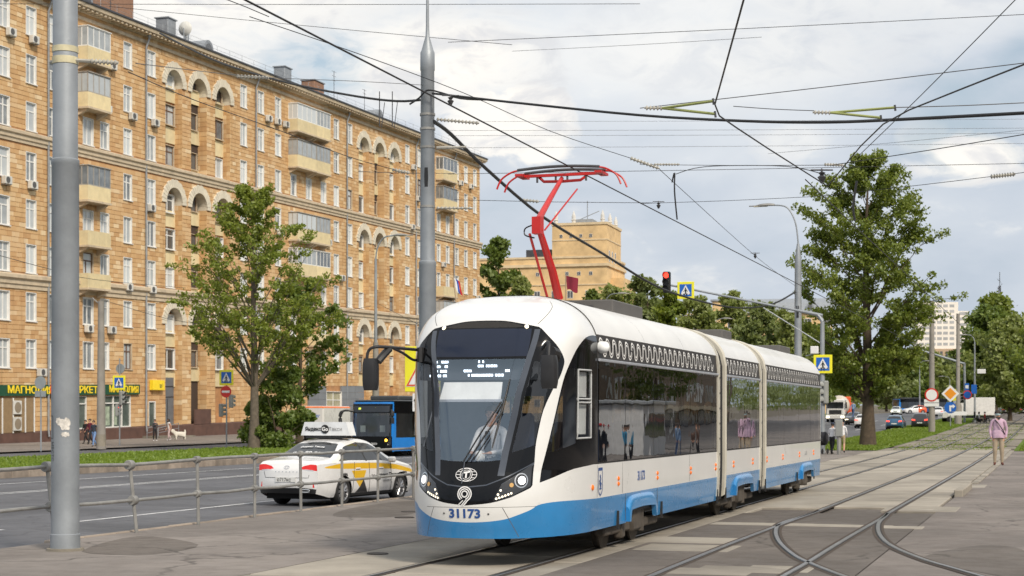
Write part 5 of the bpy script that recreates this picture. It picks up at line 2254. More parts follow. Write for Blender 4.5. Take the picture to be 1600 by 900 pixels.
# the big pole at the left
s, t = gnd(102, 860)
Y = FPX * EYE / (860 - HOR)
pa = sthing('tram_pole', s, t, 0.0, label='thick galvanised pole in the foreground beside the railing, with torn white sticker', cat='pole')
m = MB().lathe([(.225, 0), (.223, .25), (.212, .26), (.205, 5.9), (.212, 5.91), (.212, 5.98), (.190, 6.0), (.180, 11.5), (.17, 11.6)], (0, 0, 0), 36)
m.build('shaft', M_GALV, pa)
MB().lathe([(.29, 0), (.28, .035), (.225, .04)], (0, 0, 0), 24).build('base_collar', M_CONC2, pa)
for z, h in ((7.62, .09), (7.44, .11)):
    MB().lathe([(.188, z), (.198, z + .005), (.198, z + h), (.188, z + h + .005)], (0, 0, 0), 28, caps=False).build('clamp_band', M_BANDC, pa)


def ribs(mb, p0, p1, r=.05, n=9, core=.022, m=0):
    p0, p1 = Vector(p0), Vector(p1)
    pts, rs = [], []
    for k in range(n * 3 + 1):
        pts.append(p0.lerp(p1, k / (n * 3)))
        rs.append(r if k % 3 == 1 else core)
    mb.tube(pts, rs, 8, m)


mb = MB()
mb.tube([(.18, 0, 7.5), (.42, .05, 7.48)], .03, 6)
ribs(mb, (.42, .05, 7.48), (.85, .12, 7.44), .045, 7)
mb.tube([(-.18, 0, 7.5), (-.27, 0, 7.5)], .03, 6)
mb.split('insulator', M_PORC, pa)
# torn sticker and scrawled frame, lying on the shaft
ang0 = -math.pi / 2 - TH * 0  # facing the camera side


def wrapz(pts, r, a0):
    return [(r * math.cos(a0 + x / r), r * math.sin(a0 + x / r), z) for x, z in pts]


face = -math.pi / 2 + TH - .28
rr = random.Random(5)
mb = MB()
for (cx, cz, w, h) in ((.11, 1.93, .17, .20), (.02, 1.98, .10, .12), (.12, 1.78, .14, .08)):
    pts = []
    for k in range(22):
        a = 2 * math.pi * k / 22
        q = .75 + rr.random() * .4
        pts.append((cx + w / 2 * q * math.cos(a), cz + h / 2 * q * math.sin(a)))
    for k in range(22):
        a, b = pts[k], pts[(k + 1) % 22]
        mb.add(wrapz([(cx, cz), a, b], .2145 + .0006 * len(mb.f) / 22, face), [(0, 1, 2)])
mb.build('torn_sticker', pm('paper_torn', (.60, .57, .52), .8, 0, .3, 18), pa)
mb = MB()
for pts in ([(-.20, 2.06), (-.11, 2.06), (-.10, 1.72), (-.20, 1.72)], [(-.20, 1.90), (-.17, 1.90)]):
    L, F = stroke2(densify(pts, .03, False), .010)
    mb.add(wrapz(L, .2155, face), F)
mb.build('scrawl', S_BLACK, pa)
me = text_mesh('МЕСТС', .085, 0)
V2 = [(v.co.x, v.co.y) for v in me.vertices]
mb = MB().add(wrapz([(-.12 + y, 1.52 - x) for x, y in V2], .2155, face), [tuple(p.vertices) for p in me.polygons])
mb.build('lettering', S_BLACK, pa)

# the pole behind the tram
s, t = pxs(668, 40.7)
pb_ = sthing('tram_pole', s, t, 0.0, label='tall galvanised pole behind the tram with a thin mast on top', cat='pole')
MB().lathe([(.215, 0), (.208, 5.75), (.214, 5.76), (.212, 5.84), (.182, 5.86), (.166, 10.5), (.18, 10.52), (.175, 10.95), (.15, 11.0), (.05, 11.35), (.04, 11.6), (.022, 13.6)], (0, 0, 0), 30).build('shaft', M_GALV, pb_)
for z in (9.05, 9.4, 8.6, 7.15):
    MB().lathe([(.17, z), (.19, z + .005), (.19, z + .06), (.17, z + .065)], (0, 0, 0), 24, caps=False).build('clamp_band', M_GALVD, pb_)
mb = MB()
mb.add(wrapz([(-.04, 7.65), (.04, 7.65), (.05, 7.9), (.04, 8.12), (-.04, 8.12), (-.05, 7.9)], .1825, face + .15), [tuple(range(6))])
mb.build('hand_hole', S_BLACK, pb_)
mb = MB()
ribs(mb, (.22, .05, 9.32), (1.25, .25, 9.2), .055, 12)
mb.tube([(.22, .05, 8.62), (.6, .1, 8.62)], .04, 8)
mb.tube([(.6, .1, 8.62), (.95, .15, 8.62)], .03, 6)
ribs(mb, (.22, .05, 7.15), (1.1, .2, 7.13), .045, 9)
mb.split('insulator', M_PORC, pb_)


def rodpt(px, py, Y):
    return tuple(at(px, py, Y))


# railing along the road
fpx = [(-28, 862), (67, 848), (192, 832), (296, 820), (388, 809), (466, 800), (535, 792), (597, 785), (652, 778), (702, 772)]
fs = [gnd(*p)[0] for p in fpx]
ft = -15.42
ra = sthing('railing', fs[0], ft, 0.0, label='bent two-rail pipe railing with round clamps along the pavement edge', cat='railing')
tops, mids = [], []
for i, q in enumerate(fs):
    lean = (.10, .10, .09, .02, .0, .01, 0, 0, 0, 0)[i]
    h = (1.22, 1.24, 1.20, 1.24, 1.25, 1.25, 1.25, 1.25, 1.25, 1.25)[i]
    y = q - fs[0]
    b, tp = Vector((0, y, 0)), Vector((-lean * .9, y - lean, h))
    md = b.lerp(tp, .48)
    tops.append(tp)
    mids.append(md)
    MB().tube([b, tp], .033, 8).build('post', M_GALVD, ra)
    for c in (tp, md):
        kc = .085 if i < 3 else .066
        MB().lathe([(.0, -.075), (kc * .93, -.075), (kc, -.06), (kc, .05), (kc * .85, .065), (0, .07)], c, 18, 0, 'y').build('clamp', M_GALVD, ra, rot=(0, 0, 0))
for line in (tops, mids):
    for a, b in zip(line[:-1], line[1:]):
        mdp = a.lerp(b, .5) + Vector((rnd.uniform(-.015, .015), 0, rnd.uniform(-.02, .012)))
        MB().tube([a, mdp, b], .031, 8).build('rail', M_GALVD, ra)


# ---- signs
def flat(mb, poly, y, th, m):
    mb.prism(poly, y, y + th, 'xz', m)
    return mb


def walker(sc):
    """black pedestrian figure of the crossing sign, as outlines"""
    P = []
    P.append([(x * sc, z * sc) for x, z in [(.03 * math.cos(k * math.pi / 5), .19 + .034 * math.sin(k * math.pi / 5)) for k in range(10)]])
    for q in ([(-.035, .15), (.04, .15), (.035, -.02), (-.03, -.02)], [(-.035, .14), (-.015, .14), (-.08, .02), (-.10, .035)], [(.02, .14), (.045, .14), (.10, .03), (.08, .02)],
              [(-.03, -.02), (.01, -.02), (-.055, -.2), (-.09, -.2)], [(.0, -.02), (.035, -.02), (.085, -.2), (.05, -.2)]):
        P.append([(x * sc, z * sc) for x, z in q])
    return P


def crosswalk(parent, c, w, flip=1):
    """square crossing sign, facing local -y"""
    o = empty('sign_plate', c, 0, parent=parent)
    h = w / 2
    MB().bx(-h, h, 0, .04, -h, h, 0, .012).build('yellow_board', S_YEL, o)
    q = h * .72
    MB().bx(-q, q, -.006, -.001, -q, q).build('blue_panel', S_BLUE, o)
    MB().prism([(-q * .86, -q * .70), (q * .86, -q * .70), (0, q * .88)], -.012, -.007, 'xz').build('white_triangle', S_WHITE, o)
    mb = MB()
    for P in walker(w * 1.25):
        mb.prism([(flip * x, z - w * .12) for x, z in P], -.018, -.013, 'xz')
    for k in range(4):
        x = (-.33 + k * .18) * w
        mb.prism([(x, -w * .24), (x + w * .10, -w * .24), (x + w * .08, -w * .195), (x + w * .02, -w * .195)], -.018, -.013, 'xz')
    mb.build('walker_print', S_BLACK, o)
    return o


def disc(parent, c, r, mat, name, y0=0.0, th=.03, n=28):
    return MB().lathe([(0, y0), (r, y0), (r, y0 + th), (0, y0 + th)], c, n, 0, 'y', smooth=False, caps=False).build(name, mat, parent)


def signal(parent, c, h, lit=None, mat=S_GREY, face=0.0):
    """three-lens traffic light, facing local -y turned by face"""
    o = empty('signal_head', c, face, parent=parent)
    w = h * .36
    MB().bx(-w / 2, w / 2, 0, w * .7, -h / 2, h / 2, 0, w * .12).build('housing', mat, o)
    for k in range(3):
        z = h * (.32 - .32 * k)
        on = lit == k
        MB().lathe([(0, -.004), (w * .36, -.004), (w * .36, -.001), (0, -.001)], (0, 0, z), 18, 0, 'y', caps=False).build('lens', pm('lens_red_lit', (.8, .02, .01), .3, emit=(1, .04, .02), estr=3.0) if on else S_BLACK, o)
        v = MB()
        n = 10
        a = [(w * .42 * math.cos(math.pi * (q / n * 1.3 - .15)), -.005, z + w * .42 * math.sin(math.pi * (q / n * 1.3 - .15))) for q in range(n + 1)]
        b = [(x, -w * .75 + .2 * w * abs(q / n - .5) * 2, zz) for q, (x, _, zz) in enumerate(a)]
        v.strip(a, b)
        v.build('visor', mat, o)
    return o


def post(parent, h, r=.04, mat=M_GALV, x=0, y=0, z0=0.0):
    return MB().tube([(x, y, z0), (x, y, h)], r, 8, 0).build('post', mat, parent)


def zz(py, Y, base):
    return EYE - (py - HOR) / FPX * Y - base


# mast arm over the road with a red light and a crossing sign
Y = 90.0
s, t = pxs(1285, Y)
b0 = zg(s)
ma = sthing('signal_mast', s, t, b0, label='grey mast arm with a red traffic light and two yellow crossing signs beyond the tram', cat='traffic light mast')
zt = zz(492, Y, b0)
arm = [(0, 0, 0), (0, 0, zt - 1.0), (0, 0, zt - .35), (-.25, 0, zt), (-.7, 0, zt + .12)]
MB().tube(arm[:3], [.15, .12, .11], 12).build('mast', M_GALV, ma)
e = Vector((-8.35, 0, zz(446, 92.7, b0)))
MB().tube(smooth_poly([arm[2], arm[3], arm[4], tuple(e)], 5, False), [.11] * 6 + [.09] * 5 + [.06] * 5, 8).build('arm', M_GALV, ma)
MB().tube([(0, 0, zt - 1.6), (-3.2, 0, zt + .45)], .035, 6).build('brace', M_GALV, ma)
signal(ma, (-8.6, -.12, zz(441, 92.7, b0)), 1.17, 0, S_BLACK, 0)
crosswalk(ma, (-7.5, -.12, zz(454, 92.4, b0)), .95)
crosswalk(ma, (.05, -.2, zz(569, Y, b0)), 1.0)
signal(ma, (.0, -.16, zz(613, Y, b0)), 1.25, None, S_GREY, -.75)
MB().tube([(0, 0, zz(550, Y, b0)), (-.9, 0, zz(556, Y, b0))], .03, 6).build('bracket', M_GALV, ma)
MB().bx(-.62, -.2, -.25, .05, zz(553, Y, b0), zz(541, Y, b0), 0, .03).build('camera_box', S_WHITE, ma)

# lamp pole with a long curved arm, rising behind the tram
Y = 99.0
s, t = pxs(1247, Y)
b0 = zg(s)


def lamp_arm(parent, x0, z0, x1, z1, r=.04, head=.5, y=0):
    pts = smooth_poly([(x0, y, z0 - .8), (x0, y, z0), (x0 + (x1 - x0) * .12, y, z0 + (z1 - z0) * .55), (x0 + (x1 - x0) * .45, y, z0 + (z1 - z0) * .93), (x1, y, z1)], 5, False)
    MB().tube(pts, r, 8).build('lamp_arm', M_GALV, parent)
    d = 1 if x1 > x0 else -1
    mb = MB()
    n = 8
    rows = []
    for k in range(n + 1):
        q = k / n
        w = .15 * math.sin(math.pi * min(1, q * 1.25 + .12)) ** .6 * head + .03
        x = x1 + d * (q * head * 1.7 - .1)
        rows.append([(x, y - w, z1 - .01), (x, y - w * .7, z1 + w * .55), (x, y, z1 + w * .8), (x, y + w * .7, z1 + w * .55), (x, y + w, z1 - .01), (x, y, z1 - .045)])
    for a, b in zip(rows[:-1], rows[1:]):
        mb.strip(a + a[:1], b + b[:1], 0, True)
    mb.add(rows[0], [tuple(range(6))]).add(rows[-1], [tuple(range(5, -1, -1))])
    o = mb.build('lamp_head', M_GALVD, parent)
    MB().bx(x1 + d * .35 * head, x1 + d * 1.3 * head, y - .09 * head, y + .09 * head, z1 - .075, z1 - .03, 0, .02).build('lens', pm('lamp_glass', (.55, .5, .38), .2), o)


lp = sthing('street_lamp', s, t, b0, label='tall galvanised street lamp with an arm curving left over the road beside the big tree', cat='street lamp')
zc_ = zz(402, Y, b0)
MB().lathe([(.24, 0), (.20, zc_ - .4), (.19, zc_ - .1), (.08, zc_ + .8)], (0, 0, 0), 16).build('shaft', M_GALV, lp)
lamp_arm(lp, 0, zc_ + .9, -1.5, zz(319, Y, b0), .045, .9)
MB().add([(-.07, -.215, zz(497, Y, b0)), (.07, -.215, zz(497, Y, b0)), (.07, -.205, zz(478, Y, b0)), (-.07, -.205, zz(478, Y, b0))], [(0, 1, 2, 3)]).build('hand_hole', S_BLACK, lp)

# small cabinet post beside the pram
s, t = pxs(1311, 87.5)
o = sthing('cabinet_post', s, t, label='grey post with a metal control box beside the walking couple', cat='control box')
b0 = zg(s)
post(o, zz(657, 87.5, b0), .11, M_GALVD)
MB().bx(-.18, .18, -.16, .12, zz(682, 87.5, b0), zz(656, 87.5, b0), 0, .02).build('box', S_GREY, o)

# lamp on the median in front of the block
Y = 108.0
s, t = pxs(587, Y)
b0 = zg(s)
o = sthing('street_lamp', s, t, b0, label='old street lamp on a concrete pole in front of the second arch bay', cat='street lamp')
zc_ = zz(535, Y, b0)
MB().lathe([(.26, 0), (.17, zc_)], (0, 0, 0), 14).build('concrete_shaft', M_CPOLE, o)
MB().lathe([(.11, zc_), (.075, zz(405, Y, b0))], (0, 0, 0), 12).build('steel_shaft', M_GALV, o)
lamp_arm(o, 0, zz(405, Y, b0), 1.35, zz(369, Y, b0), .05, .8)
for zq in (3.0, 5.5, 7.0):
    MB().bx(-.35, .2, -.05, .05, zq, zq + .07).build('bracket', M_GALVD, o)

Y = 102.0
s, t = pxs(158, Y)
o = sthing('trolley_pole', s, t, label='slender concrete trolley-wire pole in front of the shop', cat='pole')
MB().lathe([(.30, 0), (.27, 1.2), (.18, zz(470, Y, zg(s)))], (0, 0, 0), 14).build('shaft', M_CPOLE, o)
MB().lathe([(.295, .1), (.30, .7), (.285, .9)], (0, 0, 0), 14).build('base_sleeve', M_CONC2, o)
MB().tube([(0, 0, zz(478, Y, zg(s))), (-.6, 0, zz(465, Y, zg(s)))], .03, 6).build('bracket', M_GALVD, o)

# sign posts on the far side
Y = 112.0
s, t = pxs(187, Y)
b0 = zg(s)
o = sthing('sign_post', s, t, label='sign post by the shop with a yellow crossing sign between a grey disc and signals', cat='sign post')
post(o, zz(560, Y, b0), .045, M_GALV)
crosswalk(o, (0, -.1, zz(598, Y, b0)), .95)
disc(o, (0, .06, zz(576, Y, b0)), .33, S_BACK, 'disc_back')
signal(o, (.28, .0, zz(622, Y, b0)), .95, None, S_GREY, 1.4)
signal(o, (-.15, .1, zz(641, Y, b0)), .8, 0, S_GREY, 1.9)

Y = 108.0
s, t = pxs(354, Y)
b0 = zg(s)
o = sthing('sign_post', s, t, label='sign post by the leafy tree with a red no entry disc', cat='sign post')
post(o, zz(580, Y, b0), .05, M_GALV)
crosswalk(o, (0.03, -.1, zz(590, Y, b0)), 1.0)
disc(o, (0, -.1, zz(612, Y, b0)), .38, S_RED, 'no_entry_disc')
MB().bx(-.28, .28, -.112, -.104, zz(612, Y, b0) - .07, zz(612, Y, b0) + .07).build('white_bar', S_WHITE, o)
signal(o, (-.34, .1, zz(641, Y, b0)), .85, None, S_GREY, math.pi * .8)
signal(o, (.36, .1, zz(627, Y, b0)), .85, None, S_GREY, math.pi * .9)

Y = 96.0
s, t = pxs(64, Y)
b0 = zg(s)
o = sthing('sign_post', s, t, label='sign post at the left seen from behind, with a grey disc and two small plates', cat='sign post')
post(o, zz(588, Y, b0), .045, M_GALV)
disc(o, (0, -.08, zz(598, Y, b0)), .37, S_BACK, 'disc_back')
for x in (-.19, .2):
    MB().bx(x - .17, x + .17, -.08, -.05, zz(620, Y, b0), zz(611, Y, b0)).build('plate_back', S_BACK, o)

Y = 44.0
s, t = pxs(661, Y)
o = sthing('warning_sign', s, t, label='big yellow board with a red warning triangle, half hidden behind the tram', cat='road sign')
post(o, zz(541, Y, 0), .04, M_GALV, 0, .06)
MB().bx(-.52, .52, 0, .03, zz(612, Y, 0), zz(541, Y, 0), 0, .01).build('yellow_board', S_YEL, o)
zb_, zt_ = zz(604, Y, 0), zz(560, Y, 0)
MB().prism([(-.49, zb_), (.49, zb_), (0, zt_ + .12)], -.008, -.002, 'xz').build('white_field', S_WHITE, o)
tri = [(-.44, zb_ + .035), (.44, zb_ + .035), (0, zt_ + .06)]
L, F = stroke2(tri, .085, True)
MB().add([(x, -.012, z) for x, z in L], F).build('red_border', pm('sign_redorange', (.72, .10, .03), .4), o)
MB().bx(-.30, .30, -.01, .02, zz(643, Y, 0), zz(615, Y, 0), 0, .01).build('arrow_plate', S_WHITE, o)
z_ = zz(629, Y, 0)
MB().prism([(-.23, z_ - .13), (-.20, z_ - .13), (-.20, z_ + .04), (-.165, z_ + .04), (-.215, z_ + .13), (-.265, z_ + .04), (-.23, z_ + .04)], -.018, -.012, 'xz').build('arrow_print', S_BLACK, o)
text('lettering', ':30 м', .16, S_BLACK, o, (.1, -.013, z_))

# lamps and signs down the road
for px, hx, hy, Y, dirx, lab in ((1117, 1130, 498, 190, 1, 'street lamp rising behind the tram roof, nearer of two'), (1212, 1228, 518, 210, 1, 'street lamp rising behind the tram roof, farther of two'),
                                 (946, 968, 459, 170, 1, 'street lamp behind the tram roof below the yellow house'), (1523, 1510, 523, 205, -1, 'tall street lamp by the trees at the right with a camera box'),
                                 (1437, 1446, 564, 330, 1, 'far street lamp above the distant crossing'), (1484, 1474, 588, 420, -1, 'smallest far street lamp above the parked cars')):
    s, t = pxs(px, Y)
    b0 = zg(s)
    o = sthing('street_lamp', s, t, b0, label=lab, cat='street lamp', group='street lamps along the road')
    zt = zz(hy, Y, b0)
    MB().lathe([(.16, 0), (.07, zt - .9)], (0, 0, 0), 10).build('shaft', M_GALV, o)
    lamp_arm(o, 0, zt - 1.0, (hx - px) * Y / FPX, zt, .04, .8)
    if px == 1523:
        MB().bx(.3, 1.3, -.3, .1, zz(584, Y, b0), zz(577, Y, b0), 0, .04).build('camera_box', S_WHITE, o)
        MB().bx(-.4, .25, -.14, -.10, zz(615, Y, b0), zz(601, Y, b0)).build('blue_sign', S_BLUE, o)

Y = 150.0
s, t = pxs(1456, Y)
b0 = zg(s)
o = sthing('trolley_pole', s, t, b0, label='concrete pole on the grass strip carrying a round red-rimmed sign', cat='pole')
MB().lathe([(.30, 0), (.24, 5), (.2, zz(470, Y, b0))], (0, 0, 0), 12).build('shaft', M_CPOLE, o)
disc(o, (0, -.34, zz(617, Y, b0)), .60, S_RED, 'red_rim')
disc(o, (0, -.352, zz(617, Y, b0)), .48, S_WHITE, 'white_disc', 0, .01)
for a, b in ((624, 629), (630, 635)):
    MB().bx(-.65, .65, -.32, -.30, zz(b, Y, b0), zz(a, Y, b0)).build('plate', S_WHITE, o)
Y = 190.0
s, t = pxs(1497, Y)
b0 = zg(s)
o = sthing('trolley_pole', s, t, b0, label='concrete pole at the end of the grass strip behind the yellow diamond sign', cat='pole')
MB().lathe([(.42, 0), (.40, 2.2), (.22, 2.5), (.2, zz(490, Y, b0))], (0, 0, 0), 12).build('shaft', M_CPOLE, o)
Y = 178.0
s, t = pxs(1485, Y)
b0 = zg(s)
o = sthing('sign_post', s, t, b0, label='sign post with a yellow priority diamond above a round blue arrow sign', cat='sign post')
post(o, zz(604, Y, b0), .05)
z_ = zz(615, Y, b0)
MB().prism([(-.92, z_), (0, z_ - .92), (.92, z_), (0, z_ + .92)], -.10, -.06, 'xz').build('white_diamond', S_WHITE, o)
MB().prism([(-.62, z_), (0, z_ - .62), (.62, z_), (0, z_ + .62)], -.12, -.105, 'xz').build('orange_diamond', S_ORG, o)
z_ = zz(637, Y, b0)
disc(o, (0, -.10, z_), .62, S_BLUE, 'blue_disc')
MB().prism([(-.1, z_ - .4), (.08, z_ - .4), (.08, z_ + .05), (.25, z_ + .05), (.25, z_ - .1), (.5, z_ + .14), (.25, z_ + .38), (.25, z_ + .24), (-.1, z_ + .24)], -.12, -.105, 'xz').build('arrow_print', S_WHITE, o)
MB().bx(-.2, 1.7, -.1, -.06, zz(649, Y, b0), zz(643, Y, b0)).build('plate', S_WHITE, o)
Y = 200.0
s, t = pxs(1507, Y)
b0 = zg(s)
o = sthing('sign_post', s, t, b0, label='curved mast with blue stop sign and a round no-stopping disc near the white van box', cat='sign post')
MB().tube(smooth_poly([(0, 0, 0), (0, 0, zz(575, Y, b0)), (-.4, 0, zz(567, Y, b0)), (-5.5, 0, zz(545, Y, b0))], 5, False), .13, 8).build('mast', M_GALV, o)
MB().bx(.05, .55, -.2, -.15, zz(610, Y, b0), zz(599, Y, b0)).build('blue_sign', S_BLUE, o)
MB().bx(.12, .48, -.215, -.205, zz(607, Y, b0), zz(602, Y, b0)).build('white_panel', S_WHITE, o)
disc(o, (.35, -.2, zz(617, Y, b0)), .55, S_RED, 'red_rim')
disc(o, (.35, -.212, zz(617, Y, b0)), .42, S_BLUE, 'blue_disc', 0, .01)
MB().bx(-1.6, -.9, -.2, -.15, zz(626, Y, b0), zz(608, Y, b0)).build('yellow_board', S_YEL, o)
signal(o, (-.3, -.25, zz(622, Y, b0)), 1.2, None, S_GREY, .3)

# ---- wires
def sagging(p0, p1, sag, n=14):
    out = []
    for k in range(n + 1):
        q = k / n
        v = p0.lerp(p1, q)
        v.z -= sag * 4 * q * (1 - q)
        out.append(v)
    return out


def wire(label, pts, r=.009, mat=None, sm=4, group='overhead wires', name='overhead_wire'):
    P = [Vector(p) for p in pts]
    P = [Vector(q) for q in smooth_poly([tuple(p) for p in P], sm, False)] if sm > 1 and len(P) > 2 else P
    c = P[0].copy()
    o = MB().tube([p - c for p in P], r, 6).build(name, mat or M_WIRE, None, c)
    return tag(o, label, 'wire', group)


def pw(label, pts, r=.009, mat=None, **kw):
    return wire(label, [at(*p) for p in pts], r, mat, **kw)


wire('contact wire straight above the tram, touched by its pantograph', [W(s, TL, 6.16) for s in (-2, 10, 26.4, 60, 110, 200)], .011, sm=1)
wire('contact wire above the empty track, running off to the horizon', [W(29.0 + k * 20, TR + .2 * k / 8, 6.16 - .0 * k) for k in range(8)], .010, sm=1)
yj = 29.8
pw('contact wire branch rising steeply to the upper edge near the first wire spreader', [(1293, 291, yj), (1200, 232, 25.6), (1150, 199, 23.4), (1124, 181, 22.3), (1117, 163, 21.6), (1163, -4, 16.3)], .011, sm=1)
pw('contact wire branch curving away to the right edge past the second spreader', [(1293, 291, yj), (1345, 228, 26.5), (1380, 194, 24.0), (1420, 172, 22.8), (1510, 136, 21.0), (1612, 96, 19.2)], .011, sm=1)
pw('thin wire falling from the upper right corner to the poplar', [(1592, -6, 22), (1440, 148, 26), (1340, 245, 31)], .007)
pw('heavy black cable sagging from the pole behind the tram to the street lamp', [(678, 190, 40.6), (705, 210, 43), (760, 264, 48), (850, 340, 56), (943, 397, 66), (1012, 440, 74), (1061, 461, 80), (1127, 478, 88), (1171, 481, 92), (1210, 474, 96), (1243, 456, 98.8)], .05)
pw('twisted black cable crossing the whole sky from the pole to the right edge', [(676, 146, 40.5), (730, 152, 39), (820, 162, 37.5), (1000, 180, 35), (1160, 189, 32), (1290, 191, 30), (1420, 186, 28), (1612, 176, 26)], .030)
pw('twisted black cable running along the roof line to the pole', [(250, 52, 58), (330, 92, 53), (400, 116, 49), (470, 134, 46), (560, 151, 43), (620, 158, 42), (660, 156, 40.9)], .032)
pw('bundled cable hooked over the pole behind the tram', [(640, 163, 40.6), (655, 153, 40.5), (668, 141, 40.3), (690, 145, 40.2), (720, 154, 39.5), (760, 156, 38.5)], .022)
pw('messenger wire passing the pole towards the long insulator', [(390, 26, 30), (560, 84, 33), (724, 145, 36), (860, 205, 40), (985, 247, 43)], .008)
pw('wire from the long insulator down to the lamp by the tree', [(1030, 263, 44), (1056, 288, 48), (1185, 404, 75), (1243, 447, 98)], .009)
pw('wire from the left edge to the top of the pole behind the tram', [(175, -30, 22), (330, -8, 28), (420, 26, 31)], .008)
for i, (a, b, Ya, Yb, r) in enumerate((((-5, 6), (1000, 6), 60, 60, .010), ((170, 10), (800, 70), 60, 52, .009), ((700, 66), (1612, 22), 52, 45, .009), ((800, 80), (1190, 58), 70, 60, .008),
                                       ((1000, 169), (1612, 97), 30, 27, .008), ((1146, 166), (1272, 173), 27, 26, .007), ((1395, 168), (1612, 160), 26, 26, .008),
                                       ((700, 204), (1612, 200), 120, 120, .012), ((700, 212), (1612, 208), 120, 120, .012), ((700, 231), (1612, 224), 120, 120, .012), ((690, 190), (1612, 186), 120, 120, .010),
                                       ((1200, 240), (1612, 202), 90, 80, .009), ((700, 272), (1612, 255), 60, 58, .010), ((710, 312), (1020, 317), 60, 58, .010), ((1000, 318), (1275, 307), 58, 56, .009), ((1275, 307), (1612, 268), 56, 50, .010),
                                       ((1000, 257), (1290, 258), 44, 36, .008), ((1300, 258), (1612, 208), 36, 30, .009), ((560, 268), (710, 271), 42, 60, .009))):
    lb = ('thin span wire near the top edge', 'thin span wire left of the cloud gap', 'thin span wire across the white cloud', 'faint span wire under the top edge', 'span wire above the first wire spreader', 'short wire between the two wire spreaders',
          'span wire right of the second wire spreader', 'upper of three far parallel wires', 'middle of three far parallel wires', 'lowest of three far parallel wires', 'faint far wire over the pantograph', 'rising wire right of the poplar top',
          'span wire behind the collector head', 'wire just above the yellow house, with a white insulator', 'wire left of the street lamp head', 'wire through the poplar to the right edge', 'wire right of the long insulator', 'rising wire from the poplar insulator', 'short wire from the pole over the arches')[i]
    pw(lb, [(a[0], a[1], Ya), ((a[0] + b[0]) / 2, (a[1] + b[1]) / 2 + 1.0, (Ya + Yb) / 2), (b[0], b[1], Yb)], r, M_WIREG if Ya > 100 or r < .0085 else M_WIRE)
pw('wire from the big pole crossing the facade', [(212, 99, 26), (400, 120, 34), (560, 127, 38), (662, 133, 40.6)], .007, M_WIREG)
pw('low wire from the big pole across the arches to the second pole', [(200, 112, 26), (300, 155, 30), (440, 205, 35), (545, 245, 38), (620, 266, 40)], .008)
pw('slack wire low in front of the shop storeys', [(-5, 398, 60), (80, 421, 66), (150, 437, 75), (290, 450, 92)], .012)
pw('slack wire at the left from window height to the street lamp', [(165, 470, 100), (300, 505, 102), (450, 500, 104), (580, 478, 106)], .015)
pw('wire from the old street lamp up to the pole behind the tram', [(592, 475, 106), (640, 500, 70), (662, 510, 41)], .010)
pw('jumper cable looped in front of the poplar', [(1339, 283, 33), (1336, 300, 33), (1333, 325, 33), (1336, 345, 33)], .025)
pw('looped jumper cable hanging left of the street lamp', [(1050, 285, 44), (1054, 270, 44), (1054, 300, 44), (1058, 343, 44)], .022)
pw('curved jumper wire above the street lamp', [(1056, 272, 44), (1085, 263, 42), (1130, 259, 40), (1230, 260, 38), (1290, 273, 36)], .010)

# wire spreaders of glass fibre rods
def spreader(label, p0, pa_, pb2, Y):
    c = at(*p0, Y)
    o = empty('wire_spreader', c, 0, label=label, cat='wire spreader')
    for q in (pa_, pb2):
        MB().tube([(0, 0, 0), at(*q, Y - .6) - c], .018, 8).build('rod', M_ROD, o)
    mb = MB()
    ribs(mb, (0, 0, 0), at(p0[0] - 28, p0[1] - .5, Y + .1) - c, .035, 5, .014)
    mb.split('insulator', M_PORC, o)
    mb = MB()
    for q in (pa_, pb2):
        v = at(*q, Y - .6) - c
        mb.tube([v + Vector((0, 0, .035)), v - Vector((-.01, 0, .045))], .016, 6)
    mb.split('clamp', M_STEEL, o)


spreader('first wire spreader of two green rods, over the end of the tram', (1035, 169), (1114, 158), (1117, 178), 22.0)
spreader('second wire spreader of two green rods, nearer the right edge', (1298, 176), (1398, 168), (1376, 184), 23.5)
for lb, a, b, Y, r, n in (('long white insulator above the tram roof', (985, 247), (1030, 263), 43.5, .075, 9), ('ribbed insulator right of the long one', (1022, 257), (1062, 257), 43, .05, 9), ('white insulator on the wire above the yellow house', (812, 312), (842, 315), 59, .09, 6),
                          ('ribbed insulator at the right edge under the cloud', (1548, 276), (1586, 272), 50.5, .10, 9), ('pale insulator in front of the poplar', (1288, 257), (1318, 258), 36.2, .055, 7), ('grey insulator over the second arch bay', (613, 265), (640, 270), 40, .07, 6),
                          ('grey insulator string at the end of the span over the first arch bay', (370, 119), (420, 122), 34.6, .06, 9)):
    c = at(*a, Y)
    mb = MB()
    ribs(mb, (0, 0, 0), at(*b, Y) - c, r * .8, n, r * .4)
    tag(mb.build('insulator', M_PORC, None, c), lb, 'insulator', 'insulators on the wires')
for px, py, Y, lb in ((704, 158, 39, 'bell-shaped hanger on the cable right of the pole'), (1029, 321, 58, 'small hanger clamp over the contact wire left of the street lamp'), (1284, 277, 30, 'hanger clamp at the wire junction over the poplar'), (1180, 400, 74, 'small hanger clamp on the contact wire near the street lamp')):
    o = tag(MB().lathe([(.012, .16), (.02, .1), (.07, .08), (.03, .04), (.08, .0), (.06, -.03), (.03, -.10), (0, -.12)], (0, 0, 0), 10).tube([(-.2, 0, .13), (.2, 0, .13)], .015, 5).build('wire_hanger', M_STEEL, None, at(px, py, Y)), lb, 'wire hanger')
# trident of drop rods hanging left of the pole
for px, lb in ((593, 'left pair of drop rods hanging from the twisted cable'), (613, 'right drop rod hanging from the twisted cable')):
    Y = 42.5
    c = at(px, 152, Y)
    mb = MB()
    mb.tube([(0, 0, .15), (0, 0, -.75)], .014, 6).tube([at(px + 3, 200, Y) - c, at(px + 8, 160, Y) - c], .010, 6)
    tag(mb.build('drop_rod', M_STEEL, None, c), lb, 'drop rod')

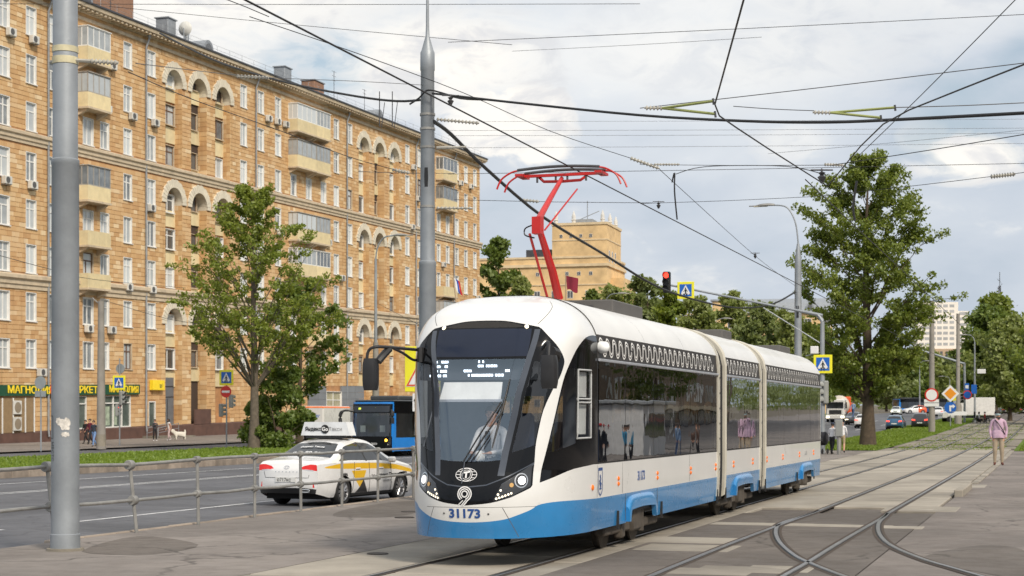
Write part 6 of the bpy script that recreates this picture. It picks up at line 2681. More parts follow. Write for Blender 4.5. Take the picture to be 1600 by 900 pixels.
# flags on the tram roof
for px, py, Y, colr, lb in ((884, 462, 27.3, None, 'small burgundy pennant standing on the tram roof'), (714, 468, 25.0, 'tri', 'small white blue and red flag on the tram roof edge')):
    c = at(px, py, Y)
    c.z = max(c.z, 3.7)
    o = empty('flag', c, -.3, label=lb, cat='flag')
    MB().tube([(0, 0, -.1), (.0 if not colr else -.06, 0, .33)], .01, 6).build('staff', pm('staff_wood', (.35, .25, .15), .6), o)
    mb = MB()
    n = 6
    cols_ = (0,) if not colr else (0, 1, 2)
    for q in cols_:
        a, b = [], []
        for k in range(n + 1):
            x = .22 * k / n
            if colr:
                a.append((-.05 + .03 * q + x * .25, .015 * math.sin(k), .33 - .02 * q - x * 1.0))
                b.append((-.05 + .03 * (q + 1) + x * .25, .015 * math.sin(k + 1), .33 - .02 * (q + 1) - x * 1.0))
            else:
                a.append((x * .95, .02 * math.sin(k * 1.2), .33 - .05 * k / n))
                b.append((x * .8 + .02, .02 * math.sin(k * 1.2 + 1), .10 - .05 * k / n + .02 * math.sin(k)))
        mb.strip(a, b, q, True)
    mb.build('cloth', [pm('flag_white', (.75, .75, .75), .8), pm('flag_blue', (.02, .08, .4), .8), pm('flag_red', (.5, .02, .02), .8)] if colr else pm('flag_burgundy', (.20, .012, .03), .8), o)
# ------------------------------------------------------------------ vehicles
M_TYRE = pm('tyre', (0.018, 0.018, 0.019), 0.8, 0, 0.2, 20)
M_RIM = pm('alloy_rim', (0.42, 0.42, 0.43), 0.3, 0.8, 0.1, 10)
M_WELL = pm('wheel_well', (0.012, 0.012, 0.012), 0.9)
M_TAIL = pm('tail_lamp', (0.42, 0.012, 0.012), 0.15, 0, 0.2, 20, emit=(1, .03, .02), estr=.25)
M_TAILON = pm('brake_lamp', (0.8, 0.05, 0.03), 0.15, emit=(1, .06, .03), estr=2.0)
M_CLEAR = pm('clear_lens', (0.55, 0.56, 0.58), 0.1, 0.3)
M_HLON = pm('headlamp_lit', (0.9, 0.9, 0.8), 0.2, emit=(1, .85, .55), estr=4.0)
M_PLATE = pm('number_plate', (0.66, 0.66, 0.64), 0.4)
M_PLAST = pm('black_plastic', (0.025, 0.025, 0.026), 0.5)
M_CGLASS = pm('car_glass', (0.018, 0.02, 0.022), 0.06, 0, 0.3, 1.0, spec=0.8)


def paint_mat(name, col, flake=0.0):
    return pm('paint_' + name, col, 0.28, flake, 0.03, 2.0, coat=0.8, dirt=0.12)


KINDS = {
    'sedan': dict(L=4.62, w=.885, roof=[(0, .98), (.06, 1.06), (.55, 1.115), (.75, 1.17), (1.35, 1.46), (1.9, 1.545), (2.4, 1.53), (2.75, 1.46), (3.45, 1.09), (3.6, 1.04), (4.3, .90), (4.55, .78), (4.62, .70)],
                  belt=[(0, .96), (.8, 1.0), (2.5, .97), (3.5, .92), (4.3, .82), (4.62, .66)], side=[(.78, 3.12), (1.32, 3.86), (1.9, 3.93), (2.5, 3.90), (2.78, 3.80), (3.42, 3.12), (2.2, 3.06)],
                  rear=[(.62, 4.05), (.62, 6.001), (1.38, 6.001), (1.30, 4.25)], front=[(3.50, 4.2), (3.50, 6.001), (2.72, 6.001), (2.76, 4.2)], wh=(.98, 3.72), r=.325),
    'hatch': dict(L=4.2, w=.89, roof=[(0, .96), (.08, 1.08), (.30, 1.30), (.55, 1.43), (1.2, 1.49), (1.9, 1.48), (2.3, 1.42), (3.05, 1.05), (3.2, 1.01), (3.9, .88), (4.15, .75), (4.2, .68)],
                  belt=[(0, .95), (.8, .98), (2.2, .95), (3.2, .90), (3.9, .80), (4.2, .64)], side=[(.42, 3.2), (.75, 3.86), (1.3, 3.92), (2.1, 3.90), (2.35, 3.80), (3.0, 3.12), (1.8, 3.06)],
                  rear=[(.12, 4.1), (.12, 6.001), (.46, 6.001), (.42, 4.3)], front=[(3.1, 4.2), (3.1, 6.001), (2.3, 6.001), (2.34, 4.2)], wh=(.82, 3.42), r=.325),
    'suv': dict(L=4.4, w=.93, roof=[(0, 1.02), (.08, 1.15), (.32, 1.42), (.6, 1.60), (1.3, 1.66), (2.0, 1.64), (2.5, 1.56), (3.1, 1.18), (3.3, 1.13), (4.1, 1.0), (4.35, .85), (4.4, .76)],
                belt=[(0, 1.02), (.8, 1.10), (2.2, 1.05), (3.3, 1.0), (4.1, .9), (4.4, .74)], side=[(.45, 3.25), (.75, 3.85), (1.3, 3.9), (2.1, 3.9), (2.5, 3.78), (3.05, 3.12), (1.8, 3.06)],
                rear=[(.13, 4.1), (.13, 6.001), (.5, 6.001), (.46, 4.3)], front=[(3.15, 4.2), (3.15, 6.001), (2.5, 6.001), (2.54, 4.2)], wh=(.85, 3.5), r=.36)}


def car(kind, s, t, z, turn, paint, label, cat='car', group=None, lit=False, brake=False, fine=False, extra=None, caps=None, name='car', plate=True):
    K = KINDS[kind]
    L, wd, r = K['L'], K['w'], K['r']
    root = empty(name, W(s, t, z), -TH + turn, label=label, cat=cat, group=group)
    ry, rz_ = zip(*K['roof'])
    by, bz_ = zip(*K['belt'])

    def section(y):
        e = min(y, L - y)
        w = wd * (1 - .13 * max(0, 1 - e / .55) ** 2)
        belt, top = float(np.interp(y, by, bz_)), float(np.interp(y, ry, rz_))
        top = float(np.mean([np.interp(y + q, ry, rz_) for q in (-.12, -.06, 0, .06, .12)])) if .15 < y < L - .15 else top
        belt = min(belt, top - .035)
        h = min(1, max(0, (top - belt) / .42))
        wr = w * (.90 * (1 - h) + .69 * h)
        zs = .20 + (.10 * max(0, 1 - e / .4))
        return [(.93 * w, zs), (.985 * w, zs + .15), (w, .60), (.975 * w, belt), (wr, top - (top - belt) * (.30 * (1 - h) + .13 * h) - .01), (.55 * wr, top - .012), (0, top)]

    cache = {}

    def F(y, b):
        y = min(max(y, 0), L)
        k = round(y, 4)
        if k not in cache:
            cache[k] = section(y)
        P = cache[k]
        i = min(5, int(b))
        q = b - i
        p0, p1, p2, p3 = P[max(0, i - 1)], P[i], P[i + 1], P[min(6, i + 2)]
        if i == 5:
            p3 = (-P[5][0], P[5][1])
        if i in (2,):
            p3 = (2 * p2[0] - p1[0], 2 * p2[1] - p1[1])
        if i in (3,):
            p0 = (2 * p1[0] - p2[0], 2 * p1[1] - p2[1])
        o = [.5 * (2 * b1 + (c - a) * q + (2 * a - 5 * b1 + 4 * c - d) * q * q + (3 * b1 - a - 3 * c + d) * q ** 3) for a, b1, c, d in zip(p0, p1, p2, p3)]
        return (o[0], y, o[1])

    def z2b(zv, y):
        P = section(y)
        return float(np.interp(zv, [P[0][1], P[1][1], P[2][1], P[3][1]], [0, 1, 2, 3]))
    arches = []
    for yw in K['wh']:
        pol = [(yw - r - .05, -.01)]
        for k in range(15):
            a = math.pi * (1 - k / 14)
            yy = yw + (r + .045) * math.cos(a)
            pol.append((yy, max(-.01, z2b(r + (r + .045) * math.sin(a), yy))))
        pol.append((yw + r + .05, -.01))
        arches.append(pol)
    dom = [(0, 0), (L, 0), (L, 6), (0, 6)]
    regs = list(extra or []) + [('side_window', K['side']), ('rear_window', [(a, min(6, b)) for a, b in K['rear']]), ('windscreen', [(a, min(6, b)) for a, b in K['front']])]
    if fine:
        pb = float(np.interp(.5, (0, 1), (1.98, 1.98)))
        regs.append(('window_pillar', [(2.02, 3.04), (2.10, 3.04), (1.98, 3.95), (1.90, 3.95)]))
    regs += [('hole', a) for a in arches]
    g = tess(regs, dom, 60 if fine else 26, 36 if fine else 20, F, .035 if fine else .09)
    mats = {'base': paint, 'side_window': M_CGLASS, 'rear_window': M_CGLASS, 'windscreen': M_CGLASS, 'window_pillar': M_PLAST, 'band': MATS.get('taxi_yellow'), 'dark': MATS.get('taxi_black'), 'sill': M_PLAST}
    # end caps
    cap = {}
    for end in (0, 1):
        P = [F(0 if not end else L, b / 6) for b in range(37)]
        out = [(p[0], p[2]) for p in P] + [(-p[0], p[2]) for p in reversed(P[:-1])]
        z0, z1 = out[0][1], max(q[1] for q in out)

        def cf(x, zv, end=end, z0=z0, z1=z1):
            hw = wd * .87
            fx = max(0, 1 - (abs(x) / hw) ** 2.5)
            fz = max(0, math.sin(math.pi * min(1, max(0, (zv - z0) / (z1 - z0)))))
            d = (.11 if not end else .16) * fx * min(1, fz * 1.6) * (.55 + .45 * (1 - abs((zv - z0) / (z1 - z0) - .38)))
            return (x, -d if not end else L + d, zv)
        z_ = z1 - z0
        if end == 0:
            if caps:
                cr_ = caps
            else:
                cr_ = [('tail', [(wd * .50, z0 + z_ * .74), (wd * .86, z0 + z_ * .80), (wd * .86, z0 + z_ * .98), (wd * .50, z0 + z_ * .92)]),
                       ('sill', [(-wd * .8, z0 - .01), (wd * .8, z0 - .01), (wd * .8, z0 + z_ * .2), (-wd * .8, z0 + z_ * .2)])]
                cr_.insert(1, ('tail', [(-x, q) for x, q in reversed(cr_[0][1])]))
        else:
            cr_ = [('head', [(wd * .42, z0 + z_ * .80), (wd * .86, z0 + z_ * .72), (wd * .84, z0 + z_ * .95), (wd * .5, z0 + z_ * .93)]),
                   ('sill', [(-wd * .45, z0 + z_ * .62), (wd * .45, z0 + z_ * .62), (wd * .4, z0 + z_ * .86), (-wd * .4, z0 + z_ * .86)]),
                   ('sill', [(-wd * .7, z0 - .01), (wd * .7, z0 - .01), (wd * .6, z0 + z_ * .28), (-wd * .6, z0 + z_ * .28)])]
            cr_.insert(1, ('head', [(-x, q) for x, q in reversed(cr_[0][1])]))
        cap[end] = (tess(cr_, out, 24 if fine else 12, 16 if fine else 8, cf, .03 if fine else .1), cf)
    bm = MB()
    vs, fs = g['base']
    bm.add(vs, fs, 0, True).add([(-x, y, z) for x, y, z in vs], [tuple(reversed(f)) for f in fs], 0, True)
    for end in (0, 1):
        if 'base' in cap[end][0]:
            v2, f2 = cap[end][0]['base']
            bm.add(v2, f2, 0, True)
    bm.build('body', paint, root, fix=True)
    for k, (vs, fs) in g.items():
        if k in ('base', 'hole'):
            continue
        nm = {'band': 'yellow_band', 'dark': 'dark_wedge', 'sill': 'side_sill'}.get(k, k)
        if k in ('rear_window', 'windscreen'):
            MB().add(vs, fs, 0, True).add([(-x, y, z) for x, y, z in vs], [tuple(reversed(f)) for f in fs], 0, True).build(nm, mats[k], root)
        else:
            MB().add(vs, fs, 0, True).build(nm, mats[k], root)
            MB().add([(-x, y, z) for x, y, z in vs], [tuple(reversed(f)) for f in fs], 0, True).build(nm, mats[k], root)
    for end in (0, 1):
        for k, (vs, fs) in cap[end][0].items():
            if k == 'base':
                continue
            nm = {'tail': 'tail_light', 'head': 'headlight', 'sill': 'bumper' if end == 0 else 'grille', 'tail2': 'lamp_clear'}.get(k, k)
            mt = {'tail': M_TAILON if brake else M_TAIL, 'head': M_HLON if lit else M_CLEAR, 'tail2': M_CLEAR}.get(k, M_PLAST)
            MB().add(vs, fs, 0, True).split(nm, mt, root)
    if plate:
        c0 = cap[0][1](0, .62)
        pl = MB().bx(-.26, .26, c0[1] - .015, c0[1] - .003, .56, .67).build('number_plate', M_PLATE, root)
    # wheels
    for yw in K['wh']:
        for sg in (1, -1):
            w = MB().lathe([(.60 * r, -.10), (.92 * r, -.11), (r, -.08), (r, .08), (.92 * r, .11), (.68 * r, .10)], (sg * (wd - .12), yw, r), 26 if fine else 14, 0, 'x', caps=False).build('wheel', M_TYRE, root)
            rm = MB()
            xo = sg * (wd - .12) + sg * .085
            if fine:
                rm.lathe([(.60 * r, -.02 * sg), (.70 * r, .012 * sg), (.70 * r, -.05 * sg)], (xo, yw, r), 26, 0, 'x', caps=False)
                for k in range(10):
                    a = 2 * math.pi * k / 10
                    for da in (-.10, .10):
                        rm.tube([(xo, yw + .08 * r * math.cos(a), r + .08 * r * math.sin(a)), (xo - .01 * sg, yw + .66 * r * math.cos(a + da), r + .66 * r * math.sin(a + da))], .018, 5)
                rm.lathe([(0, .015 * sg), (.14 * r, .012 * sg), (.16 * r, -.03 * sg)], (xo, yw, r), 12, 0, 'x', caps=False)
                rm.lathe([(0, -.06 * sg), (.66 * r, -.06 * sg)], (xo, yw, r), 20, 1, 'x', caps=False)
            else:
                rm.lathe([(0, .01 * sg), (.62 * r, .02 * sg), (.68 * r, 0)], (xo, yw, r), 12, 0, 'x', caps=False)
            rm.build('rim', [M_RIM, M_WELL], w)
    wl = MB()
    for yw in K['wh']:
        wl.bx(-wd * .92, wd * .92, yw - r - .04, yw + r + .04, .22, r * 2 + .06)
    wl.bx(-wd * .85, wd * .85, .3, L - .3, .16, .30)
    wl.build('underbody', M_WELL, root)
    if fine:
        mr = MB()
        for sg in (1, -1):
            p = F(3.15, 3.05)
            mr = MB()
            mr.box(sg * (p[0] + .12), 3.10, p[2] + .06, .20, .12, .14, 0, 0, .04)
            mr.build('door_mirror', paint, root)
    return root, F, cap


T_YEL = pm('taxi_yellow', (0.78, 0.47, 0.015), 0.3, 0, 0.03, 2, coat=.6)
T_BLK = pm('taxi_black', (0.03, 0.03, 0.032), 0.35)
TW = paint_mat('white', (0.74, 0.74, 0.74))
ex = [('sill', [(1.32, -.01), (3.36, -.01), (3.36, .55), (1.32, .55)]),
      ('band', smooth_poly([(.25, 2.74), (1.0, 2.62), (2.4, 2.58), (3.5, 2.52), (4.45, 2.25), (4.56, 2.42), (4.2, 2.70), (3.3, 2.90), (1.4, 2.93), (.4, 2.86)], 3)),
      ('band', [(1.34, 2.5), (2.02, 2.5), (1.70, 1.2)]), ('dark', [(1.88, 1.95), (2.10, .56), (1.52, .56), (1.70, 1.22)])]
cz0 = .30
tailR = [(.33, .865), (.5, .835), (.79, .815), (.79, .955), (.6, .965), (.42, .925)]
tail2 = [(.36, .845), (.56, .815), (.68, .81), (.68, .835), (.5, .852)]
cps = [('tail', tailR), ('tail', [(-x, z) for x, z in reversed(tailR)]), ('tail2', tail2), ('tail2', [(-x, z) for x, z in reversed(tail2)]),
       ('sill', [(-.72, .29), (.72, .29), (.74, .40), (.45, .43), (-.45, .43), (-.74, .40)]),
       ('tail', [(.66, .44), (.70, .44), (.68, .56), (.66, .56)]), ('tail', [(-.70, .44), (-.66, .44), (-.66, .56), (-.68, .56)]),
       ('reflector', [(-.1, .345), (.1, .345), (.1, .375), (-.1, .375)])]
taxi, TF, TCap = car('sedan', 37.1, -17.32, -.12, 0.0, TW, 'white taxi sedan with a yellow band and roof sign driving away behind the railing', 'taxi', None, False, False, True, ex, cps, 'taxi')
taxi.scale = (1.07, 1.09, 1.06)
taxi.location = W(36.5, -17.62, -.12)
taxi.rotation_euler[2] -= .10
cf = TCap[0][1]


def on_rear(name, pts, mat, off=.006):
    V, Fc = pts
    return MB().add([(x, cf(x, z)[1] - off, z) for x, z in V], Fc).build(name, mat, taxi)


# trunk seams, badge, exhaust, plate lettering
on_rear('lid_seam', join2([stroke2(densify([(-.60, .80), (-.56, .66), (.56, .66), (.60, .80)], .08, False), .010)]), M_PLAST, .004)
on_rear('badge', join2([stroke2(arc(0, .895, .065, 0, 360, 20, .035)[:-1], .012, True), stroke2([(-.03, .875), (-.015, .915)], .012), stroke2([(.03, .915), (.015, .875)], .012)]), M_CHROME, .008)
for k in range(7):
    on_rear('badge', stroke2([(-.28 + k * .092, .795), (-.255 + k * .092, .795)], .014), M_CHROME)
ep = MB()
ep.tube(smooth_poly([(.40, -.09, .345), (.40, -.09, .385), (.50, -.085, .395), (.60, -.08, .385), (.60, -.08, .345), (.50, -.085, .335)], 3) + [(.40, -.09, .345)], .016, 6)
ep.build('exhaust_tip', M_CHROME, taxi)
text('lettering', 'о717кс', .115, S_BLACK, taxi, (-.03, cf(0, .62)[1] - .02, .615), (math.pi / 2, 0, 0), .001)


def on_body(body, size, y0, b0, u, mat, off=.012, parent=None, rear=False):
    me = text_mesh(body, size, 0.0, 'CENTER', 1.0, .004)
    vs = []
    for v in me.vertices:
        if rear:
            pass
        y = y0 + v.co.x
        b = b0 + v.co.y * 2.7
        p = TF(y, b)
        vs.append((p[0] + off, p[1], p[2]))
    return MB().add(vs, [tuple(p.vertices) for p in me.polygons]).build('lettering', mat, parent or taxi)


on_body('Яндекс Такси', .16, 3.02, 2.12, 0, S_BLACK)
on_body('999-99-99', .10, 3.02, 1.65, 0, pm('print_grey', (.3, .3, .3), .5))
on_body('20', .17, 2.32, 2.05, 0, pm('print_grey', (.3, .3, .3), .5))
for y0 in (1.02, 3.90):
    V, Fc = join2([stroke2([(-.10 + k * .055, .03), (-.07 + k * .055, -.03)], .03) for k in range(4)])
    MB().add([(TF(y0 + x, 2.3 + z * 3)[0] + .012, y0 + x, TF(y0 + x, 2.3 + z * 3)[2]) for x, z in V], Fc).build('checker_print', S_BLACK, taxi)
for y0 in (1.62, 2.72):
    p = TF(y0, 2.62)
    MB().box(p[0] + .015, y0, p[2], .03, .20, .035, 0, 0, .012).build('door_handle', TW, taxi)
sm = MB()
for ys, b0, b1 in ((1.36, .6, 3.0), (2.16, .4, 3.0), (3.22, .4, 3.0)):
    sm.tube([Vector(TF(ys + (.12 * (b / 3) ** 2 if ys < 1.4 else 0), b)) + Vector((.004, 0, 0)) for b in [b0 + (b1 - b0) * k / 8 for k in range(9)]], .006, 4)
sm.split('door_seam', M_PLAST, taxi)
# rear-window lettering: laid on the glass
for body, size, yy, bb in (('999-99-99', .17, .80, 0), ('Яндекс Такси', .09, 1.08, 0)):
    me = text_mesh(body, size, 0.0, 'CENTER', 1.05, .003)
    vs = []
    for v in me.vertices:
        y = yy + v.co.y * .85
        zt = TF(y, 6)[2]
        vs.append((v.co.x, y - .012, zt + .022 - .05 * (v.co.x / .6) ** 2))
    MB().add(vs, [tuple(p.vertices) for p in me.polygons]).build('lettering', M_DECAL, taxi)
# roof sign
rs = MB()
rs.prism([(-.66, 1.60), (.66, 1.60), (.56, 1.92), (-.56, 1.92)], 1.62, 1.92, 'xz')
rso = rs.build('roof_sign', pm('sign_box_white', (.72, .74, .76), .35), taxi)
MB().bx(-.55, .55, 1.66, 1.88, 1.53, 1.60).build('sign_foot', M_PLAST, rso)
text('lettering', 'Яндекс', .125, S_BLACK, rso, (-.32, 1.612, 1.75), (math.pi / 2, 0, 0), .002, 1.0, .003)
MB().prism([(x, z + 1.75) for x, z in [(.105 * math.cos(a) * (1.0), .105 * math.sin(a)) for a in [2 * math.pi * k / 20 for k in range(20)]]], 1.606, 1.618, 'xz').build('round_mark', S_BLACK, rso)
text('lettering', 'Go', .13, S_WHITE, rso, (0, 1.604, 1.75), (math.pi / 2, 0, 0), .001, 1.0, .004)
text('lettering', 'Такси', .125, pm('print_grey', (.3, .3, .3), .5), rso, (.28, 1.612, 1.75), (math.pi / 2, 0, 0), .002)

# traffic further off
def vplace(px, Y):
    s, t = pxs(px, Y)
    return s, t, zg(s) - .10


P_BLUE = paint_mat('blue', (0.035, 0.11, 0.20), .3)
P_BLK = paint_mat('black', (0.02, 0.02, 0.023))
P_GRY = paint_mat('grey', (0.12, 0.125, 0.13), .4)
P_ORG = paint_mat('orange', (0.70, 0.10, 0.02))
P_GRN = paint_mat('green_white', (0.62, 0.66, 0.62))
fw = math.pi
for px, Y, kind, turn, p, lb, lit, br in (
        (1397, 167, 'hatch', 0, P_BLUE, 'blue hatchback driving away beside the black car', False, True), (1437, 172, 'suv', 0, P_BLK, 'black crossover with red tail lights beside the grass strip', False, True),
        (1347, 176, 'hatch', 0, TW, 'white hatchback half hidden by the big tree trunk', False, True), (1331, 196, 'sedan', fw, P_BLK, 'dark oncoming sedan with headlights on left of the big tree', True, False),
        (1399, 292, 'sedan', fw, P_GRN, 'oncoming pale taxi in front of the distant blue bus', True, False), (1465, 262, 'suv', 0, TW, 'white car driving away behind the round red-rimmed sign', False, True),
        (1477, 275, 'sedan', 0, P_GRY, 'grey car driving away beside the white one by the yellow diamond', False, True),
        (1573, 300, 'sedan', .1, P_BLK, 'dark parked car under the trees at the far right', False, False), (1601, 300, 'suv', .1, P_GRY, 'grey parked car cut by the right edge under the trees', False, False)):
    s, t, z = vplace(px, Y)
    dx = -4.4 if turn else 0
    car(kind, s + (4.4 if abs(turn) > 1 else 0), t, z, turn, p, lb, 'car', 'cars on the avenue', lit, br)
s, t, z = vplace(1446, 330)
car('suv', s, t, z, math.pi / 2 + TH + .12, TW, 'white and orange car crossing the avenue sideways', 'car', 'cars on the avenue', False, False, False,
    [('band', [(0, 0), (1.7, 0), (1.9, 6), (0, 6)])])[0]
for ch in [c for c in bpy.data.objects if c.name.startswith('yellow_band') and c.parent and 'orange' in str(c.parent.get('label'))]:
    ch.data.materials[0] = P_ORG
    ch.name = 'orange_rear'


# ---- buses: front faces local -y
B_BLUE = pm('bus_blue', (0.012, 0.20, 0.62), 0.3, 0, 0.04, 2, coat=.5, dirt=.15)
G_BUS = glass('bus_glass', (0.42, 0.45, 0.45), 0.06, .02)


def bus(s, t, z, turn, label, L=12.0, H=2.95, fine=True):
    o = empty('bus', W(s, t, z), -TH + turn, label=label, cat='bus', group='blue buses')
    w = 1.27

    def SF(u, zv):
        # front wrap: u -1..1 across, corners rounded
        a = abs(u)
        x = w * math.sin(min(1, a) * math.pi / 2) ** .62 if a > 0 else 0
        y = .45 * (1 - math.cos(min(1, a) * math.pi / 2) ** .62) + .12 * max(0, (zv - 1.1) / 1.9) ** 1.5
        return (math.copysign(x, u), y, zv)
    rg = [('lower', [(-.86, .32), (.86, .32), (.86, 1.12), (-.86, 1.12)]), ('windscreen', [(-.86, 1.12), (.80, 1.12), (.80, 2.35), (-.86, 2.35)]),
          ('header', [(-.86, 2.35), (.84, 2.35), (.84, 2.85), (-.86, 2.85)]), ('display', [(-.68, 2.42), (.62, 2.42), (.62, 2.74), (-.68, 2.74)]),
          ('lamp', [(.52, .62), (.74, .66), (.76, 1.06), (.66, 1.06)]), ('lamp', [(-.74, .66), (-.52, .62), (-.66, 1.06), (-.76, 1.06)])]
    g = tess(rg, [(-1, .32), (1, .32), (1, H), (-1, H)], 30, 16, SF, .06)
    for k, nm, m in (('base', 'front_frame', B_BLUE), ('lower', 'front_panel', M_BLACK), ('windscreen', 'windscreen', G_BUS), ('header', 'header_panel', M_BLACK), ('display', 'route_display', M_BOARD), ('lamp', 'headlight', M_HEAD)):
        vs, fs = g[k]
        MB().add(vs, fs, 0, True).split(nm, m, o)
    for sg in (1, -1):
        mb = MB()
        mb.bx(sg * (w - .06), sg * w, .45, L, .34, 1.05)
        for y in (.45, L - .2):
            mb.bx(sg * (w - .06), sg * w, y, y + .2, 1.05, 2.35)
        mb.split('side_panel', B_BLUE, o)
        MB().bx(sg * (w - .06), sg * w, .45, L, 2.35, H).build('top_panel', M_BLACK, o)
        y = .66
        while y < L - .4:
            MB().bx(sg * (w - .03), sg * (w - .012), y, y + 1.7, 1.05, 2.35).build('side_window', G_BUS if y > 2 else M_CGLASS, o)
            y += 1.74
        for y in (2.7, 8.9):
            wq = MB().lathe([(.25, -.12), (.42, -.14), (.47, -.1), (.47, .1), (.42, .14), (.25, .13)], (sg * (w - .15), y, .47), 18, 0, 'x').build('wheel', M_TYRE, o)
            MB().lathe([(0, .01 * sg), (.2, .02 * sg), (.27, 0)], (sg * (w - .02), y, .47), 14, 0, 'x', caps=False).build('rim', M_RIM, wq)
    MB().bx(-w + .02, w - .02, .5, L, H, H + .12, 0, .05).bx(-.9, .9, 1.5, 6, H + .12, H + .35, 0, .05).build('roof', pm('bus_roof', (.05, .055, .06), .5), o)
    MB().bx(-w + .07, w - .07, 1.6, L - .1, .5, .9).bx(-w + .07, w - .07, L - .15, L, .4, H).bx(-w + .2, w - .2, 1.5, 1.56, .9, 2.2).build('interior', M_INTD, o)
    if fine:
        for (x0, x1, z) in ((-.72, -.55, 2.58), (-.3, .35, 2.58)):
            mb = MB()
            x = x0
            while x < x1:
                mb.bx(x, x + .05, .09, .11, z - .06 + .05 * rnd.random(), z + .07)
                x += .085
            mb.build('led_text', pm('led_yellow', (.7, .8, .05), .3, emit=(.8, 1, .1), estr=.9), o)
        text('lettering', '20004', .16, S_WHITE, o, (.30, -.008, .72), (math.pi / 2, 0, 0), .002)
        for sg in (1, -1):
            m = MB()
            for k in range(4):
                m.lathe([(0, -.01), (.06, -.01), (.06, .01)], (sg * (1.03 + .015 * k), .12 + .01 * k, .70 + .1 * k), 10, 0, 'y', caps=False)
            m.split('lamp', M_LED if sg > 0 else M_CLEAR, o)
        MB().lathe([(0, -.02), (.08, -.02), (.08, .0)], (1.0, .08, .92), 12, 0, 'y', caps=False).build('indicator', pm('amber_on', (.9, .45, .03), .3, emit=(1, .5, .05), estr=3), o)
        MB().tube(smooth_poly([(-1.1, .3, 2.45), (-1.5, .0, 2.5), (-1.75, -.1, 2.3), (-1.75, -.1, 1.7)], 5, False), [.06] * 8 + [.10] * 8, 8).build('wing_mirror', M_BLK, o)
        MB().tube(smooth_poly([(1.1, .3, 2.45), (1.4, .0, 2.5), (1.5, -.1, 2.3), (1.5, -.1, 1.8)], 5, False), [.06] * 8 + [.10] * 8, 8).build('wing_mirror', M_BLK, o)
        pc = MB()
        for x, q in ((-.6, .0), (.5, .2)):
            pc.bx(x - .15, x + .15, .3 + q, .34 + q, 1.35, 1.7)
        pc.split('cab_paper', M_BLIND, o)
    return o


sb_, tb_ = pxs(577, 88.5)
bus(sb_, tb_, -.12, -.16, 'blue city bus with a black glass front waiting behind the taxi')
s, t, z = vplace(1398, 345)
bus(s, t, z, -.9, 'distant blue bus turning at the far crossing behind the cars', fine=False)

# white lorry facing us, orange mixer behind it
M_LORRY = paint_mat('lorry_white', (0.66, 0.65, 0.62))
s, t = pxs(1305, 215)
o = sthing('lorry', s, t, zg(s) - .1, label='white lorry with an orange mixer drum coming towards us behind the tram', cat='lorry')
mb = MB()
mb.bx(-1.2, 1.2, 0, 1.9, .9, 3.0, 0, .15)
mb.build('cab', M_LORRY, o)
MB().bx(-1.08, 1.08, -.015, .1, 1.75, 2.65, 0, .05).build('windscreen', M_CGLASS, o)
MB().bx(-.8, .8, -.02, .1, 1.05, 1.6, 0, .02).build('grille', M_PLAST, o)
MB().bx(-1.25, 1.25, -.15, .5, .42, .95, 0, .08).build('bumper', M_LORRY, o)
for sg in (1, -1):
    MB().bx(sg * .75, sg * 1.12, -.17, -.1, .58, .80).build('headlight', M_HLON, o)
    MB().bx(sg * 1.3, sg * 1.5, -.1, .05, 1.8, 2.6, 0, .03).build('wing_mirror', M_BLK, o)
    for y in (1.0, 4.6, 6.0):
        MB().lathe([(0, -.15), (.45, -.15), (.5, -.1), (.5, .1), (.45, .15), (0, .15)], (sg * 1.05, y, .5), 14, 0, 'x').build('wheel', M_TYRE, o)
MB().bx(-1.0, 1.0, 1.9, 7.5, .7, 1.1).build('chassis', M_PLAST, o)
MB().lathe([(.5, 2.3), (1.25, 3.2), (1.35, 4.4), (1.2, 5.6), (.6, 7.2)], (0, 0, 2.2), 18, 0, 'y').build('drum', pm('mixer_drum', (.55, .50, .42), .6, dirt=.3), o)
MB().bx(-1.15, 1.15, 7.0, 7.6, 1.1, 3.4, 0, .1).bx(.9, 1.5, 5.0, 6.5, 1.2, 2.6, 0, .05).build('hopper', P_ORG, o)
# box van standing across
s, t = pxs(1535, 205)
o = sthing('box_van', s, t, zg(s), TH + .05, label='white box van standing across the tracks behind the three seated people', cat='van')
MB().bx(-3.0, 1.6, 0, 2.1, .85, 3.05, 0, .04).build('cargo_box', pm('box_white', (.70, .69, .68), .6, dirt=.2), o)
MB().prism([(-3.05, .55), (-3.05, 2.0), (-3.4, 1.95), (-4.0, 1.35), (-4.9, 1.15), (-4.95, .55)], .1, 2.0, 'xz').build('cab', M_LORRY, o)
MB().prism([(-3.15, 1.35), (-3.15, 1.85), (-3.42, 1.85), (-3.9, 1.37)], .09, .095, 'xz').build('side_window', M_CGLASS, o)
MB().bx(-3.0, 1.6, .2, 1.9, .5, .8).build('chassis', M_PLAST, o)
for x in (-4.1, .3):
    for y in (.15, 1.95):
        MB().lathe([(0, -.1), (.32, -.1), (.36, -.06), (.36, .06), (.32, .1), (0, .1)], (x, y, .36), 14, 0, 'y').build('wheel', M_TYRE, o)
MB().bx(-4.95, -4.9, .25, 1.8, .75, .95).build('headlight', M_CLEAR, o)
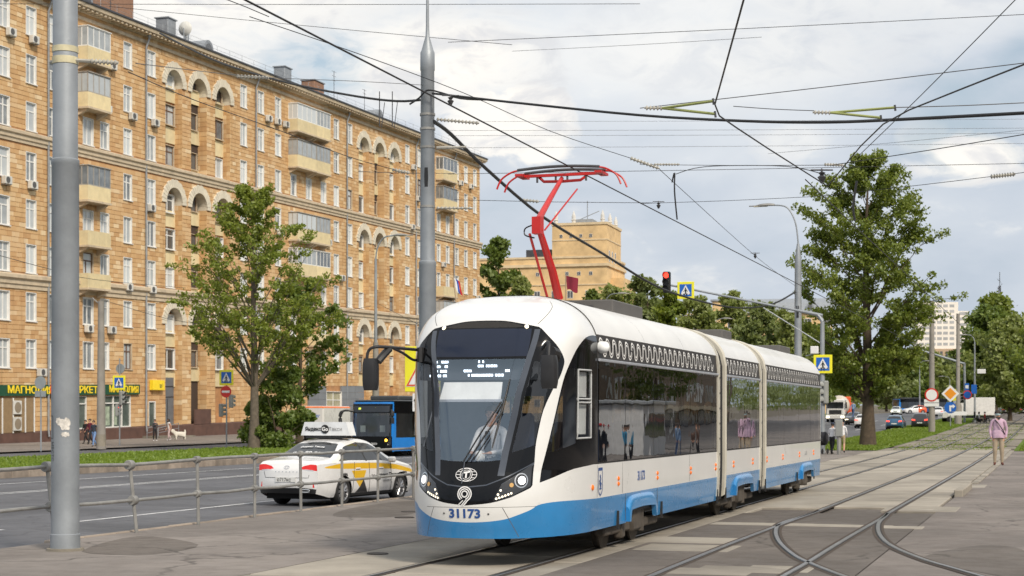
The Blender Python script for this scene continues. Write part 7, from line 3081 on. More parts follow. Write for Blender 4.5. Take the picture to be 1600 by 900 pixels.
# white and orange van by the grey shop front
s, t = pxs(487, 128)
o = sthing('parcel_van', s, t, zg(s), label='white van with an orange roof stripe parked by the grey shop front', cat='van')
MB().bx(-1.0, 1.0, 0, 5.2, .45, 2.65, 0, .12).build('body', M_LORRY, o)
MB().bx(-1.01, 1.01, -.01, 5.21, 2.4, 2.62, 0, .1).build('orange_stripe', pm('stripe_orange', (.72, .17, .04), .5), o)
text('lettering', 'Fischer', .42, S_BLUE, o, (.1, -.012, 1.9), (math.pi / 2, 0, 0), .003)
for sg in (1, -1):
    MB().bx(sg * .85, sg * .98, -.015, .0, 1.0, 1.4).build('tail_light', M_TAIL, o)
    for y in (1.0, 4.2):
        MB().lathe([(0, -.1), (.3, -.1), (.34, -.06), (.34, .06), (.3, .1), (0, .1)], (sg * .92, y, .34), 14, 0, 'x').build('wheel', M_TYRE, o)
# ------------------------------------------------------------------ trees
M_BARK = pm('bark_brown', (0.085, 0.062, 0.042), 0.95, 0, 0.35, 5.0, 0.9, 18)
M_BARKG = pm('bark_grey', (0.13, 0.105, 0.08), 0.95, 0, 0.3, 5.0, 0.8, 18)
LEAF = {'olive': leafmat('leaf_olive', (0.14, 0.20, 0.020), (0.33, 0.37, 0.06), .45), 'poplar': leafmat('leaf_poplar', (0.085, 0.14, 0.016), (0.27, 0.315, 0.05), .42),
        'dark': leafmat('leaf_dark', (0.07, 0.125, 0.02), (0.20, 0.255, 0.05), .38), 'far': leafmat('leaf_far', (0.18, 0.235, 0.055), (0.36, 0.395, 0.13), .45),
        'lime': leafmat('leaf_lime', (0.10, 0.16, 0.015), (0.23, 0.27, 0.03), .4), 'blue': leafmat('leaf_bluish', (0.15, 0.205, 0.065), (0.31, 0.35, 0.13), .45)}


def leaves(centres, radii, n, size, g, flat=0.75):
    k = g.integers(0, len(centres), n)
    d = g.normal(size=(n, 3))
    d /= np.linalg.norm(d, axis=1)[:, None] + 1e-9
    r = g.random(n) ** .45
    P = centres[k] + d * (radii[k] * r)[:, None] * np.array([1, 1, flat])
    a = g.normal(size=(n, 3))
    a /= np.linalg.norm(a, axis=1)[:, None]
    b = np.cross(a, g.normal(size=(n, 3)))
    b /= np.linalg.norm(b, axis=1)[:, None]
    sz = size * (.6 + .8 * g.random(n))[:, None]
    V = np.stack([P - a * sz * .6, P + b * sz * .36, P + a * sz * .6, P - b * sz * .36], axis=1)
    return V.reshape(-1, 3), np.arange(4 * n).reshape(-1, 4)


def tree(name, label, s, t, H, prof, h0, leaf, n, size, seed, trunk=.3, limbs=26, up=.45, clump=.75, bark=M_BARK, group=None, z=None, fork=None, sub=3, dens=None, lean=(0, 0), cat='tree', rise=0.0):
    """prof: [(height fraction, crown radius in metres)]; h0: height fraction where limbs begin"""
    g = np.random.default_rng(seed)
    r = random.Random(seed)
    o = empty(name, W(s, t, (zg(s) if z is None else z) - .05), r.random() * 6, label=label, cat=cat, group=group)
    px_, py_ = zip(*prof)
    tr = MB()
    pts, rr = [], []
    for k in range(9):
        q = k / 8
        pts.append((lean[0] * q * H + .18 * math.sin(q * 5 + seed) * q, lean[1] * q * H + .18 * math.cos(q * 4 + seed) * q, H * .95 * q))
        rr.append(max(.02, trunk * (1 - q) ** .85 + (.35 * trunk * max(0, 1 - q * 14))))
    tr.tube(pts, rr, 10)
    C, R = [], []

    def trunk_at(q):
        k = min(7, int(q / .95 * 8)) if q < .95 else 7
        f = q / .95 * 8 - k
        a, b = Vector(pts[k]), Vector(pts[k + 1])
        return a.lerp(b, min(1, f))
    for i in range(limbs):
        q = h0 + (0.97 - h0) * ((i + r.random()) / limbs)
        rad = float(np.interp(q, px_, py_)) * r.uniform(.55, 1.08)
        az = i * 2.4 + r.uniform(-.5, .5)
        start = trunk_at(max(.02, q - .10 * (1 - q)))
        st0 = trunk_at(max(h0 * .8, q - up * rad / H * .9))
        end = trunk_at(min(.97, q)) + Vector((math.cos(az) * rad, math.sin(az) * rad, r.uniform(-.3, .6) + rise * rad))
        mid = st0.lerp(end, .5) + Vector((0, 0, rad * .10))
        tw = max(.02, trunk * .30 * (1 - q) + .015)
        tr.tube([st0, mid, end], [tw, tw * .6, .012], 5)
        for kk in range(5):
            f = .35 + .65 * kk / 4
            C.append(mid.lerp(end, max(0, f * 2 - 1)) if f > .5 else st0.lerp(mid, f * 2))
            R.append(clump * r.uniform(.5, 1.0) * (.55 + .45 * f))
        for j in range(sub):
            f = r.uniform(.35, .95)
            b0 = mid.lerp(end, f * 2 - 1) if f > .5 else st0.lerp(mid, f * 2)
            az2 = az + r.choice((-1, 1)) * r.uniform(.4, 1.3)
            ll = rad * r.uniform(.25, .5)
            b1 = b0 + Vector((math.cos(az2) * ll, math.sin(az2) * ll, r.uniform(-.1, .5) * ll + .25))
            tr.tube([b0, b1], [tw * .35, .008], 4)
            for f2 in (.45, .8, 1.05):
                C.append(b0.lerp(b1, f2))
                R.append(clump * r.uniform(.4, .85))
    top = trunk_at(.97)
    for k in range(4):
        C.append(top + Vector((r.uniform(-.2, .2), r.uniform(-.2, .2), -k * .5)))
        R.append(clump * .5)
    tr.build('trunk', bark, o)
    C = np.array([tuple(c) for c in C])
    V, F4 = leaves(C, np.array(R), n, size, g)
    link('crown', npmesh('crown', V, F4, LEAF[leaf]), o)
    return o


def bush(label, s, t, H, wd, leaf, n, size, seed, z=None, group=None):
    g = np.random.default_rng(seed)
    o = empty('bush', W(s, t, zg(s) if z is None else z), 0, label=label, cat='bush', group=group)
    C, R = [], []
    r = random.Random(seed)
    tr = MB()
    for k in range(34):
        a, q = r.random() * 6.28, r.random() ** .6
        h = H * r.uniform(.08, .92)
        w = wd * (1 - (h / H) ** 2.2 * .75) * q
        C.append((math.cos(a) * w, math.sin(a) * w, h))
        R.append(r.uniform(.45, .95) * wd * .33)
        if k % 3 == 0:
            tr.tube([(0, 0, 0), (C[-1][0] * .5, C[-1][1] * .5, h * .6), C[-1]], [.05, .03, .01], 5)
    tr.build('stems', M_BARK, o)
    V, F4 = leaves(np.array(C), np.array(R), n, size, g, .9)
    V[:, 2] = np.maximum(V[:, 2], .02)
    link('foliage', npmesh('foliage', V, F4, LEAF[leaf]), o)
    return o


# the big poplar beyond the tram, the airy tree on the verge, its neighbours
s, t = pxs(1356, 107)
tree('poplar_tree', 'big leafy poplar standing alone on the grass strip right of the tram', s, t, 19.2, [(.12, .8), (.20, 2.6), (.33, 3.9), (.48, 5.1), (.58, 4.6), (.68, 3.9), (.80, 3.0), (.90, 1.9), (1, .4)], .17, 'poplar', 62000, .175, 11, .42, 60, .95, .72, M_BARK, sub=6, rise=.28)
s, t = pxs(397, 102)
tree('verge_tree', 'airy yellow-green tree on the verge in front of the apartment block', s, t, 16.4, [(.25, 1.0), (.32, 4.4), (.45, 5.0), (.58, 4.0), (.72, 3.1), (.86, 2.0), (1, .5)], .28, 'olive', 28000, .16, 21, .30, 54, 1.1, .52, M_BARKG, sub=4, rise=.45)
s, t = pxs(468, 112)
tree('verge_tree', 'darker green tree behind the airy one, above the dense bush', s, t, 11.0, [(.3, 1.6), (.45, 3.2), (.65, 3.6), (.85, 2.2), (1, .5)], .3, 'dark', 8000, .24, 33, .22, 24, .6, .7, M_BARK)
s, t = pxs(437, 104)
bush('dense dark green bush at the foot of the airy verge tree', s, t, 5.2, 2.4, 'dark', 9000, .22, 5)
s, t = pxs(405, 106)
bush('lower dark bush directly behind the verge tree trunk', s, t, 3.4, 1.3, 'dark', 4000, .2, 6)

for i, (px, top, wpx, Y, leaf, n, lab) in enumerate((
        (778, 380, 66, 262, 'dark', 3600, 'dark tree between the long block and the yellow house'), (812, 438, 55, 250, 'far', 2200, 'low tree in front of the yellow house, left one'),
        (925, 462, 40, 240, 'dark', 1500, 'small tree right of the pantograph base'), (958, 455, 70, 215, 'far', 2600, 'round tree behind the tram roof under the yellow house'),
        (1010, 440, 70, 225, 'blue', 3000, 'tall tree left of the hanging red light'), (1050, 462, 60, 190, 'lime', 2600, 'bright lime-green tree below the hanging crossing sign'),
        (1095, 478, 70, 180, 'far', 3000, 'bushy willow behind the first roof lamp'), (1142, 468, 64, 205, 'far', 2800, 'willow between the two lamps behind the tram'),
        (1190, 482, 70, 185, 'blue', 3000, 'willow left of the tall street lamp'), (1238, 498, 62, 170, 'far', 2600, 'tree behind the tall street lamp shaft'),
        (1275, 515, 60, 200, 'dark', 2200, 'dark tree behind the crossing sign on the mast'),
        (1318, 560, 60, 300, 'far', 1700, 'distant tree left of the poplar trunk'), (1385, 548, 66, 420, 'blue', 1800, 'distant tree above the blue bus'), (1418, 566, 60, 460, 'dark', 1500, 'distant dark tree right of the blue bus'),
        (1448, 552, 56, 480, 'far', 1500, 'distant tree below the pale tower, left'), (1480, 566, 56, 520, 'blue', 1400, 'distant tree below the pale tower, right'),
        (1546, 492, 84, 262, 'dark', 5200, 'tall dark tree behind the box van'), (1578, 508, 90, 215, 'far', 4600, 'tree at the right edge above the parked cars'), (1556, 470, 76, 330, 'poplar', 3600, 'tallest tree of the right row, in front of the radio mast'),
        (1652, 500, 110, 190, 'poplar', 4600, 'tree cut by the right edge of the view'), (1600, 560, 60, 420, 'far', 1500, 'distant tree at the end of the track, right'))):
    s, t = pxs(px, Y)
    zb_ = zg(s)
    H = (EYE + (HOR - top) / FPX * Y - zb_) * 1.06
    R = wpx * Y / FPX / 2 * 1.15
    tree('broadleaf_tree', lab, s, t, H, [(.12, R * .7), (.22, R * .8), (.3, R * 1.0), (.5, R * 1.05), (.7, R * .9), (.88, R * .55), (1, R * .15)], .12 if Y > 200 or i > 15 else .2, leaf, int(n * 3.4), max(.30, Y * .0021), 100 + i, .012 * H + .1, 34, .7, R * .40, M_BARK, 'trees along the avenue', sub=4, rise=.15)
# trees on the other side of the street, outside the picture but mirrored in the tram's windows
for i, (s, t, H) in enumerate(((60, 20.5, 11), (92, 20, 13), (150, 22, 12))):
    tree('broadleaf_tree', ('tree on the opposite pavement mirrored in the first window', 'tree on the opposite pavement mirrored in the middle windows', 'tree on the opposite pavement mirrored in the rear window')[i], s, t, H, [(.2, 2), (.4, 3.6), (.6, 3.8), (.85, 2.2), (1, .4)], .25, 'dark', 2500, .4, 300 + i, .2, 20, .5, 1.2, M_BARK, 'trees along the avenue')
# ------------------------------------------------------------------ people and a dog
SKIN = pm('skin', (0.50, 0.28, 0.19), 0.55, 0, 0.06, 12)
HAIRD = pm('hair_dark', (0.025, 0.018, 0.013), 0.7)


def cloth(name, col):
    return pm('cloth_' + name, col, 0.85, 0, 0.14, 9.0, 0.2, 60)


def grow(V, R, E, T, mats, name, parent, sub=2):
    """one skinned body over a jointed skeleton; faces take the material of the nearest bone"""
    me = bpy.data.meshes.new('skeleton')
    me.from_pydata([tuple(v) for v in V], E, [])
    ob = bpy.data.objects.new('skeleton', me)
    COL.objects.link(ob)
    md = ob.modifiers.new('skin', 'SKIN')
    md.use_smooth_shade = True
    for i, d in enumerate(me.skin_vertices[0].data):
        d.radius = R[i] if isinstance(R[i], tuple) else (R[i], R[i])
        d.use_root = i == 0
    sb = ob.modifiers.new('sub', 'SUBSURF')
    sb.levels = sb.render_levels = sub
    dg = bpy.context.evaluated_depsgraph_get()
    res = bpy.data.meshes.new_from_object(ob.evaluated_get(dg))
    bpy.data.objects.remove(ob)
    bpy.data.meshes.remove(me)
    res.materials.clear()
    for m in mats:
        res.materials.append(m)
    A = np.array([tuple(V[a]) for a, b in E])
    B = np.array([tuple(V[b]) for a, b in E])
    D = B - A
    L2 = (D * D).sum(1) + 1e-9
    tg = np.array([T[b] for a, b in E])
    c = np.empty(len(res.polygons) * 3)
    res.polygons.foreach_get('center', c)
    c = c.reshape(-1, 3)
    idx = []
    for p in c:
        q = np.clip(((p - A) * D).sum(1) / L2, 0, 1)
        d = ((A + D * q[:, None] - p) ** 2).sum(1)
        idx.append(int(tg[d.argmin()]))
    res.polygons.foreach_set('material_index', idx)
    res.polygons.foreach_set('use_smooth', [True] * len(idx))
    res.name = name
    return link(name, res, parent)


def person(loc, rz, label, h=1.72, top=None, legs=None, shoe=None, pose='stand', hair=HAIRD, cap=None, group=None, arms=None, bare_legs=False, long_hair=False, bulk=1.0, head=(0, 0), stride=.28, shorts=False, sleeves=True, sub=2):
    """faces local -y"""
    o = empty('person', loc, rz, label=label, cat='person', group=group)
    k = h / 1.75
    top = top or cloth('grey', (.2, .2, .2))
    legs = legs or cloth('navy', (.03, .04, .07))
    shoe = shoe or cloth('shoe_dark', (.03, .025, .02))
    V, R, E, T = [], [], [], []

    def v(x, y, z, r, tag, par=None):
        V.append(Vector((x * k, y * k, z * k)))
        R.append((r[0] * k, r[1] * k) if isinstance(r, tuple) else r * k)
        T.append(tag)
        if par is not None:
            E.append((par, len(V) - 1))
        return len(V) - 1
    sit = pose == 'sit'
    lean = {'push': -.10, 'walk': -.03, 'sit': .02}.get(pose, 0)
    b = bulk
    pel = v(0, 0, .95, (.155 * b, .11 * b), 2)
    wai = v(0, lean * .35, 1.10, (.145 * b, .105 * b), 1, pel)
    che = v(0, lean * .75, 1.30, (.165 * b, .115 * b), 1, wai)
    up_ = v(0, lean, 1.43, (.13, .085), 1, che)
    nk = v(0, lean - .005, 1.515, .055, 0, up_)
    hb = v(head[0] * .3, lean - .03, 1.585, (.066, .075), 0, nk)
    hm = v(head[0] * .6, lean - .03, 1.66, (.076, .092), 0, hb)
    ht = v(head[0], lean - .02, 1.715, (.058, .07), 0, hm)
    for sg in (1, -1):
        if sit:
            hip = v(sg * .10, -.04, .93, .095, 2, pel)
            kn = v(sg * .13, -.46, .95, .07, 2, hip)
            an = v(sg * .13, -.50, .55, .045, 2, kn)
            to = v(sg * .13, -.66, .50, .035, 3, an)
        else:
            f = sg * stride if pose in ('walk', 'push') else sg * .015
            hip = v(sg * .095, 0, .87, .092 * b, 2, pel)
            kn = v(sg * .105, -f * .55 - .03, .49, .064 * b, 2, hip)
            an = v(sg * .11, -f + (.10 if f < -.1 else 0) + .02, .09 + (.06 if f < -.1 else 0), .043, 0 if (bare_legs or shorts) else 2, kn)
            hl = v(sg * .115, V[an].y / k - .03, .045 + (.05 if f < -.1 else 0), .042, 3, an)
            to = v(sg * .13, V[an].y / k - .17, .035 + (.01 if f < -.1 else 0), .035, 3, hl)
        A = (arms or {}).get(sg, 'down')
        if A == 'pocket':
            el, wr = (sg * .262, .035, 1.13), (sg * .222, -.045, .89)
        elif A == 'push':
            el, wr = (sg * .22, -.12, 1.13), (sg * .20, -.42, 1.03)
        elif A == 'up':
            el, wr = (sg * .24, -.10, 1.15), (sg * .08, -.26, 1.32)
        elif A == 'wheel':
            el, wr = (sg * .25, -.12, 1.12), (sg * .14, -.38, 1.10)
        else:
            f = -sg * stride * .7 if pose == 'walk' else 0
            el, wr = (sg * .235, -f * .4 + .03, 1.15), (sg * .24, -f - .03, .92)
        sh = v(sg * .175 * (b * .5 + .5), lean, 1.40, .062, 1, up_)
        e = v(*el, .045, 1 if sleeves else 0, sh)
        w = v(*wr, .030, 1 if sleeves else 0, e)
        d = (Vector(wr) - Vector(el)).normalized()
        pm_ = v(*(Vector(wr) + d * .05), (.034, .02), 0, w)
        if A != 'pocket':
            sx = Vector((0, 1, 0)) if abs(d.z) > .6 else Vector((1, 0, 0))
            for q, ln in ((-.026, .062), (-.009, .075), (.009, .070), (.026, .055)):
                p1 = Vector(wr) + d * .085 + sx * q
                f1 = v(*p1, .0095, 0, pm_)
                v(*(p1 + d * ln * .6 + Vector((-sg * .012, 0, 0))), .008, 0, f1)
            th = v(*(Vector(wr) + d * .055 + sx * -.042), .010, 0, pm_)
            v(*(V[th] / k + d * .035 + sx * -.012), .009, 0, th)
    grow(V, R, E, T, [SKIN, top, legs, shoe], 'body', o, sub)
    # hair, ears, nose
    hx, hy = head[0] * k * .8, (lean - .025) * k
    if hair is not None:
        mb = MB()
        rows = []
        for i in range(7):
            a = math.pi / 2 * i / 6
            rr_, zz_ = math.cos(a), math.sin(a)
            rows.append([(hx + .098 * k * rr_ * math.cos(q), hy + .018 * k + .118 * k * rr_ * math.sin(q), (1.665 + .098 * zz_) * k + (.02 * k if math.sin(q) < -.3 and i == 0 else (-.05 * k if math.sin(q) > -.1 and i == 0 else 0))) for q in [2 * math.pi * m / 14 for m in range(14)]])
        for r0, r1 in zip(rows[:-1], rows[1:]):
            mb.strip(r0 + r0[:1], r1 + r1[:1], 0, True)
        if long_hair:
            mb.lathe([(.06 * k, 0), (.10 * k, .12 * k), (.105 * k, .26 * k), (.08 * k, .36 * k)], (hx, hy + .04 * k, 1.36 * k), 12)
        mb.build('hair', hair, o)
    if cap is not None:
        MB().lathe([(.108 * k, 1.68 * k), (.112 * k, 1.71 * k), (.09 * k, 1.765 * k), (.0, 1.79 * k)], (hx, hy + .01 * k, 0), 14).bx(hx - .08 * k, hx + .08 * k, hy - .21 * k, hy - .07 * k, 1.682 * k, 1.698 * k).build('cap', cap, o)
    fc = MB()
    fc.lathe([(0, -.026 * k), (.016 * k, 0), (.012 * k, .02 * k)], (hx, hy - .10 * k, 1.63 * k), 6, 0, 'y')
    for sg in (1, -1):
        fc.lathe([(.0, .012 * k), (.018 * k, .008 * k), (.022 * k, -.006 * k)], (hx + sg * .078 * k, hy + .015 * k, 1.635 * k), 8, 0, 'x')
    fc.split('face_detail', SKIN, o)
    ey = MB()
    for sg in (1, -1):
        ey.bx(hx + (sg * .032 - .014) * k, hx + (sg * .032 + .014) * k, hy - .102 * k, hy - .088 * k, 1.652 * k, 1.664 * k)
    ey.bx(hx - .022 * k, hx + .022 * k, hy - .098 * k, hy - .09 * k, 1.588 * k, 1.594 * k)
    ey.split('eye', HAIRD, o)
    return o


# driver in the cab
dl = px_loc(768, 645, 23.3)
sdr, tdr = TS0 + dl.y, TT0 + dl.x
drv = person(W(sdr, tdr + .0, dl.z - 1.655), -TH - .05, 'tram driver in a white shirt and dark tie behind the windscreen', 1.75, cloth('white_shirt', (.72, .72, .74)), cloth('navy', (.03, .04, .07)), None, 'sit', arms={1: 'wheel', -1: 'wheel'}, bulk=1.12)
MB().prism([(-.035, 1.40), (.035, 1.40), (.05, 1.12), (0, 1.06), (-.05, 1.12)], -.155, -.135, 'xz').build('tie', cloth('tie_dark', (.02, .02, .03)), drv)

# man with a face mask by the track at the right
Y = 58.0
c = at(1560, 727, Y)
man = person(c, -.20, 'man in a pink shirt, beige trousers and a pale face mask standing by the track', 1.92, cloth('pink', (.52, .36, .47)), cloth('beige', (.36, .29, .21)), cloth('shoe_brown', (.10, .03, .02)), 'stand', arms={1: 'pocket', -1: 'pocket'}, bulk=1.17, head=(-.03, 0))
k = 1.92 / 1.75
mb = MB()
rows = []
for zc_, r_, d_ in ((1.575, .05, .06), (1.60, .078, .10), (1.63, .082, .112), (1.645, .075, .105)):
    rows.append([(-.02 + r_ * k * math.cos(a), (-.03) * k + d_ * k * math.sin(a), zc_ * k) for a in [math.pi * (1.08 + .84 * q / 8) for q in range(9)]])
for a, b in zip(rows[:-1], rows[1:]):
    mb.strip(a, b, 0, True)
mb.build('face_mask', cloth('mask_pale', (.50, .68, .72)), man)
mb = MB()
for sg in (1, -1):
    mb.bx(-.022 + sg * .036 * k - .03 * k, -.022 + sg * .036 * k + .03 * k, -.155, -.14, 1.642 * k, 1.672 * k, 0, .008)
mb.bx(-.022 - .09 * k, -.022 + .09 * k, -.14, -.128, 1.66 * k, 1.668 * k)
mb.build('sunglasses', M_BLK, man)
MB().tube(smooth_poly([(-.12 * k, -.09 * k, 1.45 * k), (-.02 * k, -.16 * k, 1.33 * k), (.12 * k, -.165 * k, 1.12 * k), (.19 * k, -.1 * k, .98 * k)], 4, False), .018, 6).build('bag_strap', M_BLK, man)
MB().lathe([(.09 * k, 1.44 * k), (.075 * k, 1.52 * k), (.06 * k, 1.54 * k)], (0, -.01, 0), 12, caps=False).build('undershirt', cloth('black', (.015, .015, .017)), man)
sk_ = MB()
rows = [[((.172 + .012 * math.sin(5 * a)) * sc_ * 1.17 * k * math.cos(a), (.128 + .01 * math.sin(4 * a)) * sc_ * 1.17 * k * math.sin(a), z_ * k + .012 * math.sin(3 * a)) for a in [2 * math.pi * q / 20 for q in range(20)]] for z_, sc_ in ((.87, 1.06), (.95, 1.08), (1.05, 1.05), (1.12, .95))]
for a, b in zip(rows[:-1], rows[1:]):
    sk_.strip(a + a[:1], b + b[:1], 0, True)
sk_.build('shirt_hem', cloth('pink', (.52, .36, .47)), man)


def pp(px, feet, hpx, h, turn, label, **kw):
    Y = h * FPX / hpx
    s, t = pxs(px, Y)
    v = at(px, feet, Y)
    v.z = zg(s) if abs(v.z - zg(s)) < .35 else v.z
    return person(W(s, t, v.z), turn, label, h, **kw)


dark = cloth('black', (.015, .015, .017))
wh = cloth('white', (.68, .68, .70))
# the couple with the pram beyond the tram
w1 = pp(1300, 709, 49, 1.66, 2.6, 'woman in a white jacket and dark cap pushing a black pram', top=wh, legs=dark, shoe=dark, pose='push', arms={1: 'push', -1: 'push'}, cap=cloth('cap_navy', (.02, .03, .06)), stride=.2)
w2 = pp(1316, 709, 50, 1.74, 2.9, 'man in a white shirt and khaki shorts walking behind the grey box', top=wh, legs=cloth('khaki', (.33, .25, .15)), shoe=dark, pose='walk', shorts=True, hair=None)
L_ = w1.location
pr_ = empty('pram', (L_.x - .50, L_.y + .62, L_.z), 2.6, label='black pram with a folded hood pushed by the woman in white', cat='pram')
mb = MB()
mb.prism([(-.45, .62), (.30, .58), (.42, .80), (.10, .86), (-.45, .86)], -.24, .24, 'yz')
mb.build('seat_basket', dark, pr_)
MB().lathe([(.30, -.25), (.36, -.2), (.36, .2), (.30, .25)], (0, -.28, .82), 16, 0, 'x').build('hood', cloth('pram_hood', (.02, .02, .025)), pr_)
MB().tube([(-.22, .40, .12), (-.22, -.35, .62), (-.22, .35, .70), (-.22, .75, 1.02), (.22, .75, 1.02), (.22, .35, .70), (.22, -.35, .62), (.22, .40, .12)], .018, 6).build('frame', M_GALV, pr_)
for x in (-.26, .26):
    for y in (-.38, .40):
        MB().lathe([(0, -.02), (.13, -.025), (.15, 0), (.13, .025), (0, .02)], (x, y, .15), 14, 0, 'x').build('wheel', M_TYRE, pr_)

pp(1333, 654, 27, 1.75, 2.4, 'pedestrian in a blue jacket stepping into the road left of the tree', top=cloth('blue', (.22, .32, .48)), legs=cloth('jeans', (.06, .10, .20)), pose='walk')
# three people waiting in front of the van
for px, lab, colr in ((1523, 'left of three people sitting before the white van, in black', dark), (1530, 'middle of three people sitting before the white van, in white', wh), (1539, 'right of three people sitting before the white van, in red', cloth('red', (.40, .03, .03)))):
    s, t = pxs(px, 198)
    v = W(s, t, zg(s) - .35)
    person(v, 1.2, lab, 1.72, colr, dark if px != 1530 else cloth('beige', (.36, .29, .21)), None, 'sit', long_hair=px != 1539, group='people before the van', sub=1)
    o = sthing('stool', s, t - .02, zg(s), label=lab.replace('people sitting', 'low seats').split(',')[0] + ', under its sitter', cat='seat', group='seats before the van')
    MB().bx(-.25, .25, -.25, .25, .38, .46).build('seat', dark, o)
    for x in (-.2, .2):
        for y in (-.2, .2):
            MB().tube([(x, y, 0), (x, y, .38)], .03, 5).build('leg', M_STEEL, o)

# walkers in front of the shop
pp(147, 694, 41, 1.72, -.4, 'walker in a dark jacket and blue jeans on the far pavement', top=cloth('dark_blue', (.03, .04, .06)), legs=cloth('jeans_light', (.16, .27, .50)), pose='walk', group='walkers before the shop')
pp(141, 690, 40, 1.78, -.5, 'walker in a maroon coat just behind the one in jeans', top=cloth('maroon', (.12, .015, .03)), legs=dark, pose='walk', group='walkers before the shop')
pp(134, 688, 37, 1.68, -.6, 'walker in black, last of three before the shop', top=dark, legs=dark, pose='walk', group='walkers before the shop')
pp(242, 687, 34, 1.66, .6, 'woman in a striped dark jacket and black trousers by the shop door', top=cloth('stripe', (.05, .05, .06)), legs=dark, shoe=wh, arms={1: 'up', -1: 'up'}, group='walkers before the shop')
pp(264, 687, 34, 1.68, -.9, 'woman in a white vest and pale trousers walking a white dog', top=wh, legs=cloth('pale_pink', (.55, .42, .42)), shoe=wh, pose='walk', stride=.12, sleeves=False, long_hair=True, group='walkers before the shop')
pp(234, 678, 30, 1.66, 0, 'person in green standing in the shop doorway', top=cloth('green', (.02, .16, .13)), legs=dark, group='walkers before the shop')
# people on the opposite platform, seen only mirrored in the tram's windows
for s, t, lab, a, b, cp in ((66, 4.0, 'woman in a blue jacket mirrored in the first tram window', cloth('sky', (.10, .40, .62)), dark, None), (65.2, 4.8, 'man in black with a red cap mirrored in the first tram window', dark, dark, cloth('red', (.40, .03, .03))),
                            (78, 3.6, 'woman with brown hair mirrored in the long tram window', cloth('brownish', (.12, .07, .05)), dark, None), (78.6, 4.6, 'man in a blue shirt mirrored in the long tram window', cloth('blue', (.22, .32, .48)), cloth('jeans', (.06, .10, .20)), None)):
    person(W(s, t, .0), math.pi * .5 - TH * 0 + math.pi, lab, 1.74, a, b, cap=cp, group='people on the opposite platform', sub=1)

# fluffy white dog
s, t = pxs(281, 128)
dog = empty('dog', W(s, t, zg(s) + .02), -.9, label='fluffy white dog on the pavement beside the woman in the white vest', cat='dog')
V, R, E, T = [], [], [], []


def dv(p, r, par=None):
    V.append(Vector(p))
    R.append(r)
    T.append(0)
    if par is not None:
        E.append((par, len(V) - 1))
    return len(V) - 1


a = dv((0, 0, .48), .19)
b = dv((0, -.30, .50), .21, a)
c_ = dv((0, .30, .50), .18, a)
n_ = dv((0, -.48, .62), .13, b)
h_ = dv((0, -.60, .74), .12, n_)
m_ = dv((0, -.76, .69), .055, h_)
for sg in (1, -1):
    e_ = dv((sg * .09, -.58, .86), .04, h_)
    f1 = dv((sg * .11, -.36, .30), .07, b)
    f2 = dv((sg * .11, -.36, .05), .05, f1)
    g1 = dv((sg * .11, .34, .32), .09, c_)
    g2 = dv((sg * .11, .42, .20), .055, g1)
    g3 = dv((sg * .11, .36, .05), .045, g2)
t1 = dv((0, .48, .62), .07, c_)
dv((0, .40, .82), .08, t1)
grow(V, R, E, T, [pm('fur_white', (.66, .62, .54), .95, 0, .15, 14, .8, 40)], 'body', dog, 2)
# ------------------------------------------------------------------ buildings further off
def tile_wall(name, col, scale=1.0, obj=.05):
    return pm(name, col, .85, 0, .2, .35, dirt=.35)


Y_WALL = tile_wall('house_yellow', (0.70, 0.49, 0.25))
Y_TRIM = pm('house_trim', (0.66, 0.52, 0.33), .85, 0, .15, .5, dirt=.4)
wfar = MB().bx(-.05, .06, -.75, .75, 0, 1.9).mesh('window', M_WFRAME)
pfar = MB()
pfar.bx(.061, .07, -.66, -.05, .1, 1.8).bx(.061, .07, .05, .66, .1, 1.8)
pfar = pfar.mesh('pane', M_PANED)


def wallwin(parent, M, x, z, sx=1.0, sz=1.0):
    """window on a wall whose plane is given by matrix M (local x out, y along)"""
    o = link('window', wfar, parent)
    o.matrix_basis = M @ Matrix.Translation((0, x, z)) @ Matrix.Diagonal((1, sx, sz, 1))
    p = link('pane', pfar, o)
    return o


Y = 408.0
yh = empty('apartment_house', at(948, HOR, Y) * 1.0, -.27, label='yellow brick apartment house with a square tower behind the pantograph', cat='building')
yh.location.z = 0
top = lambda py: EYE + (HOR - py) / FPX * Y
zt, zm = top(347), top(400)
mb = MB()
mb.bx(-33.5, 0, .0, 22, -2, zm)
mb.bx(-13.8, -.01, .02, 17, zm, zt)
mb.bx(.0, 3.2, 5, 20, -2, zm - 5)
mb.split('wall', Y_WALL, yh)
for x0, x1, y0, y1, z, h, p in ((-33.9, .4, -.4, 22.2, zm - 2.4, .7, 0), (-33.7, .2, -.2, 22.1, zm - .3, .5, 0), (-14.0, .2, -.2, 17.2, zt - .5, .6, 0), (-13.9, .1, -.1, 17.1, zt - 4.3, .3, 0), (-33.7, .2, -.15, 22.1, zm - 7.0, .3, 0)):
    MB().bx(x0, x1, y0, y1, z, z + h).build('cornice', Y_TRIM, yh)
MF = Matrix.Rotation(-math.pi / 2, 4, 'Z')
MR = Matrix.Translation((.0, 0, 0))
for r in range(9):
    z = zm - 10.2 - r * 3.35
    for x in (-30.5, -27.0, -23.4, -17.6, -13.2, -9.2, -4.6):
        wallwin(yh, MF, x, z)
    for y in (3.5, 7.5):
        if r < 6:
            wallwin(yh, MR, y, z, .9)
for x in (-22, -17.5, -10, -7, -4):
    wallwin(yh, MF, x, zm - 4.6, .6, .5)
for x in (-11.5, -9.0, -6.5, -4.0):
    wallwin(yh, MF, x, zt - 3.6, .5, .45)
for y in (3, 6.5, 10):
    wallwin(yh, MR, y, zt - 9.5, .8, 1.5)
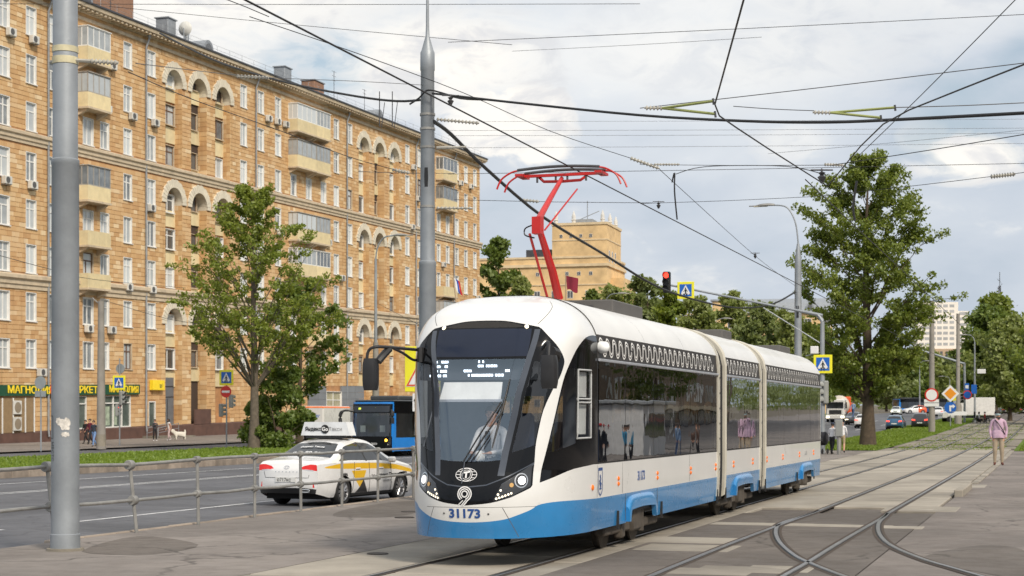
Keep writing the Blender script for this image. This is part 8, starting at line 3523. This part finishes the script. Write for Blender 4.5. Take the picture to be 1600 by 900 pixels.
for r in (0, 1):
    mb = MB()
    mb.bx(-18.8, -16.4, -1.1, 0, zm - 11.0 - r * 3.35, zm - 10.0 - r * 3.35).bx(-14.4, -12.0, -1.1, 0, zm - 11.0 - r * 3.35, zm - 10.0 - r * 3.35)
    mb.split('balcony', pm('balcony_rust', (.22, .10, .05), .8), yh)
for x, y in ((-13.0, .8), (-8.5, .8), (-1.2, .8), (-.9, 8), (-.9, 15)):
    MB().lathe([(.5, 0), (.5, .8), (.7, .9), (.45, 1.1), (.5, 1.8), (.15, 2.9), (0, 3.2)], (x, y, zt), 8).build('pinnacle', pm('pinnacle_white', (.62, .6, .56), .8), yh)
MB().bx(-9.5, -4.5, 4, 9, zt, zt + 1.4).tube([(-6, 5, zt), (-6, 5, zt + 6)], .12, 5).tube([(-8, 5, zt + 1.4), (-3, 5, zt + 3.4)], .1, 5).split('roof_equipment', M_ZINC, yh)
MB().bx(-21, -14.5, 2, 10, zm, zm + 2.2).build('roof_hut', M_METALR, yh)

Y = 900.0
tw = empty('tower_block', at(1475, HOR, Y), -.1, label='pale high-rise block lit by the sun, far away above the trees', cat='building')
tw.location.z = 0
top = lambda py: EYE + (HOR - py) / FPX * Y
M_TOWER = pm('tower_white', (0.86, 0.80, 0.72), .8, 0, .06, .1)
M_TOWERD = pm('tower_tan', (0.50, 0.36, 0.24), .8, 0, .1, .1)
mb = MB()
mb.bx(-14, 7.5, 0, 16, top(545), top(472)).bx(7.5, 13, .5, 16, top(545), top(486))
mb.split('wall', M_TOWER, tw)
MB().bx(-16, 14, -.5, 16, -5, top(545)).build('lower_storeys', M_TOWERD, tw)
wb = MB().bx(-.05, .08, -1.2, 1.2, 0, 1.5).mesh('window', pm('tower_pane', (.42, .42, .42), .25, 0, .2, .1))
for r in range(8):
    for x in (-12, -9, -5.6, -2.4, .8, 4.2, 9.4, 11.6):
        z = top(480 if x < 7 else 492) - r * 2.95
        o = link('window', wb, tw)
        o.matrix_basis = MF @ Matrix.Translation((0 if x < 7.5 else -.5, x, z))
wb2 = MB().bx(-.05, .1, -.7, .7, 0, 4.5).mesh('window', M_PANED)
for r in range(2):
    for x in range(-14, 14, 3):
        o = link('window', wb2, tw)
        o.matrix_basis = MF @ Matrix.Translation((.5, x + .5, top(562) - r * 8))

Y = 350.0
mh = empty('mansard_house', at(1262, HOR, Y), -.2, label='long yellow house with a grey mansard roof and dormers behind the willows', cat='building')
mh.location.z = 0
top = lambda py: EYE + (HOR - py) / FPX * Y
MB().bx(-26, 5, 0, 14, -2, top(488)).build('wall', Y_WALL, mh)
zr = top(488)
mb = MB()
mb.prism([(-.6, zr), (1.5, zr + 2.2), (7, zr + 3.4), (12.5, zr + 2.2), (14.6, zr)], -14, 5.5, 'yz')
mb.prism([(-.4, zr - .4), (1.5, zr + .6), (7, zr + 1.6), (12.5, zr + .6), (14.4, zr - .4)], -26.4, -14.01, 'yz')
mb.split('roof', M_ZINC, mh)
MB().bx(-20, -14.5, .5, 4, zr, zr + 2.6).build('attic', Y_WALL, mh)
MB().bx(-20.4, -14.2, .2, 4.3, zr + 2.61, zr + 3.0).build('attic_roof', M_ZINC, mh)
for x in (-8, .5):
    MB().prism([(-.8, zr + .3), (.8, zr + .3), (.8, zr + 1.4), (0, zr + 2.2), (-.8, zr + 1.4)], -.2, 3, 'xz').build('dormer', M_ZINC, mh).location.x = x
    MB().lathe([(0, 0), (.45, 0), (.45, .05), (0, .05)], (x, -.27, zr + 1.2), 12, 0, 'y').build('dormer_window', M_PANED, mh)
for r in range(3):
    for x in range(-24, 5, 4):
        wallwin(mh, MF, x, zr - 3.2 - r * 3.4)

s, t = pxs(1562, 480)
o = sthing('radio_mast', s, t, label='slim radio mast with dishes rising above the trees at the right', cat='mast')
zt = EYE + (HOR - 446) / FPX * 480
mb = MB()
for x, y in ((-.5, -.4), (.5, -.4), (0, .5)):
    mb.tube([(x * 1.6, y * 1.6, 0), (x * .5, y * .5, zt - 4)], .12, 5)
for k in range(14):
    z = 4 + k * (zt - 9) / 13
    mb.tube([(-.7, -.5, z), (.7, -.5, z + 1.5), (0, .6, z + 2.4), (-.7, -.5, z + 3)], .06, 4)
mb.tube([(0, 0, zt - 5), (0, 0, zt)], .1, 5)
mb.build('lattice', M_STEEL, o)
for z in (zt - 8, zt - 6.5, zt - 10):
    MB().lathe([(0, -.3), (.6, -.2), (.6, .1)], (0, -.6, z), 10, 0, 'y').build('dish', S_GREY, o)

# far ground line: low wood that closes the horizon, and the street's other side
g = np.random.default_rng(77)
C, R = [], []
for k in range(420):
    px = -900 + k * 8.5
    Yq = g.uniform(560, 900)
    v = at(px, HOR, Yq)
    s_, _ = st(v)
    for q in range(3):
        C.append((v.x + g.uniform(-6, 6), v.y + g.uniform(-30, 30), zg(max(0, s_)) + g.uniform(1, 10)))
        R.append(g.uniform(3, 6))
V, F4 = leaves(np.array(C), np.array(R), 42000, 1.7, g, .8)
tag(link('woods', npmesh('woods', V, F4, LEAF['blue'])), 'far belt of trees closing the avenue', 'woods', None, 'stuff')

M_BRN = pm('opposite_stone', (0.25, 0.185, 0.135), .85, 0, .3, .3, dirt=.4)
ob = sthing('opposite_building', 40, 27, -.5, label='brown building across the street, seen only mirrored in the tram windows', cat='building')
MB().bx(0, 14, 0, 170, 0, 19).build('wall', M_BRN, ob)
wq = MB().bx(-.10, .03, -.8, .8, 0, 2.1).mesh('window', pm('opposite_pane', (.55, .56, .57), .3, obj=.5))
for r in range(5):
    for k in range(36):
        if (k * 7 + r * 3) % 5:
            link('window', wq, ob, (0, 4 + k * 4.6, 4.2 + r * 3.2))
MB().bx(-1.2, 0, 4, 166, 3.3, 3.7).build('canopy', pm('canopy_cream', (.52, .45, .32), .7), ob)
for k in range(18):
    MB().bx(-.12, .03, 6 + k * 9, 12 + k * 9, .6, 3.2).build('shop_window', pm('opp_glass', (.09, .10, .11), .15, obj=.5), ob)
kk = sthing('kiosk', 84, 9, 0.0, label='white kiosk on the opposite platform, seen only mirrored in the tram windows', cat='kiosk')
MB().bx(-1.5, 1.5, 0, 5, 0, 2.7, 0, .05).build('walls', pm('kiosk_white', (.6, .6, .6), .6), kk)
MB().bx(-1.9, 1.8, -.3, 5.3, 2.71, 2.9, 0, .04).build('roof', M_ZINC, kk)
MB().bx(-1.53, -1.5, .5, 4.5, 1.0, 2.2).build('window', M_PANED, kk)
